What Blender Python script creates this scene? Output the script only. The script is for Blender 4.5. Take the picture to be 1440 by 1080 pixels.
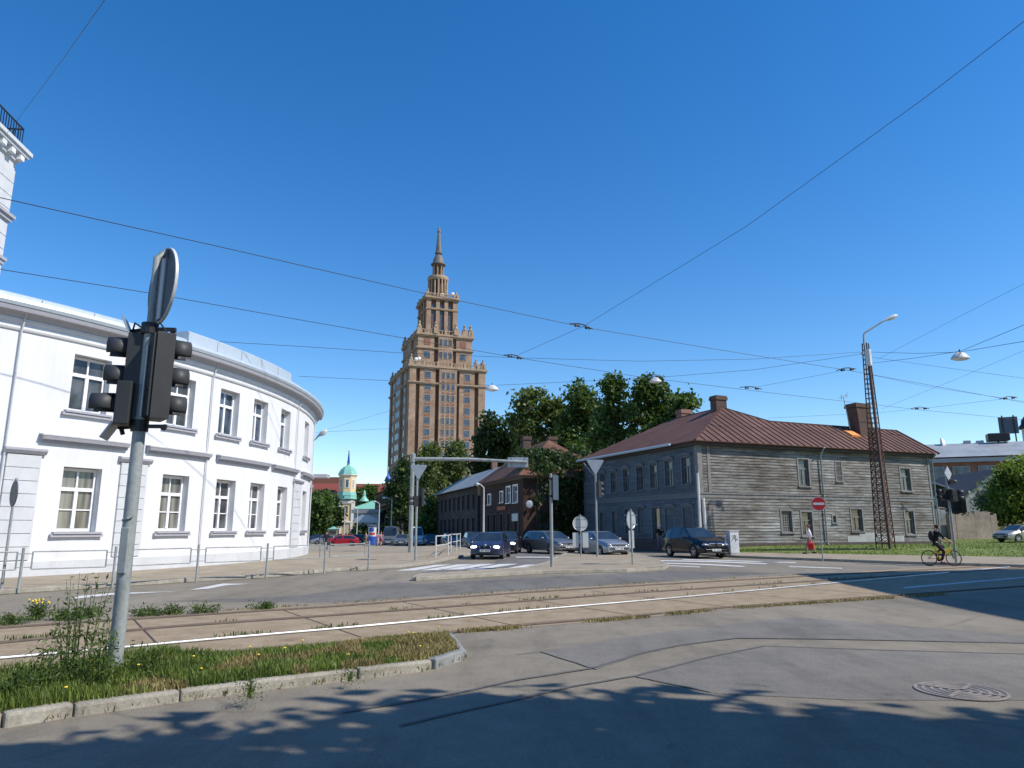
import bpy, bmesh, math, random
from mathutils import Vector, Matrix
R = math.radians
for o in list(bpy.data.objects): bpy.data.objects.remove(o)
S = bpy.context.scene
COL = S.collection
# ---------------------------------------------------------------- camera
FPX = 1000.0; CAM_H = 1.65; PITCH = math.atan(202/1000.0)
cam = bpy.data.cameras.new('camera'); camo = bpy.data.objects.new('camera', cam); COL.objects.link(camo)
cam.sensor_width = 36; cam.lens = 25.0; cam.clip_end = 6000; cam.clip_start = 0.1
camo.location = (0, 0, CAM_H); camo.rotation_euler = (math.pi/2 + PITCH, 0, 0)
S.camera = camo
# ---------------------------------------------------------------- sky and sun
SUN_EL = R(46); SUN_X, SUN_Y = 0.95, -0.31
w = bpy.data.worlds.new('World'); S.world = w; w.use_nodes = True
nt = w.node_tree; nt.nodes.clear()
sky = nt.nodes.new('ShaderNodeTexSky'); sky.sky_type = 'NISHITA'; sky.sun_disc = False
sky.sun_elevation = SUN_EL; sky.sun_rotation = math.atan2(SUN_X, SUN_Y)
sky.altitude = 0; sky.air_density = 1.0; sky.dust_density = 0.1; sky.ozone_density = 2.2
bg = nt.nodes.new('ShaderNodeBackground'); bg.inputs[1].default_value = 0.142
hs = nt.nodes.new('ShaderNodeHueSaturation'); hs.inputs['Saturation'].default_value = 1.38; hs.inputs['Hue'].default_value = 0.505
wo = nt.nodes.new('ShaderNodeOutputWorld')
nt.links.new(sky.outputs[0], hs.inputs['Color']); nt.links.new(hs.outputs[0], bg.inputs[0]); nt.links.new(bg.outputs[0], wo.inputs[0])
sl = bpy.data.lights.new('sun', 'SUN'); sl.energy = 4.2; sl.angle = R(0.5); sl.color = (1.0, 0.94, 0.85)
so = bpy.data.objects.new('sun', sl); COL.objects.link(so)
sd = Vector((SUN_X*math.cos(SUN_EL), SUN_Y*math.cos(SUN_EL), math.sin(SUN_EL)))
so.rotation_euler = sd.to_track_quat('Z', 'Y').to_euler(); so.location = (30, -10, 40)
S.view_settings.view_transform = 'Standard'; S.view_settings.look = 'None'
S.view_settings.exposure = 0.35; S.view_settings.gamma = 1.0
S.render.engine = 'CYCLES'
# ---------------------------------------------------------------- measuring helpers (pixel of the survey photo -> place)
CP, SP = math.cos(PITCH), math.sin(PITCH)
def ray(px, py):
    u = -(py-540)/FPX
    return Vector(((px-720)/FPX, CP-u*SP, SP+u*CP))
def gnd(px, py, z=0.0):
    d = ray(px, py); t = (z-CAM_H)/d.z
    return Vector((d.x*t, d.y*t, z))
def at(px, py, Y):
    d = ray(px, py); t = Y/d.y
    return Vector((d.x*t, Y, CAM_H+d.z*t))
def onplane(px, py, O, N):
    d = ray(px, py); c = Vector((0, 0, CAM_H)); t = (O-c).dot(N)/d.dot(N)
    return c+d*t
class Frame:
    """local frame: x along the front, y inwards, z up"""
    def __init__(s, O, yaw):
        s.O = Vector((O[0], O[1], 0)); s.yaw = yaw
        s.u = Vector((math.cos(yaw), math.sin(yaw), 0)); s.v = Vector((-math.sin(yaw), math.cos(yaw), 0))
    def loc(s, p):
        d = p-s.O; return (d.dot(s.u), d.dot(s.v), d.z)
    def front(s, px, py, y=0.0):
        p = s.loc(onplane(px, py, s.O+s.v*y, s.v)); return p[0], p[2]
    def side(s, px, py, x=0.0):
        p = s.loc(onplane(px, py, s.O+s.u*x, s.u)); return p[1], p[2]
# ---------------------------------------------------------------- object helpers
def tag(o, label=None, cat=None, group=None, kind=None):
    if label: o['label'] = label
    if cat: o['category'] = cat
    if group: o['group'] = group
    if kind: o['kind'] = kind
    return o
def thing(name, label, cat, loc=(0, 0, 0), rz=0.0, group=None):
    o = bpy.data.objects.new(name, None); COL.objects.link(o)
    o.location = loc; o.rotation_euler = (0, 0, rz); o.empty_display_size = .2
    return tag(o, label, cat, group)
class MB:
    def __init__(s): s.v = []; s.f = []; s.mi = []; s.M = None
    def add(s, vs, fs, m=0):
        b = len(s.v)
        if s.M is not None: vs = [tuple(s.M @ Vector(q)) for q in vs]
        s.v.extend([tuple(q) for q in vs])
        for f in fs: s.f.append(tuple(i+b for i in f)); s.mi.append(m)
    def box(s, x0, x1, y0, y1, z0, z1, m=0):
        s.add([(x0,y0,z0),(x1,y0,z0),(x1,y1,z0),(x0,y1,z0),(x0,y0,z1),(x1,y0,z1),(x1,y1,z1),(x0,y1,z1)],
              [(0,3,2,1),(4,5,6,7),(0,1,5,4),(1,2,6,5),(2,3,7,6),(3,0,4,7)], m)
    def poly(s, pts, m=0): s.add(pts, [tuple(range(len(pts)))], m)
    def prism(s, poly, z0, z1, m=0):
        a = sum(poly[i][0]*poly[(i+1)%len(poly)][1]-poly[(i+1)%len(poly)][0]*poly[i][1] for i in range(len(poly)))
        if a < 0: poly = poly[::-1]
        n = len(poly)
        vs = [(p[0],p[1],z0) for p in poly]+[(p[0],p[1],z1) for p in poly]
        s.add(vs, [tuple(range(n-1,-1,-1)), tuple(range(n,2*n))]+[(i,(i+1)%n,n+(i+1)%n,n+i) for i in range(n)], m)
    def tube(s, pts, r, n=8, m=0, caps=True):
        pts = [Vector(p) for p in pts]; k = len(pts)
        rr = r if isinstance(r, (list, tuple)) else [r]*k
        vs = []; up = None
        for i, p in enumerate(pts):
            d = (pts[min(i+1,k-1)]-pts[max(i-1,0)]).normalized()
            if up is None: up = Vector((0,0,1)) if abs(d.z) < .9 else Vector((1,0,0))
            a = d.cross(up).normalized(); b = a.cross(d).normalized(); up = b
            for j in range(n):
                t = 2*math.pi*j/n; vs.append(p+a*(math.cos(t)*rr[i])+b*(math.sin(t)*rr[i]))
        fs = [(i*n+j, i*n+(j+1)%n, (i+1)*n+(j+1)%n, (i+1)*n+j) for i in range(k-1) for j in range(n)]
        if caps: fs += [tuple(range(n-1,-1,-1)), tuple(range((k-1)*n, k*n))]
        s.add(vs, fs, m)
    def lathe(s, prof, n=16, c=(0,0,0), axis='z', m=0, a0=0.0, a1=None, cap=True):
        full = a1 is None; vs = []; k = len(prof)
        cnt = n if full else n+1
        for r_, h in prof:
            for j in range(cnt):
                t = a0+(2*math.pi if full else a1-a0)*j/n
                q = (r_*math.cos(t), r_*math.sin(t), h)
                if axis == 'y': q = (q[0], q[2], q[1])
                if axis == 'x': q = (q[2], q[0], q[1])
                vs.append((q[0]+c[0], q[1]+c[1], q[2]+c[2]))
        fs = []
        for i in range(k-1):
            for j in range(n if full else n):
                j2 = (j+1) % cnt
                f = (i*cnt+j, i*cnt+j2, (i+1)*cnt+j2, (i+1)*cnt+j)
                fs.append(f if axis != 'y' else f[::-1])
        if full and cap:
            if prof[0][0] > 1e-4: fs.append(tuple(range(cnt-1,-1,-1)))
            if prof[-1][0] > 1e-4: fs.append(tuple(range((k-1)*cnt, k*cnt)))
        s.add(vs, fs, m)
    def ball(s, c, r, n=10, m=0):
        rx, ry, rz = r if isinstance(r, (list, tuple)) else (r, r, r)
        k = max(4, n//2+1); vs = []
        for i in range(k+1):
            a = math.pi*i/k
            for j in range(n):
                t = 2*math.pi*j/n
                vs.append((c[0]+rx*math.sin(a)*math.cos(t), c[1]+ry*math.sin(a)*math.sin(t), c[2]-rz*math.cos(a)))
        s.add(vs, [(i*n+j, i*n+(j+1)%n, (i+1)*n+(j+1)%n, (i+1)*n+j) for i in range(k) for j in range(n)], m)
    def bar(s, a, b, w, h=None, m=0):
        """square bar between two points"""
        a = Vector(a); b = Vector(b); h = h or w; d = (b-a).normalized()
        up = Vector((0,0,1)) if abs(d.z) < .95 else Vector((0,1,0))
        x = d.cross(up).normalized()*w/2; y = x.normalized().cross(d).normalized()*h/2
        vs = [a-x-y, a+x-y, a+x+y, a-x+y, b-x-y, b+x-y, b+x+y, b-x+y]
        s.add(vs, [(0,3,2,1),(4,5,6,7),(0,1,5,4),(1,2,6,5),(2,3,7,6),(3,0,4,7)], m)
    def build(s, name, mats, parent=None, smooth=None, bevel=None, kind=None):
        me = bpy.data.meshes.new(name)
        me.from_pydata([tuple(q) for q in s.v], [], s.f)
        if not isinstance(mats, (list, tuple)): mats = [mats]
        for m_ in mats: me.materials.append(m_)
        if len(mats) > 1: me.polygons.foreach_set('material_index', s.mi)
        me.validate()
        bm = bmesh.new(); bm.from_mesh(me)
        bmesh.ops.remove_doubles(bm, verts=bm.verts, dist=1e-5)
        bmesh.ops.dissolve_degenerate(bm, edges=bm.edges, dist=1e-6)
        bmesh.ops.recalc_face_normals(bm, faces=bm.faces)
        bm.to_mesh(me); bm.free()
        if smooth is not None:
            me.polygons.foreach_set('use_smooth', [True]*len(me.polygons))
            me.set_sharp_from_angle(angle=R(smooth))
        o = bpy.data.objects.new(name, me); COL.objects.link(o)
        if parent: o.parent = parent
        if bevel:
            b = o.modifiers.new('bevel', 'BEVEL'); b.width = bevel; b.segments = 2; b.limit_method = 'ANGLE'; b.angle_limit = R(40)
        if kind: o['kind'] = kind
        return o
def copy_tree(o, parent=None):
    c = o.copy(); COL.objects.link(c)
    if parent: c.parent = parent
    for ch in list(o.children): copy_tree(ch, c)
    return c
# ---------------------------------------------------------------- materials
def c4(c): return (c[0], c[1], c[2], 1.0)
class N:
    def __init__(s, name):
        s.m = bpy.data.materials.new(name); s.m.use_nodes = True; s.t = s.m.node_tree; s.t.nodes.clear()
        s.out = s.n('ShaderNodeOutputMaterial'); s.b = s.n('ShaderNodeBsdfPrincipled')
        s.l(s.b.outputs[0], s.out.inputs[0]); s.tc = s.n('ShaderNodeTexCoord')
    def n(s, t, **k):
        q = s.t.nodes.new(t)
        for a, v in k.items(): setattr(q, a, v)
        return q
    def l(s, a, b): s.t.links.new(a, b)
    def coord(s, scale=(1,1,1), obj=True, rot=(0,0,0)):
        mp = s.n('ShaderNodeMapping'); mp.inputs['Scale'].default_value = scale; mp.inputs['Rotation'].default_value = rot
        s.l(s.tc.outputs['Object'], mp.inputs[0]); return mp.outputs[0]
    def noise(s, scale, detail=6, rough=.6, vec=None, dist=0.0):
        q = s.n('ShaderNodeTexNoise'); q.inputs['Scale'].default_value = scale; q.inputs['Detail'].default_value = detail
        q.inputs['Roughness'].default_value = rough; q.inputs['Distortion'].default_value = dist
        s.l(vec if vec is not None else s.tc.outputs['Object'], q.inputs['Vector']); return q.outputs['Fac']
    def ramp(s, fac, stops):
        q = s.n('ShaderNodeValToRGB'); e = q.color_ramp.elements
        while len(e) < len(stops): e.new(0.5)
        for i, (p, c) in enumerate(stops):
            e[i].position = p; e[i].color = c4(c) if isinstance(c, (list, tuple)) else (c, c, c, 1)
        s.l(fac, q.inputs[0]); return q.outputs[0]
    def mix(s, fac, a, b, mode='MIX'):
        q = s.n('ShaderNodeMix', data_type='RGBA', blend_type=mode)
        for i, v in ((0, fac), (6, a), (7, b)):
            if isinstance(v, (int, float)): q.inputs[i].default_value = v
            elif isinstance(v, (list, tuple)): q.inputs[i].default_value = c4(v)
            else: s.l(v, q.inputs[i])
        return q.outputs[2]
    def math(s, op, a, b=0.0):
        q = s.n('ShaderNodeMath', operation=op)
        for i, v in ((0, a), (1, b)):
            if isinstance(v, (int, float)): q.inputs[i].default_value = v
            else: s.l(v, q.inputs[i])
        return q.outputs[0]
    def bump(s, h, strength=.3, dist=.02):
        q = s.n('ShaderNodeBump'); q.inputs['Strength'].default_value = strength; q.inputs['Distance'].default_value = dist
        s.l(h, q.inputs['Height']); s.l(q.outputs[0], s.b.inputs['Normal'])
    def fin(s, col, rough=.7, metal=0.0, spec=.4):
        if isinstance(col, (list, tuple)): s.b.inputs['Base Color'].default_value = c4(col)
        else: s.l(col, s.b.inputs['Base Color'])
        if isinstance(rough, (int, float)): s.b.inputs['Roughness'].default_value = rough
        else: s.l(rough, s.b.inputs['Roughness'])
        s.b.inputs['Metallic'].default_value = metal; s.b.inputs['Specular IOR Level'].default_value = spec
        return s.m
def mul(c, k): return tuple(x*k for x in c)
def plain(name, col, rough=.6, metal=0.0, var=.12, scale=6.0, bump=0.0, spec=.4, stretch=(1,1,1)):
    a = N(name); v = a.coord(stretch)
    f = a.noise(scale, 8, .65, v)
    c = a.ramp(f, [(.28, mul(col, 1-var)), (.5, col), (.74, mul(col, 1+var))])
    if bump: a.bump(a.noise(scale*6, 4, .6, v), bump, .01)
    return a.fin(c, rough, metal, spec)
def mottled(name, stops, scale, rough=.85, bump=.2, bscale=30, stretch=(1,1,1), fine=.25, spec=.3):
    a = N(name); v = a.coord(stretch)
    c = a.ramp(a.noise(scale, 10, .68, v, .3), stops)
    g = a.ramp(a.noise(bscale, 6, .7), [(.3, 1-fine), (.7, 1+fine*.3)])
    c = a.mix(1.0, c, g, 'MULTIPLY')
    if bump: a.bump(a.noise(bscale*1.5, 6, .7), bump, .012)
    return a.fin(c, rough, 0, spec)
def asphalt(name, base, crack=.5, tint=(1, .875, .67)):
    a = N(name)
    c = a.ramp(a.noise(.22, 9, .62, dist=.6), [(.3, mul(tint, base*.8)), (.5, mul(tint, base)), (.7, mul(tint, base*1.22))])
    c = a.mix(1.0, c, a.ramp(a.noise(95, 3, .8), [(.3, .62), (.5, 1.0), (.72, 1.25)]), 'MULTIPLY')
    c = a.mix(1.0, c, a.ramp(a.noise(2.4, 8, .72), [(.32, .84), (.6, 1.05)]), 'MULTIPLY')
    c = a.mix(1.0, c, a.ramp(a.noise(34, 5, .75), [(.34, .8), (.5, 1.0), (.68, 1.17)]), 'MULTIPLY')
    c = a.mix(1.0, c, a.ramp(a.noise(.5, 7, .7, a.coord((2.6, .5, 1), rot=(0, 0, .9))), [(.36, .82), (.52, 1.03)]), 'MULTIPLY')
    c = a.mix(1.0, c, a.ramp(a.noise(1.1, 3, .5), [(.24, .55), (.3, 1.0)]), 'MULTIPLY')
    if crack:
        vo = a.n('ShaderNodeTexVoronoi', feature='DISTANCE_TO_EDGE'); vo.inputs['Scale'].default_value = .34
        nn = a.n('ShaderNodeTexNoise'); nn.inputs['Scale'].default_value = 1.3; nn.inputs['Detail'].default_value = 6
        a.l(a.tc.outputs['Object'], nn.inputs['Vector'])
        mx = a.n('ShaderNodeMix', data_type='RGBA'); mx.inputs[0].default_value = .35
        a.l(a.tc.outputs['Object'], mx.inputs[6]); a.l(nn.outputs['Color'], mx.inputs[7]); a.l(mx.outputs[2], vo.inputs['Vector'])
        lines = a.ramp(vo.outputs['Distance'], [(0.0, 1.0), (.006, .8), (.013, 0.0)])
        lines = a.mix(1.0, lines, a.ramp(a.noise(.35, 4), [(.5, 0.0), (.62, 1.0)]), 'MULTIPLY')
        c = a.mix(a.math('MULTIPLY', lines, crack), c, mul(tint, base*.35))
    a.bump(a.noise(140, 3, .7), .35, .006)
    return a.fin(c, .82, 0, .35)
def brickmat(name, c1, c2, mortar, sx=.25, sz=.075, wear=.4, msize=.012):
    a = N(name); sep = a.n('ShaderNodeSeparateXYZ'); a.l(a.tc.outputs['Object'], sep.inputs[0])
    cmb = a.n('ShaderNodeCombineXYZ'); a.l(a.math('ADD', sep.outputs[0], sep.outputs[1]), cmb.inputs[0]); a.l(sep.outputs[2], cmb.inputs[1])
    b = a.n('ShaderNodeTexBrick'); a.l(cmb.outputs[0], b.inputs['Vector'])
    b.inputs['Scale'].default_value = 1; b.inputs['Brick Width'].default_value = sx; b.inputs['Row Height'].default_value = sz
    b.inputs['Mortar Size'].default_value = msize; b.inputs['Color1'].default_value = c4(c1); b.inputs['Color2'].default_value = c4(c2); b.inputs['Mortar'].default_value = c4(mortar)
    c = a.mix(1.0, b.outputs[0], a.ramp(a.noise(.6, 8, .7), [(.3, 1-wear), (.65, 1.1)]), 'MULTIPLY')
    a.bump(b.outputs['Fac'], -.3, .01)
    return a.fin(c, .9, 0, .2)
def planks(name, stops, pitch, var=.35, bump=.6):
    """horizontal weathered boards with peeling paint"""
    a = N(name); sep = a.n('ShaderNodeSeparateXYZ'); a.l(a.tc.outputs['Object'], sep.inputs[0])
    zr = a.math('DIVIDE', sep.outputs[2], pitch); fr = a.math('FRACT', zr); fl = a.math('FLOOR', zr)
    hx = a.math('ADD', sep.outputs[0], sep.outputs[1])
    cb = a.n('ShaderNodeCombineXYZ'); a.l(a.math('MULTIPLY', hx, .55), cb.inputs[0]); a.l(a.math('MULTIPLY', zr, .9), cb.inputs[1]); a.l(a.math('MULTIPLY', fl, 3.17), cb.inputs[2])
    f = a.noise(1.6, 9, .72, cb.outputs[0])
    big = a.noise(.28, 5, .6)
    f = a.math('ADD', a.math('MULTIPLY', f, .65), a.math('MULTIPLY', big, .35))
    c = a.ramp(f, stops)
    cb2 = a.n('ShaderNodeCombineXYZ'); a.l(a.math('MULTIPLY', hx, .3), cb2.inputs[0]); a.l(a.math('MULTIPLY', fl, 7.3), cb2.inputs[1])
    c = a.mix(1.0, c, a.ramp(a.noise(1.0, 2, .5, cb2.outputs[0]), [(.3, 1-var), (.7, 1+var*.5)]), 'MULTIPLY')
    gap = a.ramp(fr, [(0.0, .5), (.07, 1.0), (.95, 1.0), (1.0, .55)])
    c = a.mix(1.0, c, gap, 'MULTIPLY')
    a.bump(gap, bump, .03)
    return a.fin(c, .88, 0, .2)
def foliage(name, dark, mid, light, scale=.5, trans=.35):
    a = N(name)
    c = a.ramp(a.noise(scale, 4, .6), [(.3, dark), (.52, mid), (.72, light)])
    g = a.n('ShaderNodeNewGeometry')
    c = a.mix(1.0, c, a.ramp(g.outputs['Random Per Island'], [(0, .55), (1, 1.45)]), 'MULTIPLY')
    a.fin(c, .55, 0, .35)
    tr = a.n('ShaderNodeBsdfTranslucent'); a.l(a.mix(1.0, c, (1.15, 1.25, .55), 'MULTIPLY'), tr.inputs[0])
    ms = a.n('ShaderNodeMixShader'); ms.inputs[0].default_value = trans
    a.l(a.b.outputs[0], ms.inputs[1]); a.l(tr.outputs[0], ms.inputs[2]); a.l(ms.outputs[0], a.out.inputs[0])
    return a.m
def glassy(name, col, rough=.06, var=.5, scale=1.5, spec=.6, st=(1,1,1)):
    a = N(name)
    c = a.ramp(a.noise(scale, 3, .5, a.coord(st)), [(.35, mul(col, 1-var)), (.65, mul(col, 1+var))])
    return a.fin(c, rough, 0, spec)
def glow(name, col, strength):
    a = N(name); a.fin(col, .3); a.b.inputs['Emission Color'].default_value = c4(col); a.b.inputs['Emission Strength'].default_value = strength
    return a.m
def carpaint(name, col, metal=.25, rough=.28):
    a = N(name)
    c = a.mix(1.0, col, a.ramp(a.noise(3, 6, .7), [(.3, .9), (.7, 1.06)]), 'MULTIPLY')
    a.fin(c, rough, metal, .5); a.b.inputs['Coat Weight'].default_value = .35; a.b.inputs['Coat Roughness'].default_value = .08
    return a.m
M = {}
M['asphalt'] = asphalt('old asphalt', .215, .45)
M['asphalt_dark'] = asphalt('newer asphalt', .18, .2, (1, .93, .81))
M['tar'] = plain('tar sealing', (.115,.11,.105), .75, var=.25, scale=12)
M['asphalt_far'] = asphalt('smooth asphalt', .15, .35, (1, .93, .82))
M['dust'] = mottled('dusty ground', [(.3, (.07,.08,.04)), (.5, (.11,.1,.07)), (.7, (.15,.13,.1))], .5)
M['paving'] = mottled('dusty paving', [(.3, (.24,.195,.135)), (.5, (.33,.275,.2)), (.72, (.4,.345,.26))], .8, fine=.3)
M['bed'] = mottled('tram concrete', [(.26, (.2,.145,.09)), (.42, (.31,.235,.15)), (.58, (.37,.29,.195)), (.76, (.43,.35,.25))], 2.2, fine=.4, bump=.4)
M['kerb'] = mottled('kerb stone', [(.3, (.26,.235,.19)), (.5, (.36,.33,.27)), (.7, (.45,.42,.35))], 3, fine=.35, bump=.4)
M['kerb_dark'] = mottled('grey kerb', [(.3, (.2,.21,.21)), (.6, (.3,.32,.32))], 4, fine=.3)
M['mark'] = mottled('road paint', [(.3, (.35,.35,.34)), (.45, (.62,.62,.6)), (.7, (.72,.72,.7))], 5, fine=.4)
M['soil'] = mottled('soil', [(.3, (.06,.05,.03)), (.55, (.12,.1,.06)), (.75, (.2,.17,.1))], 3)
M['turf'] = mottled('turf', [(.28, (.1,.14,.03)), (.5, (.16,.21,.045)), (.72, (.25,.25,.08))], 1.2, fine=.5, bump=.5, bscale=14)
def oldwhite(name, base):
    a = N(name); c = a.ramp(a.noise(.5, 10, .7), [(.25, mul(base, .92)), (.5, base), (.75, mul(base, 1.03))])
    c = a.mix(1.0, c, a.ramp(a.noise(1.1, 8, .7, a.coord((2.2, 2.2, .12))), [(.3, .91), (.55, 1.0)]), 'MULTIPLY')
    sp = a.n('ShaderNodeSeparateXYZ'); a.l(a.tc.outputs['Object'], sp.inputs[0])
    g = a.math('ADD', sp.outputs[2], a.math('MULTIPLY', a.noise(.9, 6, .7), 1.6))
    c = a.mix(1.0, c, a.ramp(a.math('DIVIDE', g, 3.0), [(.2, (.72,.69,.63)), (.3, (.86,.84,.81)), (.55, (1,1,1))]), 'MULTIPLY')
    a.bump(a.noise(20, 6, .7), .08, .012); return a.fin(c, .85, 0, .25)
M['white'] = oldwhite('white render', (.7,.7,.7))
M['offwhite'] = mottled('grey white render', [(.25, (.5,.51,.52)), (.5, (.57,.58,.59)), (.7, (.62,.63,.64))], 1.5, fine=.08, bump=.1)
M['trim'] = plain('grey trim', (.37,.37,.4), .7, var=.08)  # grey darkened to hold the shade under cornice, courses and sills
M['kerbrail'] = plain('worn steel', (.5,.47,.42), .5, .6, var=.2)
M['zinc'] = plain('light sheet metal', (.5,.56,.6), .45, .25, var=.07)
M['frame'] = plain('white window frame', (.8,.8,.8), .4, var=.03)
M['pane'] = glassy('window pane', (.075,.08,.08), .07)
M['pane_sky'] = glassy('bluish pane', (.06,.085,.12), .05)
M['curtain_pane'] = glassy('curtained pane', (.17,.168,.15), .08, .5, 5, .6, (1,1,.06))
M['dark'] = plain('black plastic', (.018,.018,.02), .45, var=.2)
M['signal'] = plain('signal housing', (.03,.032,.033), .5, var=.25, scale=4)
M['visor'] = plain('visor', (.045,.047,.05), .55, var=.15)
M['galv'] = mottled('galvanised steel', [(.3, (.2,.22,.22)), (.5, (.3,.325,.32)), (.7, (.4,.42,.41))], 3.2, .5, .1, 22, (1,1,.5), .25, .5)
M['signback'] = plain('sign back', (.36,.4,.43), .45, .3, var=.1)
M['signback_dark'] = plain('blue grey sign back', (.06,.085,.11), .5, 0, var=.2)
M['sign_white'] = plain('white sign', (.75,.75,.73), .4, var=.04)
M['sign_red'] = plain('red sign', (.62,.03,.035), .4, var=.06)
M['rust'] = mottled('rusty steel', [(.3, (.045,.025,.018)), (.5, (.085,.045,.03)), (.7, (.13,.075,.05))], 3, .75)
M['rail'] = plain('worn rail', (.13,.1,.08), .75, 0, var=.25, spec=.2)
M['rail_shiny'] = plain('polished rail', (.42,.42,.42), .5, 1.0, var=.3, scale=1.5)
M['groove'] = plain('rail groove', (.055,.045,.035), .9, var=.4)
M['wire'] = plain('wire', (.03,.03,.035), .5, .3, var=.1)
M['insul'] = plain('insulator', (.05,.045,.04), .5, var=.1)
M['lampshell'] = plain('lamp shell', (.55,.56,.55), .45, var=.08)
M['lampglass'] = plain('lamp glass', (.8,.8,.78), .25, var=.05)
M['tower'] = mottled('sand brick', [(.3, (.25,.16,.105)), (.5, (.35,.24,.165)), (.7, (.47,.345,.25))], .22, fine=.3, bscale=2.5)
M['tower_shade'] = mottled('shaded sand brick', [(.3, (.11,.06,.04)), (.5, (.17,.095,.06)), (.7, (.23,.135,.09))], .3, fine=.3, bscale=2)  # shade of the slots behind piers and columns is put into this colour
M['tower_trim'] = mottled('light stone', [(.3, (.29,.205,.135)), (.5, (.38,.28,.19)), (.7, (.47,.36,.26))], .5, fine=.2, bscale=2)
M['spire'] = mottled('weathered spire metal', [(.3, (.12,.1,.095)), (.6, (.22,.19,.18))], .5, .6)
M['redpanel'] = plain('red brick panel', (.24,.11,.075), .85, var=.2)
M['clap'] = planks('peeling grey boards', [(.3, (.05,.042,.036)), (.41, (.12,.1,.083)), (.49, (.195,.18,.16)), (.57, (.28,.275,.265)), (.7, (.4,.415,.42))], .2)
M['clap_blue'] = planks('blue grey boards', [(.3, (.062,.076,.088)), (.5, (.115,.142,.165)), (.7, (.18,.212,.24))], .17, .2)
M['clap_brown'] = planks('dark brown boards', [(.3, (.035,.02,.015)), (.5, (.07,.04,.03)), (.7, (.1,.06,.045))], .2, .25)
M['clap_dark'] = planks('dark grey boards', [(.3, (.04,.035,.032)), (.5, (.075,.065,.058)), (.7, (.11,.1,.09))], .2, .25)
M['trimwood'] = plain('grey wood trim', (.2,.19,.18), .8, var=.3, scale=3, bump=.2)
M['trimwood_blue'] = plain('bluish wood trim', (.13,.15,.165), .75, var=.2, scale=3)
M['trimwood_dark'] = plain('dark wood trim', (.07,.055,.05), .8, var=.3)
M['roofbrown'] = mottled('rust brown roof sheet', [(.28, (.085,.043,.032)), (.5, (.13,.064,.047)), (.72, (.185,.098,.072))], .45, .6, .1, 10, fine=.2)
M['roofseam'] = plain('roof seam', (.09,.04,.03), .7, var=.2)
M['rooforange'] = mottled('clay tile roof', [(.28, (.085,.045,.03)), (.5, (.15,.072,.046)), (.72, (.24,.115,.07))], .6, .85)
M['roofgrey'] = mottled('grey roof sheet', [(.3, (.22,.24,.25)), (.5, (.3,.325,.34)), (.7, (.37,.395,.41))], .4, .55, .1, 6, fine=.15)
M['roofred'] = plain('red roof', (.21,.055,.042), .7, var=.12, scale=1)
M['plaster'] = mottled('cement patch', [(.3, (.3,.3,.28)), (.6, (.42,.42,.4))], 2)
M['brick'] = brickmat('red brick', (.27,.1,.065), (.2,.07,.05), (.3,.26,.22))
M['brick_dark'] = brickmat('sooty brick', (.14,.075,.055), (.1,.055,.045), (.14,.12,.1))
M['brick_ruin'] = brickmat('ruined brick', (.5,.36,.26), (.43,.28,.19), (.5,.44,.36), wear=.45)
M['roofdark'] = plain('dark old roof', (.07,.07,.075), .8, var=.25, scale=2)
M['skylight'] = plain('orange hatch', (.75,.3,.09), .5, var=.08)
M['pvc'] = plain('light pipe', (.62,.62,.6), .4, var=.06)
M['churchyellow'] = plain('church yellow', (.68,.5,.27), .85, var=.1, scale=1)
M['churchwhite'] = plain('church white', (.75,.7,.6), .85, var=.06)
M['green'] = plain('green dome', (.2,.45,.37), .45, var=.15, scale=1)
M['blue'] = plain('blue spire', (.03,.09,.38), .45, var=.1)
M['beige'] = plain('beige wall', (.45,.36,.24), .9, var=.1, scale=1)
M['pinkbrick'] = brickmat('pink brick', (.33,.15,.1), (.27,.12,.085), (.33,.25,.2), .6, .2)
M['bark'] = mottled('bark', [(.3, (.045,.035,.025)), (.6, (.1,.08,.06))], 4, .95, .5, 25, (1,1,.25))
M['birchbark'] = mottled('birch bark', [(.4, (.08,.075,.065)), (.5, (.4,.39,.36)), (.7, (.55,.54,.5))], 3, .85, .2, 15, (1,1,2.5))
M['leaf'] = foliage('leaves', (.035,.065,.016), (.085,.14,.032), (.16,.22,.058))
M['leaf_birch'] = foliage('birch leaves', (.06,.09,.026), (.12,.16,.046), (.19,.235,.075))
M['leaf_dark'] = foliage('dark leaves', (.02,.04,.012), (.045,.078,.021), (.085,.13,.036))
M['leaf_light'] = foliage('light leaves', (.08,.115,.018), (.15,.2,.032), (.23,.28,.06))
M['leaf_silver'] = foliage('silver leaves', (.12,.14,.08), (.22,.24,.16), (.34,.35,.26))
M['grass'] = foliage('grass blades', (.08,.12,.02), (.15,.205,.04), (.24,.25,.075), 1.2, .3)
M['weed'] = foliage('weed leaves', (.04,.07,.015), (.075,.12,.025), (.12,.16,.04), 2, .3)
M['dry'] = foliage('dry grass', (.16,.13,.05), (.25,.2,.08), (.34,.29,.13), 2, .25)
M['yellow'] = plain('yellow petals', (.85,.6,.03), .6, var=.1)
M['rubber'] = plain('rubber', (.02,.02,.02), .85, var=.2)
M['rim'] = plain('alloy', (.5,.5,.52), .3, .8, var=.08)
M['chrome'] = plain('chrome', (.75,.75,.77), .15, 1, var=.04)
M['carglass'] = glassy('car glass', (.022,.032,.042), .04, .3, 1, .8)
M['headlamp'] = plain('headlamp glass', (.36,.38,.4), .12, .5, var=.35, scale=9, spec=.8)
M['headlit'] = glow('lit headlamp', (1, .97, .9), 5.0)
M['plate'] = plain('number plate', (.7,.7,.68), .5, var=.05)
M['ink'] = plain('black ink', (.02,.02,.025), .6, var=.1)
M['tail'] = plain('tail lamp', (.4,.02,.02), .25, var=.1)
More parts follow.
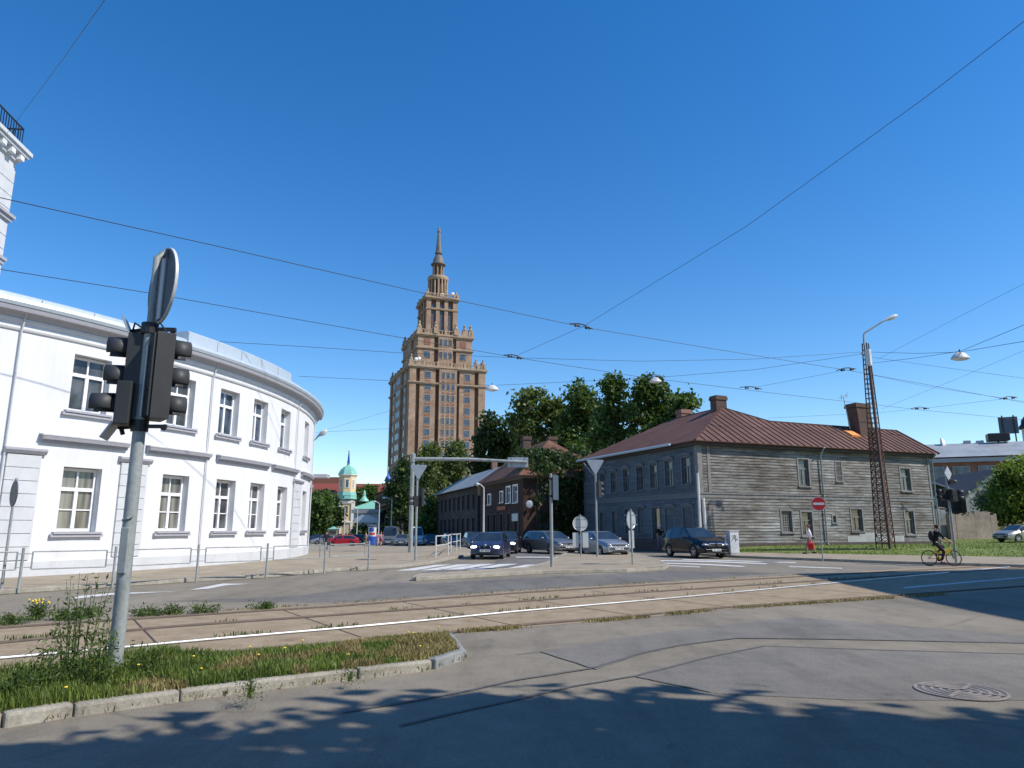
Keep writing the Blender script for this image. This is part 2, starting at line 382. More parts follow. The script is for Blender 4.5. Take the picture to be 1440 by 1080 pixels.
M['skin'] = plain('skin', (.5,.3,.21), .55, var=.08, scale=8)
# ================================================================= GROUND
def sheet(name, pts, z, mat, kind='structure', label=None):
    b = MB(); b.poly([(p[0], p[1], z) for p in pts]); return b.build(name, mat, kind=kind)
def strip(poly, wd, z0, z1, mb, m=0):
    """flat or raised band centred on a ground polyline"""
    P_ = [Vector((p[0], p[1])) for p in poly]; L_, R_ = [], []
    for i, p in enumerate(P_):
        d = (P_[min(i+1, len(P_)-1)]-P_[max(i-1, 0)]).normalized(); n_ = Vector((-d.y, d.x))*wd/2
        L_.append(p+n_); R_.append(p-n_)
    for i in range(len(P_)-1):
        a, b_, c, d = L_[i], L_[i+1], R_[i+1], R_[i]
        if z1 > z0: mb.prism([a, b_, c, d], z0, z1, m)
        else: mb.poly([(a.x,a.y,z0), (d.x,d.y,z0), (c.x,c.y,z0), (b_.x,b_.y,z0)], m)
def gl(pix, z=0.0): return [gnd(x, y, z).to_2d() for x, y in pix]
def ext(pl, a, b):
    """lengthen a polyline at both ends"""
    d0 = (pl[0]-pl[1]).normalized()*a; d1 = (pl[-1]-pl[-2]).normalized()*b
    return [pl[0]+d0]+pl+[pl[-1]+d1]
def ground_z(x, y):
    return -.014*max(0, min(y-50, 60))*(1-max(0, min(1, (x-6)/16)))
def slab(name, xs_, ys_, dz, mat):
    b = MB(); n_ = len(xs_); b.add([(x, y, ground_z(x, y)+dz) for y in ys_ for x in xs_], [(j*n_+i, j*n_+i+1, (j+1)*n_+i+1, (j+1)*n_+i) for j in range(len(ys_)-1) for i in range(n_-1)])
    return b.build(name, mat, kind='structure')
slab('ground', [-900, -300, -120, -60, -20, 0, 6, 10, 14, 18, 22, 60, 200, 900], [-300, -60, 0, 50, 60, 80, 110, 130, 300, 700, 2400], -.02, M['dust'])
slab('road', [-90, -45, -20, 0, 6, 10, 14, 18, 22, 60, 95], [-25, 0, 25, 50, 60, 80, 110, 170, 290], 0, M['asphalt'])
# tram track bed of concrete slabs
far_edge = ext(gl([(0, 880), (163, 870), (300, 860), (470, 850), (720, 832), (900, 821), (1117, 809)]), 14, 16)
near_edge = ext(gl([(0, 952), (200, 922), (360, 918), (525, 902), (640, 890), (720, 884), (880, 871), (1020, 857), (1200, 845), (1330, 836)]), 14, 16)
sheet('tram_track_bed', far_edge+near_edge[::-1], .004, M['bed'])
rails = {'a': [(-60, 935), (0, 927), (144, 914.5), (300, 900), (470, 885.5), (600, 873.5), (720, 861.5), (945, 842), (1120, 825.5), (1330, 806)],
         'b': [(-60, 911), (0, 905), (225, 883.5), (470, 866), (720, 847.5), (900, 834), (1110, 820), (1250, 811)],
         'c': [(-60, 889), (0, 884), (163, 873), (470, 853.5), (720, 835), (900, 824), (1115, 812)],
         'd': [(360, 915), (470, 906), (600, 894), (720, 881), (880, 868), (1020, 855), (1200, 842), (1330, 833), (1440, 825)]}
for k, pix in rails.items():
    pl = ext(gl(pix), 10, 14)
    g_ = MB(); strip(pl, .15, .008, .008, g_); g_.build('rail_groove', M['groove'], kind='structure')
    r_ = MB(); hw_ = .017 if k == 'a' else .024
    for i_ in range(len(pl)-1):
        a_, b_ = pl[i_], pl[i_+1]
        d_ = [(pl[min(j_+1, len(pl)-1)]-pl[max(j_-1, 0)]).normalized() for j_ in (i_, i_+1)]; vs_ = []
        for p_, dd in ((a_, d_[0]), (b_, d_[1])):
            for s_ in range(7): an = math.pi*s_/6; q_ = p_+Vector((-dd.y, dd.x))*hw_*math.cos(an); vs_.append((q_.x, q_.y, .0085+.028*math.sin(an)))
        r_.add(vs_, [(s_, s_+1, 7+s_+1, 7+s_) for s_ in range(6)])
    tag(r_.build('tram_rail', M['rail_shiny'] if k == 'a' else M['rail'], smooth=80),
        {'a': 'brightly polished tram rail catching the sun, second from the camera', 'b': 'dull tram rail next behind the polished one', 'c': 'dull tram rail farthest from the camera by the dark road', 'd': 'tram rail nearest the camera beside the grass verge'}[k], 'tram rail', 'rails of the tram line')
# slab joints across the bed
j_ = MB(); rnd = random.Random(3)
for i in range(-2, 16):
    x0 = -9+i*2.3
    a = Vector((x0, 11.5+.62*(x0+.5)+.6)); 
    b_ = a+Vector((-.54, .84))*5.0
    if i % 1 == 0: strip([a+Vector((-.54, .84))*.4, b_], .035, .0065, .0065, j_)
j_.build('slab_joint', M['groove'], kind='structure')
# dark newer asphalt on the far carriageway
sheet('far_road', ext(gl([(225, 846), (420, 838), (560, 818), (585, 822), (760, 812), (940, 803)]), 1, 1)[1:-1]+gl([(1100, 806), (900, 819), (720, 830), (470, 847)]), .004, M['asphalt_far'])
sheet('side_road', gl([(585, 806), (700, 790), (672, 775), (700, 762), (800, 768), (790, 776), (765, 790), (745, 800), (600, 808)]), .004, M['asphalt_far'])
# darker patches in the near road
sheet('asphalt_patch', gl([(758, 917), (890, 895), (1010, 880), (1120, 868), (1360, 888), (1500, 899), (1500, 905), (1150, 899), (1035, 898), (950, 910), (900, 921), (838, 942)]), .004, M['asphalt_dark'])
sheet('asphalt_patch', gl([(893, 952), (960, 934), (1070, 909), (1250, 915), (1500, 922), (1500, 985), (1200, 985), (1010, 976)]), .004, M['asphalt_dark'])
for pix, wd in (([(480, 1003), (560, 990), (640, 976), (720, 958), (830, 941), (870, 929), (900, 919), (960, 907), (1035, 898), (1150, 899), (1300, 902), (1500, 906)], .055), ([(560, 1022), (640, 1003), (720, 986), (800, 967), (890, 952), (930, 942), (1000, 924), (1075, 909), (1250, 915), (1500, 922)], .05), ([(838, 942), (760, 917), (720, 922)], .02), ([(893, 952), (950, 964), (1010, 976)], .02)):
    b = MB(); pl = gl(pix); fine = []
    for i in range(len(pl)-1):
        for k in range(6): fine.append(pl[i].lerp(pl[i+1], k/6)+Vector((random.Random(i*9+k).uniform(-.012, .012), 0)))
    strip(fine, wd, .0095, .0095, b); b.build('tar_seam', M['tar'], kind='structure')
# left pavement with kerb
lk = gl([(-260, 856), (-100, 844), (0, 836), (157, 826), (260, 819), (371, 812.6), (480, 803), (560, 799), (602, 794), (643, 785), (662, 780), (660, 775), (645, 768)])
lp = lk+[Vector((-8, 61)), Vector((-12.5, 62)), Vector((-30, 66)), Vector((-60, 50)), Vector((-50, 8)), Vector((-28, 8))]
b = MB(); b.prism([(p.x, p.y) for p in lp], -.05, .12); b.build('pavement', M['paving'], kind='structure')
b = MB(); strip(lk, .16, 0, .126, b); b.build('kerb', M['kerb'], kind='structure', bevel=.02)
# traffic island
isl = gl([(583, 817), (640, 814), (760, 807), (880, 804.5), (930, 801), (938, 797), (925, 791), (905, 784), (880, 778), (840, 776), (800, 779), (783, 786), (772, 794), (740, 802), (640, 809), (590, 812)])
b = MB(); b.prism([(p.x, p.y) for p in isl], -.05, .12); b.build('traffic_island', M['paving'], kind='structure')
b = MB(); strip(isl+[isl[0]], .17, 0, .127, b); b.build('island_kerb', M['kerb'], kind='structure', bevel=.02)
# right pavement and the rising grass bank behind it
rk = gl([(1000, 782), (1040, 784.5), (1160, 789), (1250, 792.5), (1440, 798)]); rk = ext(rk, 1, 30)
B0, B1 = gnd(1026, 776.5, .12), gnd(1440, 783.5, .12)
bd = (B1-B0).to_2d().normalized(); bn = Vector((-bd.y, bd.x))
rb = [B0.to_2d()-bd*2.0, B1.to_2d()+bd*40]
b = MB(); b.prism([(p.x, p.y) for p in rk+rb[::-1]], -.05, .12); b.build('pavement', M['paving'], kind='structure')
b = MB(); strip(rk, .16, 0, .126, b); b.build('kerb', M['kerb'], kind='structure', bevel=.02)
def sstep(t): t = max(0, min(1, t)); return t*t*(3-2*t)
def terr(x, y):
    s = (Vector((x, y))-B0.to_2d()).dot(bn)
    if s < 0: return .12
    return .13+.3*sstep(s/4.5)+.4*sstep((s-22)/18)
b = MB(); nu, nv = 60, 40; pv = []
for j in range(nv+1):
    for i in range(nu+1):
        s_ = 70*(j/nv)**1.6; u_ = -2+102*(i/nu)
        q = B0.to_2d()+bd*u_+bn*s_; pv.append((q.x, q.y, terr(q.x, q.y)+(0 if j else -.05)))
b.add(pv, [(j*(nu+1)+i, j*(nu+1)+i+1, (j+1)*(nu+1)+i+1, (j+1)*(nu+1)+i) for j in range(nv) for i in range(nu)])
b.build('grass_bank', M['turf'], kind='structure', smooth=60)
# the trodden footpath on the bank
# near verge: kerb, soil
vk = gl([(-160, 1046), (0, 1022), (100, 1006), (250, 985), (350, 972), (500, 954), (604, 941), (646, 927)])
ve = gl([(628, 900)])
vin = ext(gl([(-200, 978), (0, 953), (200, 924), (360, 918), (525, 902), (615, 893)], .1), 1, 0)
b = MB(); b.prism([(p.x, p.y) for p in vk+ve+vin[::-1]], -.05, .1); b.build('grass_verge', M['soil'], kind='structure')
rk_ = random.Random(8)
b = MB()
def kerbrun(pl, mb, step=1.0, wd=.16, top=.12):
    for i in range(len(pl)-1):
        a, c = pl[i], pl[i+1]; n_ = max(1, round((c-a).length/step)); d = (c-a)/n_
        for k in range(n_):
            p0, p1 = a+d*k, a+d*(k+1); e = (p1-p0).normalized()*.008; q = Vector((-e.y, e.x)).normalized()*rk_.uniform(-.012, .012)
            strip([p0+e+q, p1-e+q*.4], wd, -.03, top+rk_.uniform(-.022, .006), mb)
kerbrun(vk[:-1], b); b.build('verge_kerb', M['kerb'], kind='structure', bevel=.025)
b = MB(); kerbrun([vk[-2], vk[-1], ve[0]], b, .8); b.build('verge_end_kerb', M['kerb_dark'], kind='structure', bevel=.02)
# road markings
def mark(pix, z=.0095): sheet('road_marking', gl(pix), z, M['mark'])
for q in ([(556,803),(583,802.5),(634,794),(612,794.5)], [(590,802.5),(615,802),(668,793.5),(643,794)], [(622,801.5),(650,801),(697,793),(673,793.5)], [(656,801),(680,800.5),(730,793),(703,793.5)], [(712,799.5),(734,799),(760,794),(738,794.5)]): mark(q)
mark([(266,830),(313,821),(351,821.5),(318,823.5),(292,828.5)]); mark([(95,844),(112,838.5),(157,834.5),(250,832),(157,837)])
for q in ([(925,788),(1000,789.2),(1080,792.5),(1076,793.6),(998,790.6),(925,789.2)], [(936,791.5),(1000,793.5),(1050,796.5),(1042,797.5),(998,795),(936,792.7)], [(960,786.5),(1040,788.5),(1120,791),(1118,792),(1040,789.6),(960,787.5)], [(940,795),(985,797),(984,798),(940,796)]): mark(q)
mark([(1270,826),(1440,811.5),(1440,813),(1272,828)]); mark([(1110,796.5),(1185,799),(1184,800),(1110,797.6)])
mark([(726,783.2),(770,783.2),(782,785),(785,788),(781,791.5),(776,793),(779,790),(780,788),(778,786),(768,784.4),(726,784.2)])
for i in range(4): mark([(500+i*24, 771), (515+i*24, 771), (520+i*24, 772), (504+i*24, 772)])
# manhole cover with rings and a cross
M['castiron'] = plain('cast iron', (.14,.115,.115), .7, var=.3); M['castring'] = plain('worn cast iron', (.23,.205,.175), .7, var=.3)
mh = gnd(1351, 973); t = thing('manhole_cover', 'round cast iron manhole cover with concentric rings and a cross in the asphalt', 'manhole cover', (mh.x, mh.y, 0))
b = MB(); b.lathe([(.43, .006), (.43, .012), (0, .012)], 40); b.build('frame', M['castiron'], t)
for rr in (.1, .18, .26, .34, .41):
    b = MB(); b.lathe([(rr-.017, .012), (rr-.014, .017), (rr+.014, .017), (rr+.017, .012)], 40, cap=False); b.build('ring', M['castring'], t)
b = MB()
for k in range(4):
    a = math.pi/4+k*math.pi/2; b.bar((.05*math.cos(a), .05*math.sin(a), .018), (.4*math.cos(a), .4*math.sin(a), .018), .035, .006)
b.build('cross', M['castring'], t)

# ================================================================= WHITE CURVED BUILDING
WC = Vector((-39.07, 37.59)); WR = 27.47
def arc(phi, r, z): return (r*math.cos(R(phi)), r*math.sin(R(phi)), z)
wb = thing('curved_building', 'white two storey building with curved rendered facade and rows of sash windows', 'building', (WC.x, WC.y, 0))
wins = [(p, 1.5, 3.68) for p in (-50, -44, -38, -28.0, -19.9, -13.7, -8.4, -2.45, 7.0)]+[(p, 5.58, 7.58) for p in (-50, -44, -38, -28.2, -20.1, -14.1, -8.8, -2.8, 6.1)]
HW = 1.4
phs = set([-75+i*1.5 for i in range(62)]+[17.5]); zs = {0.0, .62, 1.5, 3.68, 5.58, 7.58, 8.75}
for p, a, c in wins: phs |= {round(p-HW, 3), round(p+HW, 3)}
phs = sorted(phs); zs = sorted(zs)
def inwin(ph, z): return any(p-HW < ph < p+HW and a < z < c for p, a, c in wins)
b = MB()
for i in range(len(phs)-1):
    for j in range(len(zs)-1):
        if inwin((phs[i]+phs[i+1])/2, (zs[j]+zs[j+1])/2): continue
        b.add([arc(phs[i], WR, zs[j]), arc(phs[i+1], WR, zs[j]), arc(phs[i+1], WR, zs[j+1]), arc(phs[i], WR, zs[j+1])], [(0,1,2,3)])
for p, a, c in wins:
    q = [(p-HW, a), (p+HW, a), (p+HW, c), (p-HW, c)]
    for k in range(4):
        (p0, z0), (p1, z1) = q[k], q[(k+1) % 4]
        b.add([arc(p0, WR, z0), arc(p1, WR, z1), arc(p1, WR-.42, z1), arc(p0, WR-.42, z0)], [(0,1,2,3)])
e0 = arc(17.5, WR, 0); b.add([e0, (e0[0]-9, e0[1]+2, 0), (e0[0]-9, e0[1]+2, 8.75), arc(17.5, WR, 8.75)], [(0,1,2,3)])
b.build('wall', M['white'], wb)
def band(name, prof, p0, p1, mat, step=1.5):
    """profile of (outward, z) swept along the arc"""
    n_ = max(1, math.ceil((p1-p0)/step)); m_ = MB(); k = len(prof); vs = []
    for i in range(n_+1):
        ph = p0+(p1-p0)*i/n_; vs += [arc(ph, WR+o_, z_) for o_, z_ in prof]
    fs = [(i*k+j, (i+1)*k+j, (i+1)*k+(j+1) % k, i*k+(j+1) % k) for i in range(n_) for j in range(k)]
    fs += [tuple(range(k)), tuple(range(n_*k, n_*k+k))]
    m_.add(vs, fs); return m_.build(name, mat, wb)
band('plinth', [(-.1, 0), (.07, 0), (.07, .58), (.0, .64), (-.1, .64)], -75, 17.4, M['offwhite'])
band('frieze', [(-.05, 7.98), (.05, 7.98), (.08, 8.04), (.08, 8.22), (.14, 8.26), (.14, 8.36), (-.05, 8.36)], -75, 17.4, M['white'])
band('cornice', [(-.05, 8.365), (.18, 8.365), (.3, 8.5), (.46, 8.52), (.5, 8.66), (-.05, 8.7)], -75, 17.3, M['trim'])
band('gutter', [(.1, 8.705), (.52, 8.67), (.56, 8.78), (.52, 8.9), (.1, 8.9)], -75, 17.3, M['zinc'])
band('parapet', [(-.3, 8.6), (.2, 8.9), (.2, 9.1), (.1, 9.16), (-.3, 9.16)], -75, 17.2, M['zinc'])
band('raised_parapet', [(-.5, 8.7), (.26, 8.9), (.26, 9.42), (.16, 9.5), (-.5, 9.5)], -20.5, -3.5, M['zinc'])
m_ = MB()
for ph in (-17.1, -13.7, -10.3, -6.9): m_ = MB(); m_.bar(arc(ph, WR+.265, 8.92), arc(ph, WR+.265, 9.42), .03, .02); m_.build('sheet_seam', M['trim'], wb)
for i in range(14):
    ph = -72+i*3.6; m_ = MB(); m_.bar(arc(ph, WR+.205, 8.92), arc(ph, WR+.205, 9.1), .03, .02); m_.build('sheet_seam', M['trim'], wb)
m_ = MB(); k = 40
for i in range(k):
    p0, p1 = -75+i*92.4/k, -75+(i+1)*92.4/k
    m_.poly([arc(p0, WR-.2, 9.05), arc(p1, WR-.2, 9.05), arc(p1, WR-14, 9.3), arc(p0, WR-14, 9.3)])
m_.build('roof', M['roofgrey'], wb)
for p0, p1 in ((-52, -34.2), (-31.2, -24.9), (-23.1, -16.5), (-15.4, -6.7), (-5.8, 1.6), (3.9, 12.4)):
    band('string_course', [(-.03, 4.42), (.1, 4.42), (.12, 4.51), (.2, 4.52), (.24, 4.64), (-.03, 4.68)], p0, p1, M['trim'], 1.0)
    band('course_cap', [(-.03, 4.684), (.25, 4.645), (.26, 4.69), (-.03, 4.73)], p0-.1, p1+.1, M['white'], 1.0)
def pilaster(p0, p1):
    h = 3.98; n_ = 8
    pl = None
    m2 = MB()
    for i in range(n_):
        z0 = .64+(h-.64)*i/n_; z1 = .64+(h-.64)*(i+1)/n_-.018
        pr = [(-.02, z0), (.07, z0), (.07, z1), (-.02, z1)]
        k_ = 2; vs = []
        for a in range(k_+1): vs += [arc(p0+(p1-p0)*a/k_, WR+o_, z_) for o_, z_ in pr]
        m2.add(vs, [(a*4+j, (a+1)*4+j, (a+1)*4+(j+1) % 4, a*4+(j+1) % 4) for a in range(k_) for j in range(4)]+[(0,1,2,3), (k_*4,k_*4+1,k_*4+2,k_*4+3)])
    pl = m2.build('pilaster', M['offwhite'], wb)
    c_ = band('capital', [(-.02, 3.99), (.1, 3.99), (.18, 4.1), (.18, 4.17), (-.02, 4.2)], p0-.25, p1+.25, M['trim'])
    c_.parent = pl
for p0, p1 in ((-33.1, -31.0), (-25.2, -22.9), (.9, 4.3), (12.6, 17.3)): pilaster(p0, p1)
for ph in (-33.3, -24.4, -16.8, .75, 12.5):
    m_ = MB(); m_.tube([arc(ph, WR+.08, .1), arc(ph, WR+.08, 7.95), arc(ph, WR+.3, 8.6)], .026, 6); m_.build('downpipe', M['offwhite'], wb, smooth=40)
for p, a, c in wins:
    ra, rw = WR-.3, HW
    def ab(m_, pa, pb, za, zb, r0, r1):
        vs = [arc(pa, r0, za), arc(pb, r0, za), arc(pb, r1, za), arc(pa, r1, za), arc(pa, r0, zb), arc(pb, r0, zb), arc(pb, r1, zb), arc(pa, r1, zb)]
        m_.add(vs, [(0,3,2,1),(4,5,6,7),(0,1,5,4),(1,2,6,5),(2,3,7,6),(3,0,4,7)])
    m_ = MB(); t_ = .2
    ab(m_, p-rw+.02, p-rw+t_, a+.02, c-.02, ra-.06, ra+.02); ab(m_, p+rw-t_, p+rw-.02, a+.02, c-.02, ra-.06, ra+.02)
    ab(m_, p-rw+t_, p+rw-t_, c-.12, c-.021, ra-.06, ra+.019); ab(m_, p-rw+t_, p+rw-t_, a+.021, a+.12, ra-.06, ra+.019)
    zt = a+(c-a)*.66
    ab(m_, p-rw+t_, p+rw-t_, zt-.06, zt+.06, ra-.05, ra+.05); ab(m_, p-.13, p+.13, a+.12, zt-.06, ra-.05, ra+.035); ab(m_, p-.06, p+.06, zt+.06, c-.12, ra-.05, ra+.015)
    if a < 3: ab(m_, p-rw+t_, p+rw-t_, a+.73, a+.77, ra-.05, ra+.012)
    w_ = m_.build('window', M['frame'], wb)
    m_ = MB(); m_.add([arc(p-rw, ra-.03, a), arc(p+rw, ra-.03, a), arc(p+rw, ra-.03, c), arc(p-rw, ra-.03, c)], [(0,1,2,3)])
    m_.build('pane', M['pane_sky'] if (a > 3 and p > -17) else (M['curtain_pane'] if p < -15 and a < 3 else M['pane']), w_)
    m_ = MB(); ab(m_, p-rw-.45, p+rw+.45, a-.16, a-.06, WR-.02, WR+.12); ab(m_, p-rw-.3, p+rw+.3, a-.06, a+.012, WR-.3, WR+.16)
    m_.build('sill', M['trim'], w_)
# small canopy brackets by the corner
m_ = MB(); q = arc(17.2, WR+.3, 4.9); m_.box(q[0]-.1, q[0]+.8, q[1]-.4, q[1]+.4, 4.75, 5.0); m_.build('canopy', M['trim'], wb, bevel=.03)

# ================================================================= WHITE TOWER HOUSE behind it at the left edge
tc = at(20, 240, 33.0); fr = Frame((tc.x, tc.y), R(8))
tw = thing('tower_house', 'tall pale stucco tower house with bracketed cornice and roof railing at left edge', 'building', (fr.O.x, fr.O.y, 0), fr.yaw)
ztop = at(27, 226, 33.0).z; zb1 = at(20, 306, 33.0).z; zb2 = at(10, 366, 33.0).z
b = MB(); b.box(-9, 0, -9, 0, 0, ztop); b.build('wall', M['offwhite'], tw)
m_ = MB(); z = 6.0
while z < ztop-.6:
    m_.box(-.5, .04, -1.6, .04, z, z+.66); z += .7
m_.build('quoins', M['offwhite'], tw)
for zz, o_ in ((zb1, .26), (zb2, .18)):
    m_ = MB(); m_.box(-9, o_, -9-o_, o_, zz, zz+.16); m_.box(-9, o_*.6, -9-o_*.6, o_*.6, zz-.2, zz-.003); m_.build('string_course', M['trim'], tw)
m_ = MB(); m_.box(-9, .5, -9.5, .5, ztop+.45, ztop+.65); m_.box(-9, .4, -9.4, .4, ztop+.28, ztop+.447); m_.box(-9, .12, -9.12, .12, ztop-.1, ztop+.277); m_.build('cornice', M['offwhite'], tw)
for i in range(11):
    m_ = MB(); y = -.1-i*.8; m_.box(.12, .36, y-.17, y+.17, ztop-.02, ztop+.275); m_.build('bracket', M['white'], tw)
m_ = MB(); zt = ztop+.65
for i in range(40): m_.bar((.1, .1-i*.22, zt), (.1, .1-i*.22, zt+1.15), .035)
for i in range(20): m_.bar((.1-i*.22, .1, zt), (.1-i*.22, .1, zt+1.15), .035)
for z in (zt+.12, zt+1.15): m_.bar((.1, .1, z), (.1, -8.8, z), .06); m_.bar((.12, .1, z), (-4.3, .1, z), .06)
m_.build('railing', M['dark'], tw)
m_ = MB(); m_.box(-.02, .06, -3.6, -2.2, zb1+.6, ztop-.7); w_ = m_.build('window', M['frame'], tw); m_ = MB(); m_.box(.061, .08, -3.45, -2.35, zb1+.75, ztop-.85); m_.build('pane', M['pane'], w_)

# ================================================================= STONE TOWER (high-rise)
TL = at(573.7, 600, 240.0); TF = Frame((TL.x, TL.y), R(20.7))
tt = thing('stone_skyscraper', 'tall stepped sand brick skyscraper with lantern and spire above the trees', 'skyscraper', (TF.O.x, TF.O.y, 0), TF.yaw)
W_, D_ = 27.5, 33.8; cx, cy = W_/2, 16.9
ZA, ZB, ZC, ZD, ZE = 57.0, 70.0, 86.0, 95.6, 101.0
def zf(py, y=0, px=626): return TF.front(px, py, y)[1]
def body(name, x0, x1, y0, y1, z0, z1, mat='tower_shade'):
    m_ = MB(); m_.box(x0, x1, y0, y1, z0, z1); return m_.build(name, M[mat], tt)
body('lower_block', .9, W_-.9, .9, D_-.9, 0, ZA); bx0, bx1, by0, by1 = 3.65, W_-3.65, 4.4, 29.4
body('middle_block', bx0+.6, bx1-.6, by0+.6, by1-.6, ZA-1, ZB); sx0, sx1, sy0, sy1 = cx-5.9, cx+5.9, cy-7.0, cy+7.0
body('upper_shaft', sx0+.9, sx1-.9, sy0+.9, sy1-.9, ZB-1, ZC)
def piers(spans, y, z0, z1, depth, face):
    """projecting brick piers on a face: spans along the face"""
    for a, c, o_ in spans:
        m_ = MB()
        if face == 'f': m_.box(a, c, y-o_, y+depth, z0, z1)
        elif face == 'l': m_.box(y-o_, y+depth, a, c, z0, z1)
        elif face == 'r': m_.box(y-depth, y+o_, a, c, z0, z1)
        m_.build('pier', M['tower'], tt)
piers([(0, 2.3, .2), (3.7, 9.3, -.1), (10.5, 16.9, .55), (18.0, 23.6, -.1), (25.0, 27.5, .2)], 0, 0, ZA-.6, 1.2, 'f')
piers([(0.22, 2.6, .1), (4.5, 10, -.1), (12, 21, .4), (23.5, 29, -.1), (31, 33.6, .1)], 0, 0, ZA-.6, 1.1, 'l')
piers([(0.22, 2.6, .1), (4.5, 10, -.1), (12, 21, .4), (23.5, 29, -.1), (31, 33.6, .1)], W_, 0, ZA-.6, 1.1, 'r')
piers([(bx0, bx0+6.0, 0), (bx0+7.4, bx1-7.4, .5), (bx1-6.0, bx1, 0)], by0, ZA-.5, ZB-.6, .8, 'f')
piers([(by0+.02, by0+7, 0), (by0+9, by1-9, .4), (by1-7, by1, 0)], bx0, ZA-.5, ZB-.6, .8, 'l')
piers([(by0+.02, by0+7, 0), (by0+9, by1-9, .4), (by1-7, by1, 0)], bx1, ZA-.5, ZB-.6, .8, 'r')
sp = [(sx0, sx0+1.7, 0), (sx0+3.6, sx0+5.0, 0), (sx1-5.0, sx1-3.6, 0), (sx1-1.7, sx1, 0)]
piers(sp, sy0, ZB-.5, ZC-.7, 1.2, 'f')
piers([(sy0+.03, sy0+1.7, .02), (sy0+4.2, sy0+5.8, 0), (sy1-5.8, sy1-4.2, 0), (sy1-1.7, sy1, 0)], sx0, ZB-.5, ZC-.7, 1.2, 'l')
piers([(sy0+.03, sy0+1.7, .02), (sy0+4.2, sy0+5.8, 0), (sy1-5.8, sy1-4.2, 0), (sy1-1.7, sy1, 0)], sx1, ZB-.5, ZC-.7, 1.2, 'r')
def ledge(x0, x1, y0, y1, z, h, o_, name='cornice', mat='tower_trim'):
    m_ = MB(); m_.box(x0-o_, x1+o_, y0-o_, y1+o_, z, z+h); m_.box(x0-o_*.6, x1+o_*.6, y0-o_*.6, y1+o_*.6, z-h*.7, z-.01); m_.build(name, M[mat], tt)
ledge(0, W_, 0, D_, ZA-.5, .7, .75); ledge(.1, W_-.1, .1, D_-.1, zf(541), .5, .65)
ledge(bx0, bx1, by0, by1, ZB-.6, .7, .7); ledge(bx0, bx1, by0, by1, zf(492, by0), .45, .55); ledge(bx0, bx1, by0, by1, ZA+.3, 1.0, .5)
ledge(sx0, sx1, sy0, sy1, ZC-.7, .7, .8); ledge(sx0, sx1, sy0, sy1, zf(436, sy0), .4, .3); ledge(sx0, sx1, sy0, sy1, ZB+.2, .7, .5)
def balus(x0, x1, y0, y1, z, h=1.5, step=1.25):
    m_ = MB()
    def run(a, c):
        a = Vector(a); c = Vector(c); n_ = max(2, round((c-a).length/step))
        for i in range(n_+1):
            q = a+(c-a)*i/n_; big = i % 4 == 0; r_ = .42 if big else .2
            m_.box(q.x-r_, q.x+r_, q.y-r_, q.y+r_, z, z+h*(1.15 if big else .8))
        m_.bar((a.x, a.y, z+h*.88), (c.x, c.y, z+h*.88), .55, .3)
    run((x0, y0, 0), (x1, y0, 0)); run((x0, y0, 0), (x0, y1, 0)); run((x1, y0, 0), (x1, y1, 0)); run((x0, y1, 0), (x1, y1, 0))
    m_.build('balustrade', M['tower_trim'], tt)
balus(.2, W_-.2, .2, D_-.2, ZA+.2); balus(bx0, bx1, by0, by1, ZB+.1); balus(sx0, sx1, sy0, sy1, ZC, 1.3)
def finial(x, y, z, h, r_):
    m_ = MB(); m_.box(x-r_, x+r_, y-r_, y+r_, z, z+h*.5); m_.lathe([(r_*1.25, z+h*.5+.01), (r_*1.25, z+h*.56), (r_*.8, z+h*.6), (r_*.5, z+h*.8), (r_*.75, z+h*.84), (r_*.6, z+h*.93), (0, z+h)], 10, (x, y, 0)); m_.build('finial', M['tower_trim'], tt)
for x, y in ((.6, .6), (W_-.6, .6), (.6, D_-.6), (W_-.6, D_-.6), (W_-3.2, .7), (.6, 8)): finial(x, y, ZA+.2, 4.0, .55)
for x, y in ((bx0+.5, by0+.5), (bx1-.5, by0+.5), (bx0+.5, by1-.5), (bx1-.5, by1-.5), (cx-3.8, by0-.2), (cx+3.8, by0-.2), (bx1-2.8, by0+.5)): finial(x, y, ZB+.1, 4.6, .75)
for x, y in ((sx0+.4, sy0+.4), (sx1-.4, sy0+.4), (sx0+.4, sy1-.4)): finial(x, y, ZC, 3.0, .5)
def twin(x, z, wd, ht, y, tri=False):
    m_ = MB(); m_.box(x-wd/2-.22, x+wd/2+.22, y-.1, y+.1, z-.25, z+ht+.25); w_ = m_.build('window', M['tower_trim'], tt)
    m_ = MB(); m_.box(x-wd/2, x-.06, y-.16, y-.101, z, z+ht); m_.box(x+.06, x+wd/2, y-.16, y-.101, z, z+ht); m_.build('pane', M['pane_sky'], w_)
rows = [533, 549, 565, 581, 597, 613, 629, 645, 661]
for i, py in enumerate(rows):
    z = zf(py)
    for x in (8.05-1.5, 20.9): twin(x, z, 2.0, 2.2, .1)
    for x in (cx-1.75, cx, cx+1.75): twin(x, z, 1.0, 2.2, -.55)
    if i:
        m_ = MB()
        for x in (6.55, 20.9): m_.box(x-1.0, x+1.0, -.0, .11, z+2.6, z+3.3)
        for x in (cx-1.75, cx, cx+1.75): m_.box(x-.5, x+.5, -.64, -.54, z+2.6, z+3.25)
        m_.build('spandrel', M['redpanel'], tt)
for py, big in ((505, True), (487, False)):
    z = zf(py, by0)
    for x in (cx-1.75, cx, cx+1.75): twin(x, z, 1.0, 2.4, by0-.5)
    for x in (bx0+3.4, bx1-3.4):
        if big: twin(x, z, 2.1, 2.3, by0)
        else:
            m_ = MB(); m_.box(x-1.1, x+1.1, by0-.1, by0+.1, z, z+2.2); m_.build('spandrel', M['redpanel'], tt)
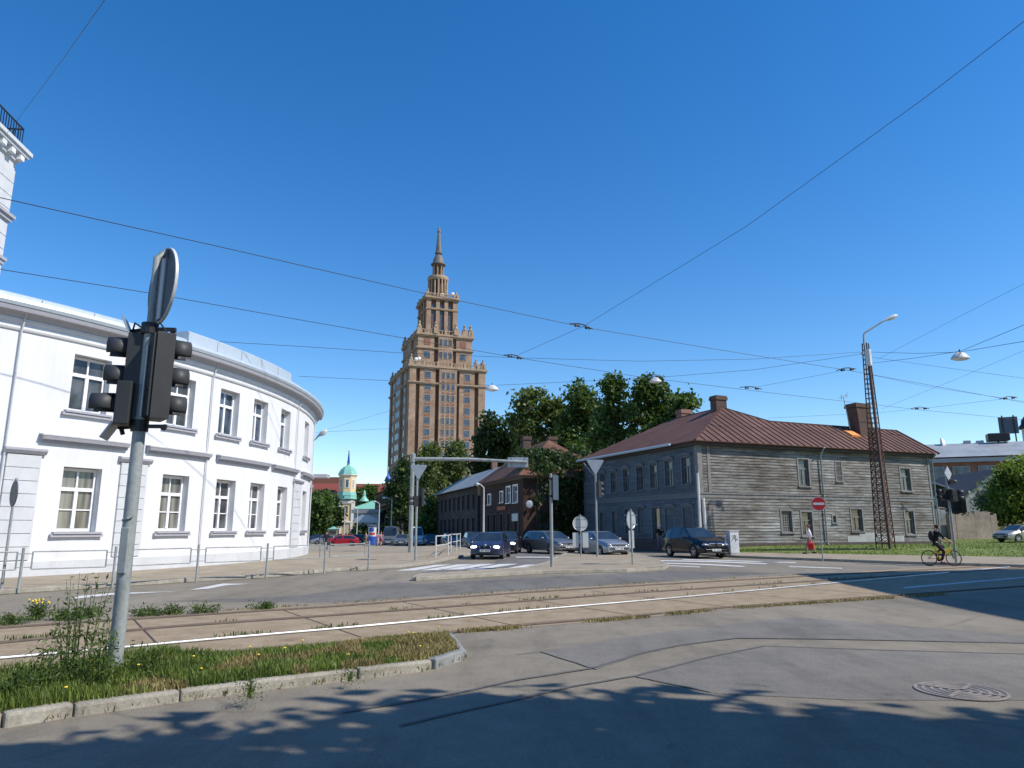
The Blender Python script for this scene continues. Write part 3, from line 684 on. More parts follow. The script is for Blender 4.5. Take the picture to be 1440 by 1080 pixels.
for x in (sx0+2.65, cx, sx1-2.65):
    z0, z1 = zf(466, sy0), zf(437, sy0); m_ = MB(); m_.box(x-.75, x+.75, sy0+.75, sy0+.9, z0, z1); w_ = m_.build('window', M['pane'], tt)
    m_ = MB()
    for k in range(1, 4): zz = z0+(z1-z0)*k/4; m_.box(x-.75, x+.75, sy0+.7, sy0+.749, zz-.12, zz+.12)
    m_.box(x-.08, x+.08, sy0+.7, sy0+.749, z0, z1); m_.build('glazing_bar', M['redpanel'], w_)
    m_ = MB(); m_.box(x-.7, x+.7, sy0+.75, sy0+.9, zf(433, sy0), zf(428, sy0)); m_.build('window', M['pane'], tt)
for i in range(8):   # windows of the shaded flank
    z = zf(533+i*16)
    for y in (7.2, 14.2, 16.5, 18.8, 26.2):
        m_ = MB(); m_.box(-.45 if 12 < y < 21 else .02, .3, y-.7, y+.7, z, z+2.1); m_.build('window', M['pane'], tt)
# lanterns, cone and spire
def drum(name, r0, z0, z1, mat, n=8): m_ = MB(); m_.lathe([(r0, z0), (r0, z1)], n, (cx, cy, 0), a0=R(22.5)); return m_.build(name, M[mat], tt)
drum('lantern_core', 2.7, ZC-.2, ZD, 'tower_shade')
for k in range(16):
    a = R(k*22.5+11); m_ = MB(); m_.lathe([(.42, ZC+.3), (.36, ZD-1.2)], 8, (cx+3.5*math.cos(a), cy+3.5*math.sin(a), 0)); m_.build('column', M['tower_trim'], tt, smooth=50)
m_ = MB(); m_.lathe([(3.6, ZD-1.2), (3.9, ZD-1.1), (4.1, ZD-.3), (4.0, ZD+.4), (3.4, ZD+.4), (0, ZD+.4)], 16, (cx, cy, 0)); m_.build('lantern_cornice', M['tower_trim'], tt)
m_ = MB(); m_.lathe([(4.1, ZC-.1), (4.1, ZC+.5), (0, ZC+.5)], 16, (cx, cy, 0)); m_.build('lantern_base', M['tower_trim'], tt)
drum('cupola_core', 1.35, ZD, ZE, 'tower_shade')
for k in range(8):
    a = R(k*45+22.5); m_ = MB(); m_.lathe([(.28, ZD+.4), (.25, ZE-.3)], 8, (cx+1.95*math.cos(a), cy+1.95*math.sin(a), 0)); m_.build('column', M['tower_trim'], tt, smooth=50)
m_ = MB(); m_.lathe([(2.1, ZE-.4), (2.9, ZE+.1), (2.9, ZE+.5), (2.3, ZE+.9), (1.9, ZE+2.6), (1.2, ZE+4.1), (.95, ZE+4.3)], 16, (cx, cy, 0)); m_.build('cupola_roof', M['spire'], tt, smooth=35)
m_ = MB(); m_.lathe([(.95, ZE+4.3), (1.45, ZE+4.9), (1.45, ZE+5.3), (.95, ZE+5.9)], 16, (cx, cy, 0)); m_.build('spire_collar', M['spire'], tt, smooth=35)
zs1 = TF.front(615, 325, cy)[1]; zs2 = TF.front(615, 316.5, cy)[1]
m_ = MB(); m_.lathe([(1.1, ZE+5.9), (.95, ZE+8), (.55, zs1-.5), (.75, zs1-.3), (.6, zs1+.3), (0, zs2)], 8, (cx, cy, 0)); m_.build('spire', M['spire'], tt)
for x, y, z in ((W_-3.4, 1.0, ZA+2.6), (W_-1.4, 1.0, ZA+2.6), (2.6, 1.5, ZA+2.6), (3.8, 2, ZA+3), (sx1-1.5, sy0+1, ZC+2.3), (cx+1, cy-4, ZC+2.2)):
    m_ = MB(); m_.lathe([(.1, 0), (.55, .15), (.62, .3), (0, .22)], 12, axis='y'); m_.v = [(p[0]+x, p[1]+y, p[2]+z) for p in m_.v]; m_.bar((x, y+.2, z), (x, y+.2, z-2.2), .12); m_.build('dish_antenna', M['frame'], tt)
# ================================================================= GREY WOODEN HOUSE
HA = at(984, 700, 48.0); HF = Frame((HA.x, HA.y), math.atan2(.39, .92)); HL = 22.5; HD = 16.0
EZ = HF.front(984, 620)[1]
wh = thing('wooden_house', 'weathered two storey wooden house with peeling grey boards and rusty brown sheet roof', 'house', (HF.O.x, HF.O.y, 0), HF.yaw)
def opening_wall(name, mat, parent, axis, length, z1, holes, depth=.16, pitch=0.0):
    """wall plane with real window recesses; axis 'x' = front (y=0), 'y' = left flank (x=0)"""
    us = sorted({0.0, length} | {h[0] for h in holes} | {h[1] for h in holes}); zz = sorted({-2.0, z1} | {h[2] for h in holes} | {h[3] for h in holes})
    def P3(u, d, z): return (u, d, z) if axis == 'x' else (d, u, z)
    m_ = MB()
    for i in range(len(us)-1):
        for j in range(len(zz)-1):
            u_, z_ = (us[i]+us[i+1])/2, (zz[j]+zz[j+1])/2
            if any(h[0] < u_ < h[1] and h[2] < z_ < h[3] for h in holes): continue
            if not pitch:
                m_.poly([P3(us[i], 0, zz[j]), P3(us[i+1], 0, zz[j]), P3(us[i+1], 0, zz[j+1]), P3(us[i], 0, zz[j+1])]); continue
            k0, k1 = math.ceil(zz[j]/pitch+1e-6), math.floor(zz[j+1]/pitch-1e-6); lv = [zz[j]]+[k*pitch for k in range(k0, k1+1)]+[zz[j+1]]
            for za, zb in zip(lv, lv[1:]):
                kb = math.floor((za+zb)/2/pitch); rb_ = random.Random(kb*31+int(us[i]*7)); lap = .022*rb_.uniform(.6, 1.5)
                oa, ob = -lap*(1-(za/pitch-kb))-.001, -lap*(1-(zb/pitch-kb))-.001
                m_.poly([P3(us[i], oa, za), P3(us[i+1], oa, za), P3(us[i+1], ob, zb), P3(us[i], ob, zb)])
                m_.poly([P3(us[i], oa, za), P3(us[i+1], oa, za), P3(us[i+1], 0.01, za), P3(us[i], 0.01, za)])
    for a, c, b_, t_ in holes:
        q = [(a, b_), (c, b_), (c, t_), (a, t_)]
        for k in range(4):
            (p0, z0), (p1, z1_) = q[k], q[(k+1) % 4]
            m_.poly([P3(p0, 0, z0), P3(p1, 0, z1_), P3(p1, depth+.1, z1_), P3(p0, depth+.1, z0)])
    return m_.build(name, mat, parent)
def woodwin(parent, axis, a, c, z0, z1, frame, glass, style='sash', hood=False, depth=.16, cas=.12, name='window'):
    def bx(m_, u0, u1, d0, d1, za, zb):
        if axis == 'x': m_.box(u0, u1, d0, d1, za, zb)
        else: m_.box(d0, d1, u0, u1, za, zb)
    m_ = MB(); t_ = .07; d = depth
    bx(m_, a-cas, a, -.05, .03, z0-.05, z1+cas); bx(m_, c, c+cas, -.05, .03, z0-.05, z1+cas); bx(m_, a+.002, c-.002, -.048, .028, z1, z1+cas-.002)
    bx(m_, a-cas-.04, c+cas+.04, -.12, .02, z0-.12, z0-.052)
    bx(m_, a+.002, a+t_, d-.06, d+.02, z0, z1); bx(m_, c-t_, c-.002, d-.06, d+.02, z0, z1); bx(m_, a+t_, c-t_, d-.058, d+.02, z1-t_, z1-.002); bx(m_, a+t_, c-t_, d-.058, d+.02, z0+.002, z0+t_)
    if style == 'sash':
        zt = z0+(z1-z0)*.64; bx(m_, a+t_, c-t_, d-.05, d+.02, zt-.04, zt+.04); bx(m_, (a+c)/2-.035, (a+c)/2+.035, d-.045, d+.02, z0+t_, zt-.04)
    if style == 'bars':
        for k in range(1, 5): u = a+(c-a)*k/5; bx(m_, u-.02, u+.02, -.03, .0, z0, z1)
        bx(m_, a, c, -.028, -.002, z0+.35, z0+.4); bx(m_, a, c, -.028, -.002, z1-.3, z1-.25)
    if style == 'lattice':
        for k in range(1, 5): u = a+(c-a)*k/5; bx(m_, u-.03, u+.03, d-.05, d+.02, z0, z1)
        for k in range(1, 8): zz = z0+(z1-z0)*k/8; bx(m_, a, c, d-.045, d+.015, zz-.025, zz+.025)
    if hood:
        n_ = 8; pts = []
        for k in range(n_+1):
            u = a-cas-.1+(c-a+2*cas+.2)*k/n_; pts.append((u, z1+cas+.05+.16*math.sin(math.pi*k/n_)))
        for k in range(n_):
            (u0, q0), (u1, q1) = pts[k], pts[k+1]
            vs = []
            for dd in (-.14, .02):
                for (u, q) in ((u0, z1+cas), (u1, z1+cas), (u1, q1), (u0, q0)): vs.append((u, dd, q) if axis == 'x' else (dd, u, q))
            m_.add(vs, [(0,1,2,3), (4,7,6,5), (0,4,5,1), (2,6,7,3)])
    w_ = m_.build(name, frame, parent)
    if glass:
        m_ = MB(); pl = [(a, z0), (c, z0), (c, z1), (a, z1)]
        m_.poly([(u, d+.0, z) if axis == 'x' else (d+.0, u, z) for u, z in pl]); m_.build('pane', glass, w_)
    return w_
fw = []   # front openings: pixel rectangles
for x0, y0, x1, y1, st in ((1121.5, 646, 1138.5, 683, 'sash'), (1174.5, 650, 1184, 676, 'bars'), (1265, 659, 1281.5, 690, 'sash'), (1098, 718.5, 1114.5, 748, 'lattice'), (1126, 720, 1143.5, 753, 'sash'),
                       (1170.5, 725.5, 1175.5, 734.5, 'plain'), (1196, 716, 1214, 746.5, 'sash'), (1271.5, 719, 1287, 751, 'sash')):
    a, zt = HF.front(x0, y0); c, zb = HF.front(x1, y1)
    zt = (HF.front((x0+x1)/2, y0)[1]); zb = HF.front((x0+x1)/2, y1)[1]; fw.append((a, c, zb, zt, st))
opening_wall('front_wall', M['clap'], wh, 'x', HL, EZ, [f[:4] for f in fw], pitch=.2)
for a, c, z0, z1, st in fw: woodwin(wh, 'x', a, c, z0, z1, M['trimwood'], M['pane'], st)
sw = []
for i in range(7):
    q = ((959.5, 641, 971, 681), (935.5, 646, 946, 684), (914.5, 651, 924, 687), (895.5, 655, 904, 690), (876.5, 658.5, 884.5, 692.5), (859, 662.5, 866.5, 694), (844, 665, 850.5, 696))[i]
    ya = HF.side(q[2], 660)[0]; yb = HF.side(q[0], 660)[0]; px = (q[0]+q[2])/2; zt = HF.side(px, q[1]+2)[1]; zb = HF.side(px, q[3]-1)[1]; sw.append((ya, yb, zb, zt, 'sash'))
for q, st in (((961, 714, 974, 746), 'door'), ((936, 715, 948, 748), 'door'), ((917.5, 714, 928, 762), 'plain'), ((897.5, 715, 906.5, 750), 'door'), ((879, 716, 887, 750), 'sash'), ((861, 719, 867.5, 751), 'sash'), ((844, 721, 850.5, 750), 'sash')):
    ya = HF.side(q[2], 720)[0]; yb = HF.side(q[0], 720)[0]; px = (q[0]+q[2])/2; zt = HF.side(px, q[1])[1]; zb = HF.side(px, q[3])[1]; sw.append((ya, yb, max(.5, zb), zt, st))
HD = max(HD, sw[6][1]+1.4)
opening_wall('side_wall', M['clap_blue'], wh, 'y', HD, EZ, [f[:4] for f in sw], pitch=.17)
for i, (a, c, z0, z1, st) in enumerate(sw):
    if st == 'door':
        d_ = woodwin(wh, 'y', a, c, z0, z1, M['trimwood_blue'], None, 'plain', True, name='door')
        m_ = MB()
        n_ = 4
        for k in range(n_): u0 = a+(c-a)*k/n_; m_.box(.05, .1, u0+.01, u0+(c-a)/n_-.01, z0, z1)
        m_.build('door_leaf', M['clap_blue'], d_)
    else: woodwin(wh, 'y', a, c, z0, z1, M['trimwood_blue'], M['curtain_pane'] if (i % 7 > 3 and i > 6) else M['pane'], st, i < 7)
m_ = MB(); m_.box(HL-.02, HL, .01, 7.0, 0, EZ); m_.poly([(HL, 0, EZ), (HL, 7, EZ), (HL, 3.4, EZ+2.2)]); m_.box(.05, HL, 6.98, 7.0, 0, EZ); m_.box(.05, 13, HD-.02, HD, 0, EZ); m_.box(12.98, 13, 7, HD, 0, EZ); m_.build('back_wall', M['clap_dark'], wh)
zbelt = HF.front(1020, 695)[1]
m_ = MB(); m_.box(-.08, HL+.02, -.09, .0, zbelt, zbelt+.1); m_.box(-.05, HL+.02, -.04, -.001, zbelt-.22, zbelt-.003); m_.build('belt_course', M['trimwood'], wh); m_ = MB(); m_.box(-.09, 0, .002, HD, zbelt, zbelt+.1); m_.box(-.05, -.001, .002, HD, zbelt-.25, zbelt-.003); m_.build('belt_course', M['trimwood_blue'], wh)
for bb in ((-.06, .28, -.06, 0, 0, zbelt-.23), (-.06, .3, -.065, 0, zbelt+.105, EZ-.3), (-.06, 0, .003, .28, 0, zbelt-.41), (-.06, 0, .003, .3, zbelt+.105, EZ-.3), (.75, .98, -.05, 0, zbelt+.105, EZ-.3), (HL-.28, HL+.05, -.05, 0, 0, zbelt-.23), (HL-.28, HL+.05, -.05, 0, zbelt+.105, EZ-.3)):
    m_ = MB(); m_.box(*bb); m_.build('corner_board', M['trimwood'], wh)
m_ = MB(); m_.box(-.3, HL+.3, -.3, 0, EZ-.3, EZ-.02); m_.box(-.3, 0, .003, HD, EZ-.3, EZ-.02); m_.build('eaves_board', M['trimwood_dark'], wh)
a, zt = HF.front(1191, 752); c, _ = HF.front(1271, 756)
m_ = MB(); m_.box(a, c, -.04, -.0, 0, zt-.1); m_.box(a+1.2, c-1.4, -.045, -.0, zt-.1, zt+.12); m_.build('cement_patch', M['plaster'], wh)
m_ = MB(); m_.box(-.12, HL+.06, -.12, -.041, 0, .62); m_.box(-.12, -.001, 0, HD, 0, .85); m_.build('footing', M['trimwood_dark'], wh)
# roof
ov = .55; ez = EZ-.02; sl_ = .63; rx, ry = 6.5, 5.0
def zr(y): return ez+sl_*(y+ov)
m_ = MB(); r1 = (rx, ry, zr(ry)); wy = 3.1; jx = 9.4
e = [(-ov, -ov, ez), (HL+ov, -ov, ez), (HL+ov, wy, zr(wy)), (jx, wy, zr(wy)), r1]
m_.poly(e); r2 = (rx, HD-4.5, zr(ry)); m_.poly([(-ov, -ov, ez), r1, r2, (-ov, HD+ov, ez)]); m_.poly([(-ov, HD+ov, ez), r2, (13.5, HD+ov, ez)])
m_.poly([r1, (jx, wy, zr(wy)), (13.5, 6.8, ez), (13.5, HD+ov, ez), r2]); m_.poly([(jx, wy, zr(wy)), (HL+ov, wy, zr(wy)), (HL+ov, 7.2, ez), (13.5, 6.8, ez)])
rf = m_.build('roof', M['roofbrown'], wh); sd_ = rf.modifiers.new('thickness', 'SOLIDIFY'); sd_.thickness = .07; sd_.offset = -1
m_ = MB(); x = .3
while x < HL+ov:
    yt = wy
    if x < rx: yt = -ov+(x+ov)*(ry+ov)/(rx+ov)
    elif x < jx: yt = ry+(wy-ry)*(x-rx)/(jx-rx)
    m_.bar((x, -ov-.01, ez+.02), (x, yt-.02, zr(yt)+.01), .045, .07); x += .63
y = 0.2
while y < HD:
    xt = rx if y > ry and y < HD-4.5 else (-ov+(y+ov)*(rx+ov)/(ry+ov) if y <= ry else max(-.4, rx*(HD+ov-y)/5.0))
    zt = ez+(zr(ry)-ez)*(xt+ov)/(rx+ov); m_.bar((-ov, y, ez+.02), (min(xt, rx), y, zt+.01), .03, .03); y += .63
m_.bar((-ov, -ov, ez+.03), (rx, ry, zr(ry)+.02), .12, .08); m_.bar((jx, wy, zr(wy)+.02), (HL+ov, wy, zr(wy)+.02), .14, .08); m_.bar(r1, r2, .12, .1); m_.bar(r1, (jx, wy, zr(wy)+.01), .1, .08); m_.bar((HL+ov, -ov, ez+.02), (HL+ov, wy, zr(wy)+.02), .12, .12)
m_.build('roof_seam', M['roofseam'], rf)
m_ = MB(); m_.tube([(-ov-.08, 2.2, ez-.03), (-ov-.08, HD, ez-.05)], .1, 8); m_.build('gutter', M['zinc'], wh, smooth=40)
def chimney(x, y, z0, z1, sx, sy, parent, lean=0.0, mat='brick_dark', cap=True):
    m_ = MB(); n_ = 5
    for i in range(n_):
        a, c = z0+(z1-z0)*i/n_, z0+(z1-z0)*(i+1)/n_; la, lc = lean*(i/n_)**1.6, lean*((i+1)/n_)**1.6
        q = [(-sx/2, -sy/2), (sx/2, -sy/2), (sx/2, sy/2), (-sx/2, sy/2)]
        m_.add([(x+p[0]+la, y+p[1], a) for p in q]+[(x+p[0]+lc, y+p[1], c) for p in q], [(0,1,5,4), (1,2,6,5), (2,3,7,6), (3,0,4,7), (4,5,6,7)])
    if cap: m_.box(x+lean-sx/2-.07, x+lean+sx/2+.07, y-sy/2-.07, y+sy/2+.07, z1-.32, z1-.1); m_.box(x+lean-sx/2-.03, x+lean+sx/2+.03, y-sy/2-.03, y+sy/2+.03, z1-.09, z1+.02)
    o = m_.build('chimney', M[mat], parent)
    m_ = MB(); m_.box(x+lean-sx/2+.15, x+lean+sx/2-.15, y-sy/2+.15, y+sy/2-.15, z1+.021, z1+.06); m_.build('flue', M['dark'], o); return o
zc = HF.loc(onplane(1018, 558, HF.O+HF.v*(ry+.2), HF.v))[2]; chimney(rx-.15, ry+.3, zr(ry)-.8, zc, 1.0, .75, rf, mat='brick_dark')
q = HF.loc(onplane(961, 577, HF.O+HF.u*(rx+.6), HF.u)); chimney(rx+.6, q[1], zr(ry)-1.5, q[2], 1.0, .8, rf, mat='brick')
a, zt = HF.front(1195, 568, 2.2); c, _ = HF.front(1219, 568, 2.2); chimney((a+c)/2+.12, 2.2, zr(2.2)-1.0, zt, c-a-.4, 1.05, rf, -.26)
a, zt = HF.front(1189, 601, 1.9); m_ = MB(); m_.M = Matrix.Translation((a+.5, 1.75, zr(1.75)+.12)) @ Matrix.Rotation(math.atan(sl_), 4, 'X'); m_.box(-.45, .45, -.45, .45, -.04, .04); m_.box(-.5, .5, -.5, .5, -.12, -.041); m_.build('roof_hatch', M['skylight'], rf)
m_ = MB(); q = HF.front(1189, 570, 2.0); m_.tube([(q[0]+.25, 2.0, q[1]-1.9), (q[0]-.15, 2.0, q[1]+.7)], .03, 6); m_.bar((q[0]-.55, 2.0, q[1]+.55), (q[0]+.25, 2.0, q[1]+.85), .05); m_.bar((q[0]-.5, 1.9, q[1]+.4), (q[0]-.4, 1.9, q[1]+.85), .03); m_.bar((q[0]+.1, 1.9, q[1]+.6), (q[0]+.2, 1.9, q[1]+1.05), .03); m_.build('aerial', M['galv'], rf)
for px in (1155.5, 1303.5):
    a = HF.front(px, 690)[0] if px < 1200 else HL+.12
    m_ = MB(); m_.tube([(a, -.6, EZ-.05), (a, -.45, EZ-.18), (a, -.15, EZ-.6), (a, -.14, .55), (a, -.3, .42)], .06, 8); m_.build('downpipe', M['galv'], wh, smooth=40)
for p0, p1, d in (((981, 665), (985, 748), 'y'), ((989, 700), (993, 748), 'x')):
    if d == 'y': a = HF.side(p0[0], p0[1], -.2); c = HF.side(p1[0], p1[1], -.2); pts = [(-.2, a[0], a[1]), (-.2, c[0], .3)]
    else: a = HF.front(p0[0], p0[1], -.2); c = HF.front(p1[0], p1[1], -.2); pts = [(a[0], -.2, a[1]), (c[0], -.2, .3)]
    m_ = MB(); m_.tube(pts, .085, 8); m_.build('white_pipe', M['pvc'], wh, smooth=40)

# ================================================================= BROWN CORNER HOUSE and GREY ROOF HOUSE along the street
BA = at(736, 700, 62.0); BF = Frame((BA.x, BA.y), R(17)); BL, BD = 8.4, 14.8; bz = BF.front(736, 668)[1]
bh = thing('brown_house', 'dark brown wooden corner house with clay tile hip roof half hidden by ivy', 'house', (BF.O.x, BF.O.y, 0), BF.yaw)
opw = []
for x0, x1, y0, y1, st in ((722, 728, 683, 706, 'sash'), (712.5, 718, 685, 706.5, 'sash'), (703.5, 707.5, 692, 706, 'sash'), (686.5, 690.5, 696, 709, 'sash')):
    ya, yb = BF.side(x1, 690)[0], BF.side(x0, 690)[0]; px = (x0+x1)/2; opw.append((ya, yb, BF.side(px, y1)[1], BF.side(px, y0)[1], st))
lowd = []
for x0, x1 in ((724, 730), (714, 718), (704, 708), (694, 698), (686, 690)):
    ya, yb = BF.side(x1, 740)[0], BF.side(x0, 740)[0]; lowd.append((ya, yb, .5, 2.9, 'plain'))
opening_wall('street_wall', M['clap_brown'], bh, 'y', BD, bz, [o[:4] for o in opw+lowd])
for o in opw: woodwin(bh, 'y', *o[:4], M['frame'], M['pane'], 'sash')
for o in lowd: woodwin(bh, 'y', *o[:4], M['trimwood_dark'], M['curtain_pane'], 'sash', name='shop_window')
ow = [(1.3, 2.3, 3.9, 5.4), (3.6, 4.6, 3.9, 5.4), (1.3, 2.3, 1.0, 2.7), (4.2, 5.3, .3, 2.6)]
opening_wall('front_wall', M['clap_brown'], bh, 'x', BL, bz, ow)
for o in ow: woodwin(bh, 'x', *o, M['trimwood_dark'], M['pane'], 'sash')
m_ = MB(); m_.box(BL-.02, BL, 0.01, BD, 0, bz); m_.box(.01, BL, BD-.02, BD, 0, bz); m_.build('back_wall', M['clap_dark'], bh)
m_ = MB(); ax, ay = BL*.5, 5.0; az = BF.loc(onplane(779, 619, BF.O+BF.v*ay, BF.v))[2]; o_ = .6; e = bz-.03
m_.poly([(-o_, -o_, e), (BL+o_, -o_, e), (ax, ay, az)]); m_.poly([(-o_, -o_, e), (ax, ay, az), (ax, BD-4, az), (-o_, BD+o_, e)]); m_.poly([(BL+o_, -o_, e), (BL+o_, BD+o_, e), (ax, BD-4, az), (ax, ay, az)]); m_.poly([(-o_, BD+o_, e), (ax, BD-4, az), (BL+o_, BD+o_, e)])
rf = m_.build('roof', M['rooforange'], bh); q = rf.modifiers.new('thickness', 'SOLIDIFY'); q.thickness = .12; q.offset = -1
m_ = MB(); m_.poly([(-o_, -o_, e+.01), (-o_, BD+o_, e+.01), (-.0, BD, e-.25), (0, 0, e-.25)]); m_.poly([(-o_, -o_, e+.01), (BL+o_, -o_, e+.01), (BL, 0, e-.25), (0, 0, e-.25)]); m_.build('soffit', M['trimwood'], bh)
chimney(ax-.8, 9.5, az-1, az+.8, .8, .6, rf, mat='brick_dark'); chimney(ax+2.0, 9.5, az-2, az+.9, .9, .6, rf, mat='brick_dark')
y0, z0 = BF.side(732, 715, -.08); y1, z1 = BF.side(715, 715, -.08)
# orange board, grey board, mirror disc
q = MB(); ya, za = BF.side(712, 711.5); yb, zb = BF.side(700, 718); q.box(-.1, -.03, ya, yb, zb, za); q.build('shop_board', plain('orange board', (.42,.09,.03), .7, var=.1), bh, bevel=.02)
q = MB(); ya, za = BF.side(729.5, 722); yb, zb = BF.side(721, 733); q.box(-.1, -.03, ya, yb, zb, za); q.build('notice_board', M['signback'], bh, bevel=.02)
q = MB(); m0 = BF.loc(at(744.5, 709, 61.3)); q.lathe([(.28, -.02), (.31, 0), (.28, .012), (0, .02)], 20, axis='y'); q.v = [(p[0]+m0[0], -p[1]+m0[1], p[2]+m0[2]) for p in q.v]; q.bar((m0[0], m0[1], m0[2]), (m0[0], .1, m0[2]-.1), .05); q.build('mirror', M['signback'], bh, smooth=40)
# grey metal roofed house
GA = BF.O+BF.v*(BD+1.2); GF = Frame((GA.x, GA.y), R(16.5)); gz = 6.25; GD = 23.0
gh = thing('timber_house', 'long dark timber house with blue grey sheet metal roof behind the brown house', 'house', (GF.O.x, GF.O.y, 0), GF.yaw)
gw = [(1.2+i*2.6, 2.2+i*2.6, 3.7, 5.3) for i in range(8)]; gd = [(1.2+i*2.6, 2.3+i*2.6, .5, 2.7) for i in range(8)]
opening_wall('street_wall', M['clap_dark'], gh, 'y', GD, gz, gw+gd)
for o in gw: woodwin(gh, 'y', *o, M['trimwood_dark'], M['pane'], 'sash')
for i, o in enumerate(gd): woodwin(gh, 'y', *o, M['trimwood_dark'], M['pane'], 'sash', name='window')
m_ = MB(); m_.box(.0, 6, -.02, 0, 0, gz); m_.box(5.98, 6, 0, GD, 0, gz); m_.box(.02, 6, GD-.02, GD, 0, gz); m_.poly([(0, 0, gz), (6, 0, gz), (3, 0, gz+1.9)]); m_.build('gable_wall', M['clap_dark'], gh)
m_ = MB(); m_.poly([(-.6, -.4, gz-.2), (3, -.4, gz+2.1), (3, GD-3.5, gz+2.1), (-.6, GD+.5, gz-.2)]); m_.poly([(6.6, -.4, gz-.2), (3, -.4, gz+2.1), (3, GD-3.5, gz+2.1), (6.6, GD+.5, gz-.2)]); m_.poly([(-.6, GD+.5, gz-.2), (3, GD-3.5, gz+2.1), (6.6, GD+.5, gz-.2)])
rf = m_.build('roof', M['roofgrey'], gh); q = rf.modifiers.new('thickness', 'SOLIDIFY'); q.thickness = .08
m_ = MB(); m_.box(2.7, 3.3, 4, 4.6, gz+1.5, gz+2.9); m_.build('chimney', M['brick'], rf)

# ================================================================= FAR STREET: dark block, church, red roof block, pavilion
DF = Frame((-21.5, 136), R(16)); dk = thing('dark_block', 'tall dark brick street block with shaded front behind the birch trees', 'building', (DF.O.x, DF.O.y, 0), DF.yaw)
dz = 9.6
dwn = [(2+i*3.4, 3.3+i*3.4, b_, b_+1.9) for i in range(13) for b_ in (1.2, 4.2, 7.0)]
opening_wall('street_wall', M['brick_dark'], dk, 'y', 47, dz, dwn)
for o in dwn: woodwin(dk, 'y', *o, M['trimwood_dark'], M['pane'], 'sash')
m_ = MB(); m_.box(0, 12, -.02, 0, 0, dz); m_.box(11.98, 12, 0, 47, 0, dz); m_.box(0.01, 12, 46.98, 47, 0, dz); m_.build('end_wall', M['brick_dark'], dk)
m_ = MB(); m_.poly([(-.6, -.4, dz), (6, 4, dz+1.6), (6, 43, dz+1.6), (-.6, 47.4, dz)]); m_.poly([(12.6, -.4, dz), (6, 4, dz+1.6), (6, 43, dz+1.6), (12.6, 47.4, dz)]); m_.poly([(-.6, -.4, dz), (6, 4, dz+1.6), (12.6, -.4, dz)]); m_.poly([(-.6, 47.4, dz), (6, 43, dz+1.6), (12.6, 47.4, dz)]); m_.build('roof', M['roofbrown'], dk)
m_ = MB(); m_.box(-1.0, 0, 6, 30, 6.2, 6.5); m_.build('ledge', M['redpanel'], dk)
# church tower
ch = at(486, 742, 200.0); ct = thing('church_tower', 'yellow octagonal church tower with green dome and thin blue spire', 'church tower', (ch.x, ch.y, 0), R(10))
def zch(py): return at(486, py, 200.0).z
r8 = 2.35/math.cos(R(22.5))
def oct_(name, prof, mat, smooth=None): m_ = MB(); m_.lathe(prof, 8, a0=R(22.5)); return m_.build(name, M[mat], ct, smooth)
m_ = MB(); m_.box(-1.9, 1.9, -1.9, 1.9, 0, zch(704)); m_.build('base', M['churchyellow'], ct)
m_ = MB()
for x in (-1.75, 1.75):
    for y in (-1.75, 1.75): m_.box(x-.4, x+.4, y-.4, y+.4, 0, zch(706)-.01)
m_.box(-2.2, 2.2, -2.2, 2.2, zch(735), zch(735)+.4); m_.box(-2.15, 2.15, -2.15, 2.15, zch(708), zch(705)); m_.build('pilaster', M['churchwhite'], ct)
oct_('skirt', [(r8*1.12, zch(702)), (r8*1.08, zch(698)), (r8*1.1, zch(697)), (r8*.98, zch(692))], 'green')
oct_('drum', [(r8*.96, zch(692)), (r8*.96, zch(669))], 'churchyellow')
oct_('drum_cornice', [(r8*.98, zch(670.5)), (r8*1.12, zch(668.5)), (r8*1.12, zch(667.5)), (r8*.9, zch(667))], 'churchwhite')
m_ = MB()
for k in range(9): a = math.pi/2*k/8; pass
oct_('dome', [(r8*1.12, zch(667.4)), (r8*1.02, zch(664.5)), (r8*.85, zch(660.5)), (r8*.58, zch(657.3)), (r8*.25, zch(655.3)), (.45, zch(654.5)), (.4, zch(652.5)), (.55, zch(652.2)), (.3, zch(651.5))], 'green')
oct_('spire', [(.42, zch(651.5)), (.1, zch(634)), (.0, zch(633))], 'blue')
m_ = MB(); m_.ball((0, 0, zch(633)), .25, 8); m_.bar((0, 0, zch(633)), (0, 0, zch(628)), .1); m_.bar((-.45, 0, zch(630)), (.45, 0, zch(630)), .1); m_.build('cross', M['frame'], ct)
for k in range(8):
    a = R(k*45); m_ = MB(); m_.M = Matrix.Rotation(a, 4, 'Z'); d0 = r8*.96*math.cos(R(22.5)); m_.box(d0-.05, d0+.08, -.62, .62, zch(687), zch(674)); w_ = m_.build('window', M['churchwhite'], ct)
    m_ = MB(); m_.M = Matrix.Rotation(a, 4, 'Z'); m_.box(d0+.081, d0+.1, -.38, .38, zch(686), zch(675)); m_.build('pane', M['beige'] if k % 2 else M['pane_sky'], w_)
m_ = MB(); m_.box(-.45, .45, -1.96, -1.85, zch(721), zch(712)); m_.build('belfry_window', M['pane'], ct); m_ = MB(); m_.box(-.8, .8, -1.97, -1.85, zch(755), zch(738)); m_.build('portal', M['beige'], ct)
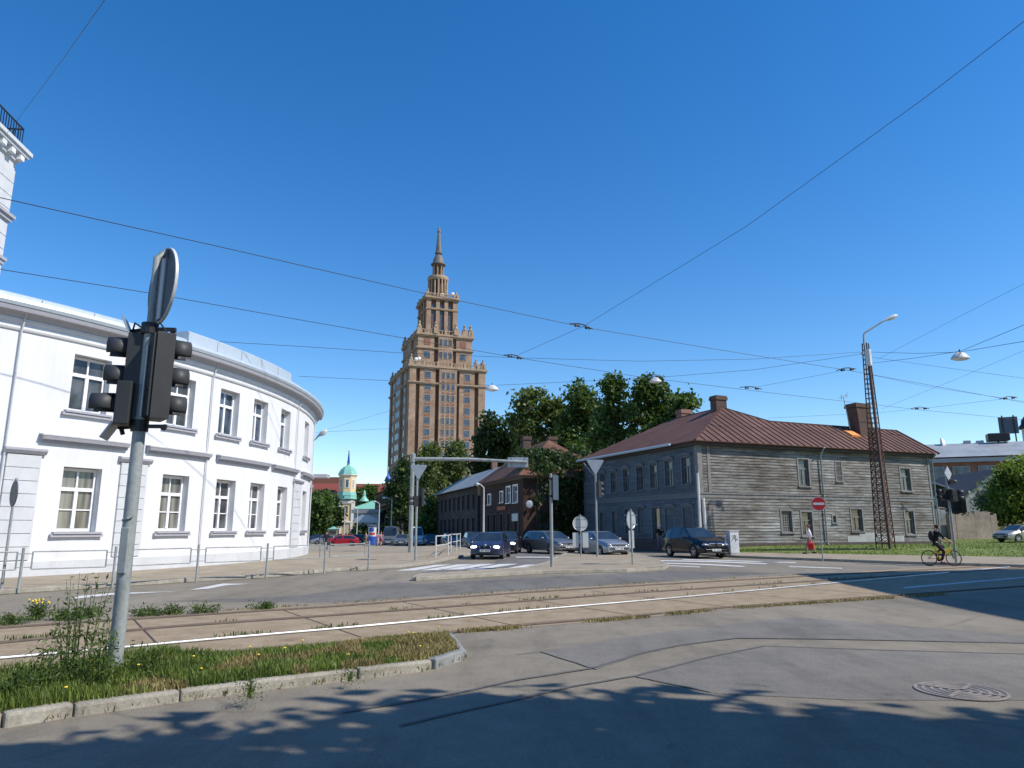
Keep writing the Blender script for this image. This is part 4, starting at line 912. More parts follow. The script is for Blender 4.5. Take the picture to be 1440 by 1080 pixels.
# red roofed block behind
ra = at(425, 742, 290.0); RFm = Frame((ra.x-20, ra.y), R(3)); rb_ = thing('red_roof_block', 'long beige block with red roof and attic windows behind the church', 'building', (RFm.O.x, RFm.O.y, 0), RFm.yaw)
z1 = at(460, 692, 290).z; z2 = at(460, 678.5, 290).z; m_ = MB(); m_.box(0, 75, 0, 14, 0, z1); m_.build('wall', M['beige'], rb_)
m_ = MB(); m_.poly([(-.6, -.6, z1), (75.6, -.6, z1), (75.6, 6, z2), (-.6, 6, z2)]); m_.poly([(-.6, 14.6, z1), (75.6, 14.6, z1), (75.6, 8, z2), (-.6, 8, z2)]); m_.poly([(-.6, 6, z2), (75.6, 6, z2), (75.6, 8, z2), (-.6, 8, z2)]); m_.build('roof', M['roofred'], rb_)
for i in range(18):
    for zz in (z1-2.2, z1-6, z1-10):
        m_ = MB(); m_.box(2+i*4, 4+i*4, -.08, .02, zz, zz+1.6); m_.build('window', M['pane'], rb_)
for x0, x1, h in ((21, 34.5, 3.3), (62, 68, 2.6)): m_ = MB(); m_.box(x0, x1, 6.2, 11, z2-.4, z2+h-.6); m_.build('roof_house', M['redpanel'], rb_)
# onion domed church roof
oc = at(543.5, 742, 205); on = thing('onion_dome_church', 'small church roof crowned by a bright blue onion dome', 'church', (oc.x, oc.y, 0))
def zo(py): return at(543.5, py, 205).z
m_ = MB(); m_.box(-9.5, 3.5, -3, 8, 0, zo(716)); m_.build('wall', M['beige'], on)
m_ = MB(); m_.poly([(-10, -3.4, zo(716)), (4, -3.4, zo(716)), (-2, 2.5, zo(699))]); m_.poly([(-10, -3.4, zo(716)), (-2, 2.5, zo(699)), (-10, 8.4, zo(716))]); m_.poly([(4, -3.4, zo(716)), (4, 8.4, zo(716)), (-2, 2.5, zo(699))]); m_.poly([(-10, 8.4, zo(716)), (-2, 2.5, zo(699)), (4, 8.4, zo(716))]); m_.build('roof', M['green'], on)
m_ = MB(); m_.lathe([(.75, zo(705)), (.7, zo(678))], 12); m_.build('drum', M['beige'], on)
m_ = MB(); m_.lathe([(.5, zo(679)), (.85, zo(677.5)), (1.02, zo(675)), (.85, zo(672)), (.4, zo(669)), (.14, zo(666)), (.06, zo(662)), (0, zo(661))], 16); m_.build('onion_dome', M['blue'], on, smooth=60)
m_ = MB(); m_.bar((0, 0, zo(662)), (0, 0, zo(656)), .1); m_.bar((-.4, 0, zo(658)), (.4, 0, zo(658)), .09); m_.build('cross', M['frame'], on)
m_ = MB(); x_ = (511-543.5)*.205; m_.lathe([(1.4, zo(705)), (1.3, zo(703)), (.7, zo(700)), (.4, zo(697)), (.5, zo(695)), (.35, zo(692)), (0, zo(688))], 10, (x_, 0, 0)); m_.build('small_dome', M['green'], on, smooth=50)
# white flat roofed pavilion and gate arch
pv_ = at(513, 742, 150); pp = thing('pavilion', 'low grey white pavilion with a dark arched shade in front of the church', 'building', (pv_.x, pv_.y, 0))
def zp(py): return at(513, py, 150).z
m_ = MB(); m_.box(-2.4, 3.0, 0, 6, 0, zp(722)); m_.build('wall', M['offwhite'], pp); m_ = MB(); m_.box(-2.8, 3.3, -.6, 6.4, zp(721.8), zp(716.5)); m_.build('roof', M['roofgrey'], pp)
m_ = MB(); m_.poly([(-2.2, -.65, zp(735)), (3.0, -.65, zp(735)), (2.6, -.65, zp(729)), (.8, -.65, zp(724)), (-.6, -.65, zp(724)), (-2.0, -.65, zp(729))]); m_.box(-2.2, 3.0, -.64, 0, zp(735), zp(733)); m_.build('arch', M['zinc'], pp)
for x in (-2.2, 2.9): m_ = MB(); m_.box(x-.2, x+.2, -.8, -.4, 0, zp(735)); m_.build('pillar', M['churchyellow'], pp)
ki = at(459, 742, 118); kk = thing('kiosk', 'small kiosk with peaked green roof under the trees by the church', 'kiosk', (ki.x+1.2, ki.y, 0)); kk.scale = (.62, .62, .62)
m_ = MB(); m_.box(-1.2, 1.2, -1, 1, 0, 2.3); m_.build('wall', M['beige'], kk); m_ = MB(); m_.lathe([(1.9, 2.301), (1.0, 2.6), (.2, 2.95), (0, 3.0)], 4, a0=R(45)); m_.build('roof', M['green'], kk); m_ = MB(); m_.box(-.9, .9, -1.05, -.98, 1.0, 1.9); m_.build('hatch', M['pane'], kk)
ab_ = at(440, 742, 235); af = thing('apartment_block', 'tan apartment block with balconies seen between trees left of the church', 'building', (ab_.x-6, ab_.y, 0))
m_ = MB(); m_.box(-6, 8, 0, 10, 0, 11.0); m_.build('wall', M['beige'], af)
for i in range(3):
    for x in (-4, 0, 4): m_ = MB(); m_.box(x-1, x+1, -.1, .02, 1.2+i*3.3, 3+i*3.3); m_.build('window', M['pane'], af); m_ = MB(); m_.box(x-1.3, x+1.3, -1, -.11, .5+i*3.3, 1.4+i*3.3); m_.build('balcony', M['redpanel'], af)

# ================================================================= RIGHT BACKGROUND
KA = at(1300, 742, 112.0); KF = Frame((KA.x-8, KA.y+3), R(-22)); kb = thing('brick_hall', 'long red brick hall with grey metal roof beyond the vacant lot', 'building', (KF.O.x, KF.O.y, 0), KF.yaw)
kz = KF.front(1380, 641)[1]; kz2 = KF.loc(onplane(1380, 622.5, KF.O+KF.v*7, KF.v))[2]
m_ = MB(); m_.box(-20, 60, 0, 20, 0, kz); m_.build('wall', M['pinkbrick'], kb)
m_ = MB(); m_.poly([(-20.5, -.9, kz-.1), (60, -.9, kz-.1), (60, 7, kz2), (-20.5, 7, kz2)]); m_.poly([(-20.5, 20.5, kz), (60, 20.5, kz), (60, 7, kz2), (-20.5, 7, kz2)]); rf = m_.build('roof', M['roofgrey'], kb)
m_ = MB(); m_.box(-20.5, 60, -.7, 0, kz-.9, kz-.3); m_.build('eaves', M['trim'], kb)
for i in range(18):
    x = -14+i*3.4
    for zz in (kz-3.9, kz-8.2):
        m_ = MB(); m_.box(x, x+2.3, -.1, .05, zz, zz+2.4); w_ = m_.build('window', M['trim'], kb)
        m_ = MB(); m_.box(x+.12, x+1.08, -.13, -.101, zz+.12, zz+2.28); m_.box(x+1.2, x+2.18, -.13, -.101, zz+.12, zz+2.28); m_.build('pane', M['pane_sky'], w_)
def kx(px, py, y=7): p = KF.loc(onplane(px, py, KF.O+KF.v*y, KF.v)); return p
p = kx(1330, 624); m_ = MB(); m_.lathe([(.1, 0), (.9, .3), (1.3, .8), (0, .35)], 16, axis='x'); m_.v = [(-q[0]*.8+p[0], q[1]*.8+p[1], q[2]*.8+p[2]) for q in m_.v]; m_.bar((p[0], p[1], p[2]), (p[0], p[1], p[2]-1.6), .12); m_.build('dish_antenna', M['frame'], rf, smooth=40)
p = kx(1403, 614.5); m_ = MB(); m_.box(p[0]-1.5, p[0]+1.5, p[1]-1, p[1]+1, p[2]-.7, p[2]+.55); m_.bar((p[0], p[1], p[2]-2), (p[0], p[1], p[2]), .3); m_.build('roof_vent', M['dark'], rf, bevel=.15)
for px in (1360, 1378): p = kx(px, 623); m_ = MB(); m_.box(p[0]-.5, p[0]+.5, p[1]-.4, p[1]+.4, p[2]-.6, p[2]+.4); m_.build('roof_vent', M['trim'], rf, bevel=.1)
q = at(1418, 598, 125.0); sgn = thing('roof_billboard', 'blue grey back of a billboard on two posts above the hall roof', 'billboard', (q.x, q.y, q.z), R(-25))
m_ = MB(); m_.box(-1.45, 1.45, -.1, .1, -1.5, 1.5); m_.build('panel', M['signback_dark'], sgn, bevel=.08); m_ = MB()
for x in (-.85, .85): m_.box(x-.1, x+.1, -.25, -.101, -4.5, 1.75)
m_.build('post', M['dark'], sgn)
q = at(1440, 600, 130.0); cu = thing('roof_turret', 'round grey turret with dark cap at right edge above the hall', 'turret', (q.x+.9, q.y, 0))
m_ = MB(); m_.lathe([(1.2, 8), (1.2, q.z-.4)], 14); m_.build('wall', M['offwhite'], cu); m_ = MB(); m_.lathe([(1.7, q.z-.4), (1.7, q.z-.1), (1.2, q.z+.5), (1.1, q.z+1.2), (.5, q.z+2.0), (0, q.z+2.2)], 14); m_.build('cap', M['dark'], cu, smooth=40)
# sheds, white gable, ruined walls
q = at(1335, 742, 84); sf = Frame((q.x-3, q.y), R(-10)); sh = thing('dark_shed', 'dark old shed with shallow grey gable beyond the crossing signal', 'shed', (sf.O.x, sf.O.y, 0), sf.yaw)
zt = sf.front(1335, 678)[1]; ze = sf.front(1335, 690)[1]; m_ = MB(); m_.box(-1, 5.2, 0, 8, 0, ze-.4); m_.poly([(-1, -.005, ze-.4), (5.2, -.005, ze-.4), (1.5, -.005, zt-.2)]); m_.build('wall', M['clap_dark'], sh)
m_ = MB(); m_.poly([(-1.6, -.5, ze-.7), (1.5, -.5, zt), (1.5, 8, zt), (-1.6, 8, ze-.7)]); m_.poly([(5.8, -.5, ze-.7), (1.5, -.5, zt), (1.5, 8, zt), (5.8, 8, ze-.7)]); o = m_.build('roof', M['roofgrey'], sh); b_ = o.modifiers.new('thickness', 'SOLIDIFY'); b_.thickness = .15
m_ = MB(); m_.box(.1, 1.6, -.08, -.006, ze-1.7, ze-.6); m_.build('window', M['offwhite'], sh)
q = at(1362, 742, 82); wf = Frame((q.x, q.y), R(-8)); wg = thing('white_gable', 'old house with a whitewashed gable wall behind the green bush', 'house', (wf.O.x, wf.O.y, 0), wf.yaw)
pz = wf.front(1397, 661); pe = wf.front(1357, 695); pb = wf.front(1357, 722)
m_ = MB(); m_.poly([(pe[0], 0, 0), (pz[0]*2-pe[0], 0, 0), (pz[0]*2-pe[0], 0, pe[1]), (pz[0], 0, pz[1]), (pe[0], 0, pe[1])]); m_.build('gable', mottled('whitewash', [(.3, (.42,.38,.3)), (.5, (.6,.56,.48)), (.7, (.7,.67,.6))], 1.2), wg)
m_ = MB(); m_.poly([(pe[0]-.3, -.3, pe[1]-.1), (pz[0], -.3, pz[1]+.12), (pz[0], 14, pz[1]+.12), (pe[0]-.3, 14, pe[1]-.1)]); m_.poly([(pz[0]*2-pe[0]+.3, -.3, pe[1]-.1), (pz[0], -.3, pz[1]+.12), (pz[0], 14, pz[1]+.12), (pz[0]*2-pe[0]+.3, 14, pe[1]-.1)]); o = m_.build('roof', M['roofdark'], wg); b_ = o.modifiers.new('thickness', 'SOLIDIFY'); b_.thickness = .2
m_ = MB(); m_.box(pe[0], pe[0]+.05, .01, 13.8, 0, pe[1]-.1); m_.build('side_wall', M['brick_dark'], wg)
rr_ = random.Random(12)
def ruin(name, label, pxs, Y, mat, th=.5):
    pts = [at(px, py, Y) for px, py in pxs]; o = thing(name, label, 'wall', (pts[0].x, Y, 0)); m_ = MB(); x0 = pts[0].x; n_ = len(pts)
    for i in range(n_-1):
        a, c = pts[i], pts[i+1]; k = max(1, int((c.x-a.x)/.45))
        for j in range(k):
            xa, xb = a.x+(c.x-a.x)*j/k-x0, a.x+(c.x-a.x)*(j+1)/k-x0; za = a.z+(c.z-a.z)*(j+.5)/k+rr_.uniform(-.09, .09); m_.box(xa, xb-.002, rr_.uniform(-.03, .0), th, 0, za)
    m_.build('wall', mat, o)
    m_ = MB()
    for i in range(n_-1):
        a, c = pts[i], pts[i+1]
        for j in range(5):
            t_ = rr_.random(); q = a.lerp(c, t_); m_.box(q.x-x0-.14, q.x-x0+.14, .05, .3, q.z-.1, q.z+rr_.uniform(.0, .16))
    m_.build('loose_bricks', M['brick_ruin'], o); return o
ruin('ruined_wall', 'broken plastered brick wall with crumbling top beside the white gable', [(1334, 723), (1352, 724), (1362, 723), (1378, 719), (1392, 722), (1401, 724)], 66, M['brick_ruin'])
ruin('ruined_wall', 'darker half plastered wall stub right beside the wooden house', [(1306, 716), (1322, 715), (1329, 716), (1331, 722), (1335, 730)], 66.8, M['plaster'])
ruin('ruined_wall', 'low brown wall at the right edge behind the parked car', [(1402, 734), (1412, 722), (1425, 718), (1450, 712), (1500, 708)], 76, M['beige'])
# building to the right of the view that throws the big shadow across the crossing
SB = [(23.1, 22.6), (22.1, 10.8), (20.9, -16), (40, -16), (33.8, 25.7)]
sb = thing('side_building', 'plain rendered building on the right whose shadow lies across the crossing', 'building', (0, 0, 0)); m_ = MB(); m_.prism(SB, 0, 13.8); m_.build('wall', M['beige'], sb)
m_ = MB(); m_.prism([(Vector(p)*1.0).to_tuple() for p in SB], 13.803, 14.0); m_.build('roof', M['roofgrey'], sb)
for i in range(5):
    for z in (2, 5.5, 9): m_ = MB(); yy = -12+i*6.5; xx = 20.9+1.2*(yy+16)/26.8; m_.box(xx-.08, xx+.1, yy-.6, yy+.6, z, z+1.9); m_.build('window', M['pane'], sb)
# ================================================================= TREES AND PLANTS
def leafmesh(name, centers, n, size, mat, parent, rnd, sig=.45, kind=None, droop=0.0, asp=.6):
    vs, fs = [], []
    tot = sum(c[3] for c in centers)
    cum = []; a = 0
    for c in centers: a += c[3]; cum.append(a)
    import bisect
    for i in range(n):
        c = centers[min(bisect.bisect(cum, rnd.random()*tot), len(centers)-1)]
        s_ = sig*c[4]
        p = Vector((c[0]+rnd.gauss(0, s_), c[1]+rnd.gauss(0, s_), c[2]+rnd.gauss(0, s_*.8)-droop*abs(rnd.gauss(0, 1))))
        nrm = Vector((rnd.gauss(0, 1), rnd.gauss(0, 1), rnd.gauss(.5, .8))).normalized()
        t = nrm.orthogonal().normalized(); t = Matrix.Rotation(rnd.uniform(0, 6.28), 3, nrm) @ t; b_ = nrm.cross(t)
        s = size*rnd.uniform(.6, 1.35); k = len(vs)
        vs += [p-t*s, p-b_*s*asp+t*s*.1, p+t*s, p+b_*s*asp+t*s*.1]; fs.append((k, k+1, k+2, k+3))
    me = bpy.data.meshes.new(name); me.from_pydata([tuple(v) for v in vs], [], fs); me.materials.append(mat)
    o = bpy.data.objects.new(name, me); COL.objects.link(o)
    if parent: o.parent = parent
    if kind: o['kind'] = kind
    return o
def crown_centers(lobes, per, rnd, shell=.45):
    cs = []
    for (x, y, z, rx_, ry_, rz_) in lobes:
        for i in range(per):
            d = Vector((rnd.gauss(0, 1), rnd.gauss(0, 1), rnd.gauss(0, 1))).normalized(); r_ = rnd.uniform(shell, 1.0)**.6
            cs.append((x+d.x*rx_*r_, y+d.y*ry_*r_, z+d.z*rz_*r_, rnd.uniform(.5, 1.5), rnd.uniform(.7, 1.3)))
    return cs
def tree(name, label, base, lobes, nleaf, leaf, mat, seed, group=None, trunk=.25, per=26, sig=.5, droop=0.0, bark='bark', cat='tree', size=None):
    """lobes in world coordinates"""
    rnd = random.Random(seed); o = thing(name, label, cat, base, 0, group); B_ = Vector(base)
    L_ = [(l[0]-B_.x, l[1]-B_.y, l[2]-B_.z, l[3], l[4], l[5]) for l in lobes]
    top = max(l[2] for l in L_); m_ = MB(); fork = min(l[2]-l[5]*.5 for l in L_); fork = max(fork, .25*top)
    c0 = Vector((sum(l[0] for l in L_)/len(L_), sum(l[1] for l in L_)/len(L_), 0))
    m_.tube([(0, 0, -.2), (rnd.uniform(-.1, .1), .05, fork*.5), (c0.x*.4, c0.y*.4, fork), (c0.x*.8, c0.y*.8, top*.85)], [trunk*1.25, trunk, trunk*.85, trunk*.2], 10)
    for l in L_:
        m_.tube([(c0.x*.35, c0.y*.35, fork*.85), ((l[0]+c0.x*.4)/2, (l[1]+c0.y*.4)/2, (l[2]+fork)/2-.1), (l[0], l[1], l[2])], [trunk*.55, trunk*.35, trunk*.12], 7)
        for k in range(6):
            d = Vector((rnd.gauss(0, 1), rnd.gauss(0, 1), rnd.gauss(.3, .8))).normalized()
            m_.tube([(l[0]*.9+c0.x*.1, l[1]*.9+c0.y*.1, l[2]-l[5]*.2), (l[0]+d.x*l[3]*.85, l[1]+d.y*l[4]*.85, l[2]+d.z*l[5]*.85)], [trunk*.16, trunk*.05], 5)
    m_.build('trunk', M[bark], o, smooth=60)
    leafmesh('crown', crown_centers(L_, per, rnd), nleaf, leaf, mat, o, rnd, sig, droop=droop)
    return o
def plobes(Y, pl, deep=.9):
    out = []
    for i, (px, py, rx_, rz_) in enumerate(pl):
        c = at(px, py, Y); k = Y/FPX; out.append((c.x, Y+((i*37) % 7-3)*.4, c.z, rx_*k, rx_*k*deep, rz_*k))
    return out
def ptree(name, label, Y, bpx, pl, nleaf, leaf, mat, seed, group=None, **k):
    b_ = at(bpx, 742, Y); return tree(name, label, (b_.x, Y, 0), plobes(Y, pl), nleaf, leaf, mat, seed, group, **k)
GT = 'trees behind the street houses'
ptree('birch_tree', 'drooping birch in front of the skyscraper, rightmost and tallest of the birches', 108, 637, [(640, 650, 17, 26), (628, 668, 18, 28), (648, 690, 14, 30), (632, 705, 20, 30), (642, 632, 9, 12)], 6500, .26, M['leaf_birch'], 1, 'birches along the street', bark='birchbark', droop=.8, per=22, trunk=.2)
ptree('birch_tree', 'drooping birch below the skyscraper, between two other birches behind the yield sign', 104, 603, [(602, 645, 15, 20), (592, 670, 18, 26), (612, 685, 17, 28), (600, 715, 19, 28), (607, 632, 8, 9)], 6500, .26, M['leaf_birch'], 2, 'birches along the street', bark='birchbark', droop=.8, per=22, trunk=.2)
ptree('birch_tree', 'darkest birch at the left foot of the skyscraper above the parked van', 116, 566, [(566, 672, 14, 22), (556, 695, 14, 24), (575, 705, 16, 26), (562, 735, 18, 22), (572, 655, 9, 10)], 5500, .28, M['leaf_dark'], 3, 'birches along the street', bark='birchbark', droop=.7, per=22, trunk=.2)
ptree('street_tree', 'short bright leafy tree at the end of the dark timber house', 101, 608, [(606, 725, 14, 20), (598, 745, 13, 16), (612, 748, 11, 15)], 3800, .24, M['leaf'], 4, None, per=22, trunk=.16)
ptree('broadleaf_tree', 'dark rounded tree right beside the skyscraper', 98, 690, [(695, 607, 19, 20), (688, 630, 22, 22), (700, 650, 26, 26), (680, 660, 17, 24), (715, 625, 16, 24)], 6500, .3, M['leaf_dark'], 5, GT)
ptree('broadleaf_tree', 'broad rounded willowy tree left of the middle behind the brown house roof', 94, 750, [(752, 565, 24, 18), (735, 590, 18, 26), (765, 590, 26, 26), (745, 622, 30, 26), (778, 575, 12, 14)], 8000, .28, M['leaf_birch'], 6, GT, droop=.6)
ptree('broadleaf_tree', 'narrow topped tree behind the ivy covered roof', 90, 812, [(815, 560, 17, 17), (822, 580, 22, 22), (806, 600, 24, 24), (825, 625, 28, 24), (795, 620, 16, 22)], 7000, .28, M['leaf'], 7, GT)
ptree('broadleaf_tree', 'ragged tree with an open crown whose tall branch stands left of the hanging street lamp', 84, 862, [(860, 545, 11, 12), (868, 570, 17, 22), (855, 595, 20, 22), (872, 618, 26, 22), (843, 620, 16, 20)], 6500, .27, M['leaf'], 8, GT, sig=.42)
ptree('broadleaf_tree', 'tall ragged tree rising right behind the hanging street lamp', 82, 910, [(905, 552, 15, 17), (922, 548, 13, 14), (898, 575, 20, 22), (925, 575, 18, 20), (905, 602, 28, 22), (935, 590, 14, 20), (948, 565, 9, 12)], 8500, .26, M['leaf'], 9, GT, sig=.42)
ptree('broadleaf_tree', 'small tree top beside the chimney of the wooden house', 80, 962, [(963, 568, 9, 7), (955, 585, 12, 12), (945, 600, 14, 14)], 2400, .25, M['leaf'], 10, GT)
ptree('broadleaf_tree', 'dark tree squeezed between the brown house and the wooden house', 68, 826, [(818, 668, 16, 22), (806, 650, 18, 16), (828, 690, 12, 26), (800, 690, 16, 26), (815, 720, 18, 24)], 6500, .2, M['leaf_dark'], 11, GT)
ptree('park_tree', 'rounded tree against the white building corner left of the church', 122, 446, [(442, 720, 13, 18), (455, 712, 14, 14), (438, 745, 14, 16), (450, 740, 12, 16)], 4200, .28, M['leaf'], 12, 'park trees by the church')
ptree('park_tree', 'tree standing directly before the church tower base', 150, 473, [(468, 708, 11, 11), (460, 722, 12, 14), (474, 722, 7, 12), (465, 738, 10, 12)], 3600, .32, M['leaf_dark'], 13, 'park trees by the church')
ptree('park_tree', 'wide tree beyond the church tower below the red roof', 235, 520, [(505, 694, 12, 8), (522, 692, 12, 8), (515, 706, 14, 12), (450, 697, 10, 8), (460, 700, 10, 9)], 3600, .5, M['leaf'], 14, 'park trees by the church')
ptree('park_tree', 'small dark shrubby tree beside the pavilion', 140, 508, [(508, 748, 9, 12), (520, 752, 9, 10), (500, 757, 7, 8)], 1800, .3, M['leaf_dark'], 15, 'park trees by the church')
# ivy over the brown house
iv = thing('ivy', 'thick dark ivy climbing over the front wall and roof of the brown house', 'ivy', BF.O, BF.yaw); rnd = random.Random(5)
cs = []
for i in range(150):
    x = rnd.uniform(1.2, BL+.4); z = rnd.uniform(.8, bz+1.4)
    if x < 2.6 and z < bz-1.6 and rnd.random() < .75: continue
    y = -.15 if z < bz-.2 else -.6+(z-bz)*1.15; cs.append((x, y-.1, z, rnd.uniform(.5, 1.4), rnd.uniform(.7, 1.3)))
for i in range(60): x_ = rnd.uniform(.2, 5.5); y_ = rnd.uniform(.2, 2.6); cs.append((x_, y_, bz+.3+y_*.62+rnd.uniform(0, .5), 1, 1))
m_ = MB()
for i in range(7): x = 1.6+i*1.05; m_.tube([(x, -.08, -.1), (x+rnd.uniform(-.3, .3), -.1, 2.5), (x+rnd.uniform(-.5, .5), -.12, bz-.3)], [.07, .05, .03], 6)
m_.build('stem', M['bark'], iv); leafmesh('foliage', cs, 13500, .15, M['leaf_dark'], iv, rnd, .33)
# right: bushy tree and silver shrub before the gable
def terr_at(px, Y): q = at(px, 742, Y); return (q.x, Y, terr(q.x, Y))
def btree(name, label, Y, bpx, pl, nleaf, leaf, mat, seed, **k): return tree(name, label, terr_at(bpx, Y), plobes(Y, pl), nleaf, leaf, mat, seed, **k)
btree('bushy_tree', 'bright green bushy tree at the right edge beyond the vacant lot', 72, 1425, [(1430, 680, 24, 20), (1414, 696, 18, 16), (1445, 665, 24, 18), (1456, 700, 26, 24), (1410, 712, 14, 12), (1430, 706, 22, 16), (1422, 722, 20, 10), (1450, 720, 26, 12), (1418, 668, 10, 8)], 12000, .2, M['leaf_light'], 16, trunk=.18)
btree('silver_shrub', 'pale silvery shrub hanging over the whitewashed gable', 77, 1385, [(1392, 688, 9, 13), (1381, 704, 8, 11), (1394, 706, 10, 12)], 2000, .17, M['leaf_silver'], 17, trunk=.1, cat='shrub')
# trees beside the photographer that throw the dappled shade on the near road
def shade(label, x, y, lobes, seed): tree('roadside_tree', label, (x, y, 0), [(x+l[0], y+l[1], l[2], l[3], l[4], l[5]) for l in lobes], 5000, .2, M['leaf'], seed, 'roadside trees shading the near road', trunk=.22, per=13, sig=.34)
shade('roadside tree right of the view shading the middle of the near road', 8.2, 3.2, [(0, 0, 6.3, 2.0, 1.3, 1.5), (-1.2, .2, 8.2, 1.8, 1.2, 1.4), (.8, .3, 9.2, 1.8, 1.3, 1.3), (1.4, -.6, 7.2, 1.6, 1.2, 1.2)], 21)
shade('roadside tree farthest right shading the road by the manhole', 13.6, 2.2, [(0, 0, 7.5, 2.2, 1.3, 1.6), (-1.4, .3, 9.8, 1.8, 1.2, 1.4), (.8, .1, 10.6, 1.8, 1.2, 1.3), (-1.8, .4, 7.0, 1.4, 1.0, 1.2)], 22)
shade('roadside tree just behind the camera shading the bottom left of the road', 4.6, 1.3, [(.5, .3, 5.6, 1.8, 1.1, 1.2), (-.4, .6, 7.4, 1.9, 1.2, 1.4), (1.2, .8, 8.6, 1.8, 1.2, 1.3), (-.2, -.5, 9.6, 1.5, 1.2, 1.2)], 23)
# ---------------------------------------------------------------- grass
def blades(name, pts, h0, h1, wd, mat, rnd, lean=.35, kind='stuff'):
    vs, fs = [], []
    for (x, y, z, k_) in pts:
        h = rnd.uniform(h0, h1)*k_; a = rnd.uniform(0, 6.28); d = Vector((math.cos(a), math.sin(a), 0)); e = Vector((-d.y, d.x, 0))
        l = h*rnd.uniform(.05, lean); p = Vector((x, y, z)); k = len(vs); w_ = wd*rnd.uniform(.6, 1.3)
        vs += [p-e*w_, p+e*w_, p+d*l*.4+e*w_*.7+Vector((0, 0, h*.6)), p+d*l*.4-e*w_*.7+Vector((0, 0, h*.6)), p+d*l+Vector((0, 0, h))]
        fs += [(k, k+1, k+2, k+3), (k+3, k+2, k+4)]
    me = bpy.data.meshes.new(name); me.from_pydata([tuple(v) for v in vs], [], fs); me.materials.append(mat)
    o = bpy.data.objects.new(name, me); COL.objects.link(o); o['kind'] = kind; return o
def inpoly(x, y, P_):
    c = False; j = len(P_)-1
    for i in range(len(P_)):
        if (P_[i].y > y) != (P_[j].y > y) and x < (P_[j].x-P_[i].x)*(y-P_[i].y)/(P_[j].y-P_[i].y)+P_[i].x: c = not c
        j = i
    return c
rnd = random.Random(77); vp = vk+ve+vin[::-1]; gp, dp = [], []
from mathutils import noise as mn
while len(gp) < 34000:
    x, y = rnd.uniform(-9, -.3), rnd.uniform(5.5, 12.5)
    if not inpoly(x, y, vp): continue
    d = mn.noise(Vector((x*1.3, y*1.3, 2)))*.5+.5; left = max(0, min(1, (-1.8-x)/3.2))
    if rnd.random() > .35+d*.9: continue
    if mn.noise(Vector((x*2.1, y*2.1, 9))) > -.04+.55*left-(.3 if x > -1.6 else 0): dp.append((x, y, .1, .8)); 
    else: gp.append((x, y, .1, .45+.35*d+1.5*left*left*d))
blades('grass', gp, .05, .15, .006, M['grass'], rnd, .7); blades('dry_grass', dp, .04, .12, .006, M['dry'], rnd, .9)
ep = []
for pl_, n_, w_, zz in ((near_edge[4:-1], 4200, .16, .005), (far_edge[2:-1], 900, .1, .005), (vk, 1500, .1, .02)):
    for i in range(n_):
        k = rnd.randrange(len(pl_)-1); t_ = rnd.random(); q = pl_[k].lerp(pl_[k+1], t_)
        if mn.noise(Vector((q.x*.8, q.y*.8, 5))) < -.12: continue
        ep.append((q.x+rnd.gauss(0, w_*.5), q.y+rnd.gauss(0, w_*.5), zz, 1))
blades('edge_weeds', ep, .02, .07, .009, M['dry'], rnd, 1.0)
tr = []
for k_, q0 in (('a', .55), ('b', .5)):
    pl_ = gl(rails[k_])
    for i in range(1300):
        k = rnd.randrange(len(pl_)-1); q = pl_[k].lerp(pl_[k+1], rnd.random())
        if mn.noise(Vector((q.x*.9+7, q.y*.9, 3))) < .12: continue
        tr.append((q.x+rnd.gauss(0, .07)-.12, q.y+rnd.gauss(0, .07)+.2, .005, 1))
blades('track_weeds', tr, .02, .09, .01, M['weed'], rnd, 1.0)
bp = []
for i in range(26000):
    u_, s_ = rnd.uniform(-1, 46), 30*rnd.random()**1.5+.15; q = B0.to_2d()+bd*u_+bn*s_
    if mn.noise(Vector((q.x*.5, q.y*.5, 1))) < -.3 and rnd.random() < .8: continue
    if -.5 < HF.loc(Vector((q.x, q.y, 0)))[0] < HL+.3 and HF.loc(Vector((q.x, q.y, 0)))[1] > -.1: continue
    bp.append((q.x, q.y, terr(q.x, q.y)-.01, .6+.5*abs(mn.noise(Vector((q.x*.4, q.y*.4, 7))))))
blades('bank_grass', bp, .06, .2, .02, M['grass'], rnd, .6)
# dandelions
fl = MB()
for i in range(30):
    x, y = rnd.uniform(-6, -.8), rnd.uniform(6.5, 11.5)
    if inpoly(x, y, vp): h = rnd.uniform(.07, .2); fl.ball((x, y, .1+h), (.017, .017, .009), 6); fl.bar((x, y, .1), (x, y, .1+h), .004, m=1)
tag(fl.build('dandelion_flowers', [M['yellow'], M['weed']]), kind='stuff')
def weed(label, x, y, h, n, seed, spread=.12, name='tall_weed', leaf=.03, mat='weed', group='weeds along the track', z=.1, flower=False):
    rnd = random.Random(seed); o = thing(name, label, 'weed', (x, y, z), 0, group); m_ = MB(); cs = []
    for i in range(n):
        a = rnd.uniform(0, 6.28); r_ = rnd.uniform(0, spread); hh = h*rnd.uniform(.6, 1.0); bx_, by_ = r_*math.cos(a), r_*math.sin(a); lx, ly = bx_*2+rnd.gauss(0, .06*h), by_*2+rnd.gauss(0, .06*h)
        m_.tube([(bx_, by_, -.02), (bx_*1.3, by_*1.3, hh*.5), (lx, ly, hh)], [.007, .005, .002], 4)
        for k in range(14): t_ = k/13; cs.append((bx_+(lx-bx_)*t_, by_+(ly-by_)*t_, hh*(.08+.92*t_), 1.3-t_, .5+.6*(1-t_)))
    m_.build('stem', M[mat], o); leafmesh('leaves', cs, n*48, leaf, M[mat], o, rnd, .075, asp=.28)
    if flower:
        f_ = MB()
        for i in range(14): f_.ball((rnd.gauss(0, spread*1.5), rnd.gauss(0, spread), h*rnd.uniform(.85, 1.05)), .018, 6)
        f_.build('flowers', M['yellow'], o)
    return o
